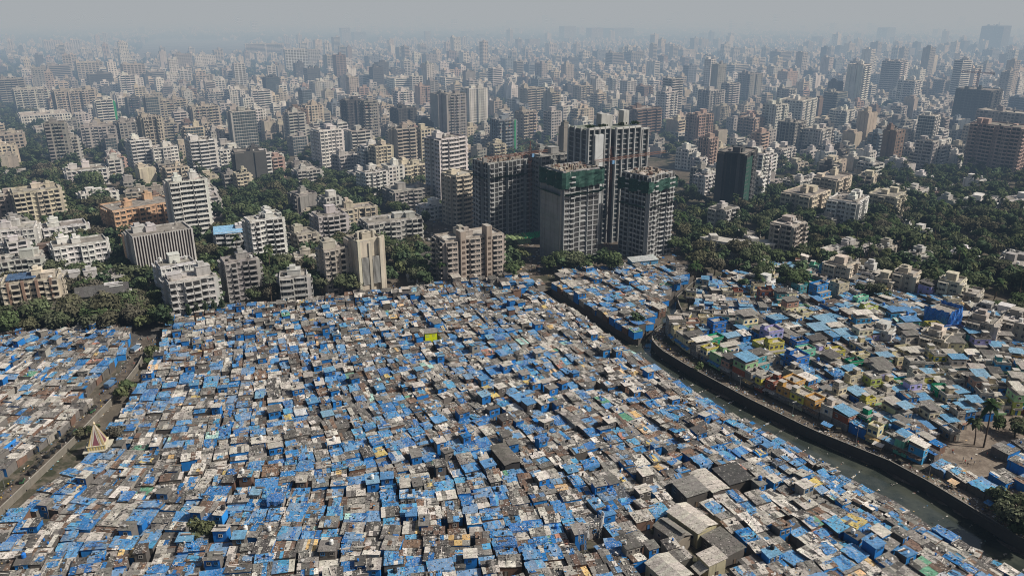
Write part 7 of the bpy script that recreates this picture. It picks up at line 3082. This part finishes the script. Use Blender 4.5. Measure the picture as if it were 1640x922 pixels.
def car_parts(kind, col):
    body, glass_, wheel = MB(), MB(), MB()
    L, Wd, h0, h1, h2 = {'parked_car': (3.9, 1.65, .35, .92, 1.48), 'van': (4.6, 1.8, .4, 1.05, 2.05), 'auto_rickshaw': (2.7, 1.3, .35, .95, 1.75), 'truck': (6.2, 2.2, .6, 1.4, 2.6)}[kind]
    prof = {'parked_car': [(-.5, .0), (-.5, .55), (-.47, 1), (-.30, 1.03), (-.18, 0), (.22, 0), (.40, 1.03), (.5, .95), (.5, 0)]}
    x = L / 2
    # lower body with rounded plan, then cabin
    def ring(z, k, sx0, sx1):
        return [(sx0 * x, -Wd / 2 * k * .86, z), (sx0 * x + .2, -Wd / 2 * k, z), (sx1 * x - .25, -Wd / 2 * k, z), (sx1 * x, -Wd / 2 * k * .8, z), (sx1 * x, Wd / 2 * k * .8, z), (sx1 * x - .25, Wd / 2 * k, z), (sx0 * x + .2, Wd / 2 * k, z), (sx0 * x, Wd / 2 * k * .86, z)]
    if kind == 'parked_car':
        rs = [ring(h0, .94, -.97, .97), ring(h0 + .3, 1, -1, 1), ring(h1, .95, -.98, .97)]
        cb = [ring(h1, .90, -.86, .52), ring(h2, .74, -.66, .18)]
    elif kind == 'van':
        rs = [ring(h0, .95, -.98, .98), ring(h0 + .4, 1, -1, 1), ring(h1, .98, -1, .98)]
        cb = [ring(h1, .96, -.98, .80), ring(h2, .84, -.95, .52)]
    elif kind == 'truck':
        rs = [ring(h0, .95, -1, .99), ring(h1, 1, -1, 1)]
        cb = [ring(h1, .96, .45, .98), ring(h2, .9, .48, .88)]
    else:
        rs = [ring(h0, .9, -1, .8), ring(h0 + .3, 1, -1, .95), ring(h1, .9, -1, .75)]
        cb = [ring(h1, .88, -.98, .6), ring(h2, .85, -.95, .35)]
    for A, B in zip(rs, rs[1:]):
        for i in range(8):
            j = (i + 1) % 8
            body.face([A[i], A[j], B[j], B[i]], col)
    body.face(rs[-1], col)
    A, B = cb
    for i in range(8):
        j = (i + 1) % 8
        glass_.face([A[i], A[j], B[j], B[i]], (.03, .035, .04), 1)
    roofc = col if kind != 'auto_rickshaw' else (.05, .045, .03)
    body.face([(p[0], p[1], p[2] + .02) for p in B], roofc)
    for i in range(8):
        j = (i + 1) % 8
        Bi, Bj = Vector(B[i]), Vector(B[j])
        Ai, Aj = Vector(A[i]), Vector(A[j])
        body.face([tuple(Bi.lerp(Ai, .18) * 1.004), tuple(Bj.lerp(Aj, .18) * 1.004), tuple(Bj), tuple(Bi)], roofc)
    if kind == 'truck':
        body.box(-x, x * .40, -Wd / 2, Wd / 2, h1, h1 + 1.1, (.12, .2, .3), bottom=True)
    wh = []
    wr = {'parked_car': .31, 'van': .34, 'auto_rickshaw': .24, 'truck': .45}[kind]
    wm = MB()
    for s_ in (-1, 1):
        wm.bar((0, -.1, 0), (0, .1, 0), wr, (.02, .02, .02), 0, 12)
    wm.bar((0, -.12, 0), (0, .12, 0), wr * .55, (.35, .35, .35), 1, 10)
    pos = [(-.6 * x, -1), (-.6 * x, 1), (.6 * x, -1), (.6 * x, 1)] if kind != 'auto_rickshaw' else [(-.6 * x, -1), (-.6 * x, 1), (.72 * x, 0)]
    lm = MB()
    lm.box(-.03, .05, -.16, .16, -.07, .07, (.7, .68, .6), bottom=True)
    return dict(body=body.mesh('body', ['paint']), glass=glass_.mesh('cabin_glass', ['facade', 'glass']), wheel=wm.mesh('wheel', ['rubber', 'steel']), pos=[(a, b * (Wd / 2 - .06), wr) for a, b in pos],
                lamp=lm.mesh('headlight', ['paint']), lpos=[(x * (.97 if kind != 'auto_rickshaw' else .93), s_ * Wd * .3, h0 + .38) for s_ in (-1, 1)])


CARC = [('white', (.62, .62, .60)), ('silver', (.36, .36, .36)), ('black', (.03, .03, .03)), ('red', (.30, .05, .04)), ('grey', (.16, .16, .17)), ('blue', (.05, .10, .25))]
CARS = {}
VITEMS = []


def put_vehicle(kind, cn, col, x, y, rot, what, cat):
    if (kind, cn) not in CARS:
        CARS[kind, cn] = car_parts(kind, col)
    m_ = CARS[kind, cn]
    root = empty(kind, (x, y, .03), rot)
    link('body', m_['body'], root)
    link('cabin_glass', m_['glass'], root)
    for p in m_['pos']:
        link('wheel', m_['wheel'], root, p)
    for p in m_['lpos']:
        link('headlight', m_['lamp'], root, p)
    tag(root, None, cat, 'vehicles on the streets')
    VITEMS.append((root, what, x, y))


def along(line, px, py, side, rot=None):
    x, y = P(px, py)
    best = min(range(len(line) - 1), key=lambda i: math.hypot(line[i][0] - x, line[i][1] - y))
    a, b = line[best], line[best + 1]
    return x, y, math.atan2(b[1] - a[1], b[0] - a[0])


for (px, py) in ((213, 440), (218, 449), (221, 456), (225, 467), (209, 432), (228, 478), (219, 470), (205, 424), (196, 412), (232, 492)):
    x, y, a = along(AVE, px, py, 0)
    cn, cc = R6.choice(CARC[:2] + CARC[:1] + CARC)
    put_vehicle('parked_car', cn, cc, x, y, a + R6.gauss(0, .05), f'{cn} car on the avenue', 'car')
for (px, py) in ((683, 374), (691, 379), (698, 386), (672, 368), (686, 385)):
    x, y = P(px, py)
    cn, cc = R6.choice(CARC)
    put_vehicle('parked_car', cn, cc, x, y, math.radians(120) + R6.gauss(0, .1), f'{cn} car on the shaded tower street', 'car')
put_vehicle('van', 'white', (.66, .66, .64), *P(106, 679), math.radians(5), 'white van nosed against the shacks on the side road', 'van')
put_vehicle('parked_car', 'grey', (.16, .16, .17), *P(99, 685), math.radians(10), 'grey car parked beside the white van', 'car')
put_vehicle('truck', 'blue', (.05, .14, .3), *P(178, 618), math.radians(85), 'small blue truck at the upper end of the side road', 'truck')
put_vehicle('truck', 'white', (.6, .6, .58), *P(219, 562), math.radians(82), 'white pickup truck at the head of the side road', 'truck')
for (px, py) in ((148, 660), (152, 655), (118, 692), (113, 697), (104, 706), (95, 716), (86, 724), (78, 731), (66, 742), (60, 748), (52, 758), (36, 772), (92, 700), (58, 724)):
    x, y, a = along(SIDE, px, py, 0)
    cn, cc = R6.choice([('black', (.03, .03, .03)), ('black', (.03, .03, .03)), ('green', (.04, .12, .05))])
    put_vehicle('auto_rickshaw', cn, cc, x, y, a + R6.gauss(0, .25), f'{cn} auto rickshaw on the side road', 'rickshaw')
for (px, py) in ((860, 432), (1228, 632), (1340, 692), (1440, 742)):
    x, y = P(px, py)
    put_vehicle('auto_rickshaw', 'black', (.03, .03, .03), x, y, R6.uniform(0, 6.28), 'black auto rickshaw off the road', 'rickshaw')
assign_labels(VITEMS, MARKS)

# motorbikes
bm = MB()
bm.bar((0, -.62, .3), (0, -.42, .95), .05, (.2, .2, .2))
bm.bar((0, -.4, .75), (0, .3, .6), .12, (.06, .06, .07), 0, 6)
bm.bar((0, .3, .6), (0, .62, .3), .05, (.2, .2, .2))
bm.box(-.12, .12, -.2, .2, .3, .55, (.15, .15, .15), bottom=True)
sm = MB()
sm.box(-.13, .13, 0, .68, .72, .84, (.03, .03, .03), bottom=True)
hm_ = MB()
hm_.bar((-.35, -.36, 1.0), (.35, -.36, 1.0), .03, (.1, .1, .1))
wm_ = MB()
wm_.bar((-.05, 0, 0), (.05, 0, 0), .3, (.02, .02, .02), 0, 10)
BIKE = (bm.mesh('body', ['paint']), sm.mesh('saddle', ['paint']), hm_.mesh('handlebar', ['paint']), wm_.mesh('wheel', ['rubber']))
BI = []
SLB, _ = resample(SIDE, 80)
for k in range(34):
    p = SLB[R6.randrange(12, 80)]
    x, y = p[0] + R6.choice([-1, 1]) * R6.uniform(2.4, 3.9), p[1] + R6.uniform(-2, 2)
    root = empty('parked_motorbike', (x, y, .03), R6.uniform(.8, 2.2))
    link('body', BIKE[0], root)
    link('saddle', BIKE[1], root)
    link('handlebar', BIKE[2], root)
    link('wheel', BIKE[3], root, (0, -.62, .3))
    link('wheel', BIKE[3], root, (0, .62, .3))
    tag(root, None, 'motorbike', 'motorbikes parked along the side road')
    BI.append((root, 'dark parked motorbike', x, y))
assign_labels(BI, MARKS)

# ------------------------------------------------------------------ people


PITEMS = []


def put_person(x, y):
    pose = R6.choice(['stand', 'walk', 'stride'])
    sn, sc = R6.choice(SHIRTS)
    pn, pc = R6.choice([('dark', (.03, .03, .04)), ('tan', (.28, .22, .15))])
    o = link('person', PM[pose, sn, pn], None, (x, y, .03), R6.uniform(0, 6.28))
    tag(o, None, 'person', 'people in the streets')
    PITEMS.append((o, f"person in {sn} shirt and {pn} trousers, {'standing' if pose == 'stand' else 'walking'}", x, y))


SL, _ = resample(SIDE, 60)
for k in range(60):
    p = SL[R6.randrange(8, 60)]
    put_person(p[0] + R6.uniform(-3.6, 3.6), p[1] + R6.uniform(-2, 2))
for k in range(24):
    put_person(*P(R6.gauss(872, 22), R6.gauss(434, 5)))
for k in range(10):
    put_person(*P(R6.uniform(600, 760), R6.gauss(462, 1.5)))
for k in range(100):
    i = R6.randrange(4, 54)
    a, b = Vector(SMOOTHR[i]), Vector(SMOOTHR[i + 1])
    d = (b - a).normalized()
    p = a + Vector((d.y, -d.x)) * R6.uniform(1.0, 4.4)
    put_person(p.x, p.y)
for (px, py) in ((1545, 742), (1549, 746), (1555, 738), (1560, 744), (1542, 738), (1508, 748), (1500, 744), (1498, 750), (1525, 725), (1580, 730)):
    put_person(*P(px, py))
assign_labels(PITEMS, MARKS)

# ------------------------------------------------------------------ stalls, poles
SI = []
for k, i in enumerate((14, 16, 19, 22, 24, 25, 26, 27, 29, 31, 35, 38)):
    a, b = Vector(SMOOTHR[i]), Vector(SMOOTHR[i + 1])
    d = (b - a).normalized()
    p = a + Vector((d.y, -d.x)) * 4.9
    rot = math.atan2(d.y, d.x)
    root = empty('market_stall', (p.x, p.y, 0), rot)
    cn, cc = R6.choice([('blue', BLUE[0]), ('pale', PALE[0]), ('tan', ODD[1]), ('grey', GREY[2]), ('brown', BROWN[2])])
    w_ = R6.uniform(2.6, 4)
    mb = MB()
    for q in range(5):
        u0, u1 = -w_ / 2 + w_ * q / 5, -w_ / 2 + w_ * (q + 1) / 5
        mb.face([(u0, -1.2, 2.5 + R6.uniform(-.1, .1)), (u1, -1.2, 2.5 + R6.uniform(-.1, .1)), (u1, 1.2, 2.1), (u0, 1.2, 2.1)], with_a(jit(cc, R6), .25))
    mb.build('awning', ['tarp'], root)
    for u in (-1, 1):
        for v in (-1, 1):
            mb = MB()
            mb.bar((u * w_ * .46, v * 1.1, 0), (u * w_ * .46, v * 1.1, 2.3), .05, (.2, .15, .1))
            mb.build('pole', ['paint'], root)
    mb = MB()
    mb.box(-w_ * .4, w_ * .4, -.5, .6, .75, .82, (.25, .2, .14), bottom=True)
    for u in (-1, 1):
        for v in (-.4, .5):
            mb.box(u * w_ * .36 - .04, u * w_ * .36 + .04, v - .04, v + .04, 0, .75, (.2, .15, .1))
    mb.build('table', ['paint'], root)
    tag(root, None, 'stall', 'stalls along the canal road')
    SI.append((root, f'small stall under {cn} awning on the canal road', p.x, p.y))
for k in range(18):
    if k < 8:
        p = SL[6 + k * 7]
        x, y, wh = p[0] - 4.4, p[1], 'on the side road'
    else:
        i = 8 + (k - 8) * 4
        a, b = Vector(SMOOTHR[i]), Vector(SMOOTHR[i + 1])
        d = (b - a).normalized()
        q = a + Vector((d.y, -d.x)) * 2.0
        x, y, wh = q.x, q.y, 'on the canal road'
    root = empty('utility_pole', (x, y, 0), R6.uniform(0, 3))
    mb = MB()
    mb.bar((0, 0, 0), (0, 0, 7.5), .11, (.2, .19, .18), 0, 6, .07)
    mb.build('pole', ['steel'], root)
    mb = MB()
    mb.bar((-.8, 0, 7.0), (.8, 0, 7.0), .05, (.2, .19, .18))
    mb.build('cross_arm', ['steel'], root)
    mb = MB()
    mb.box(.7, 1.3, -.12, .12, 6.85, 6.97, (.5, .5, .48), bottom=True)
    mb.build('lamp_head', ['paint'], root)
    tag(root, None, 'utility pole', 'poles along the narrow streets')
    SI.append((root, f'thin grey pole with lamp {wh}', x, y))
assign_labels(SI, MARKS)
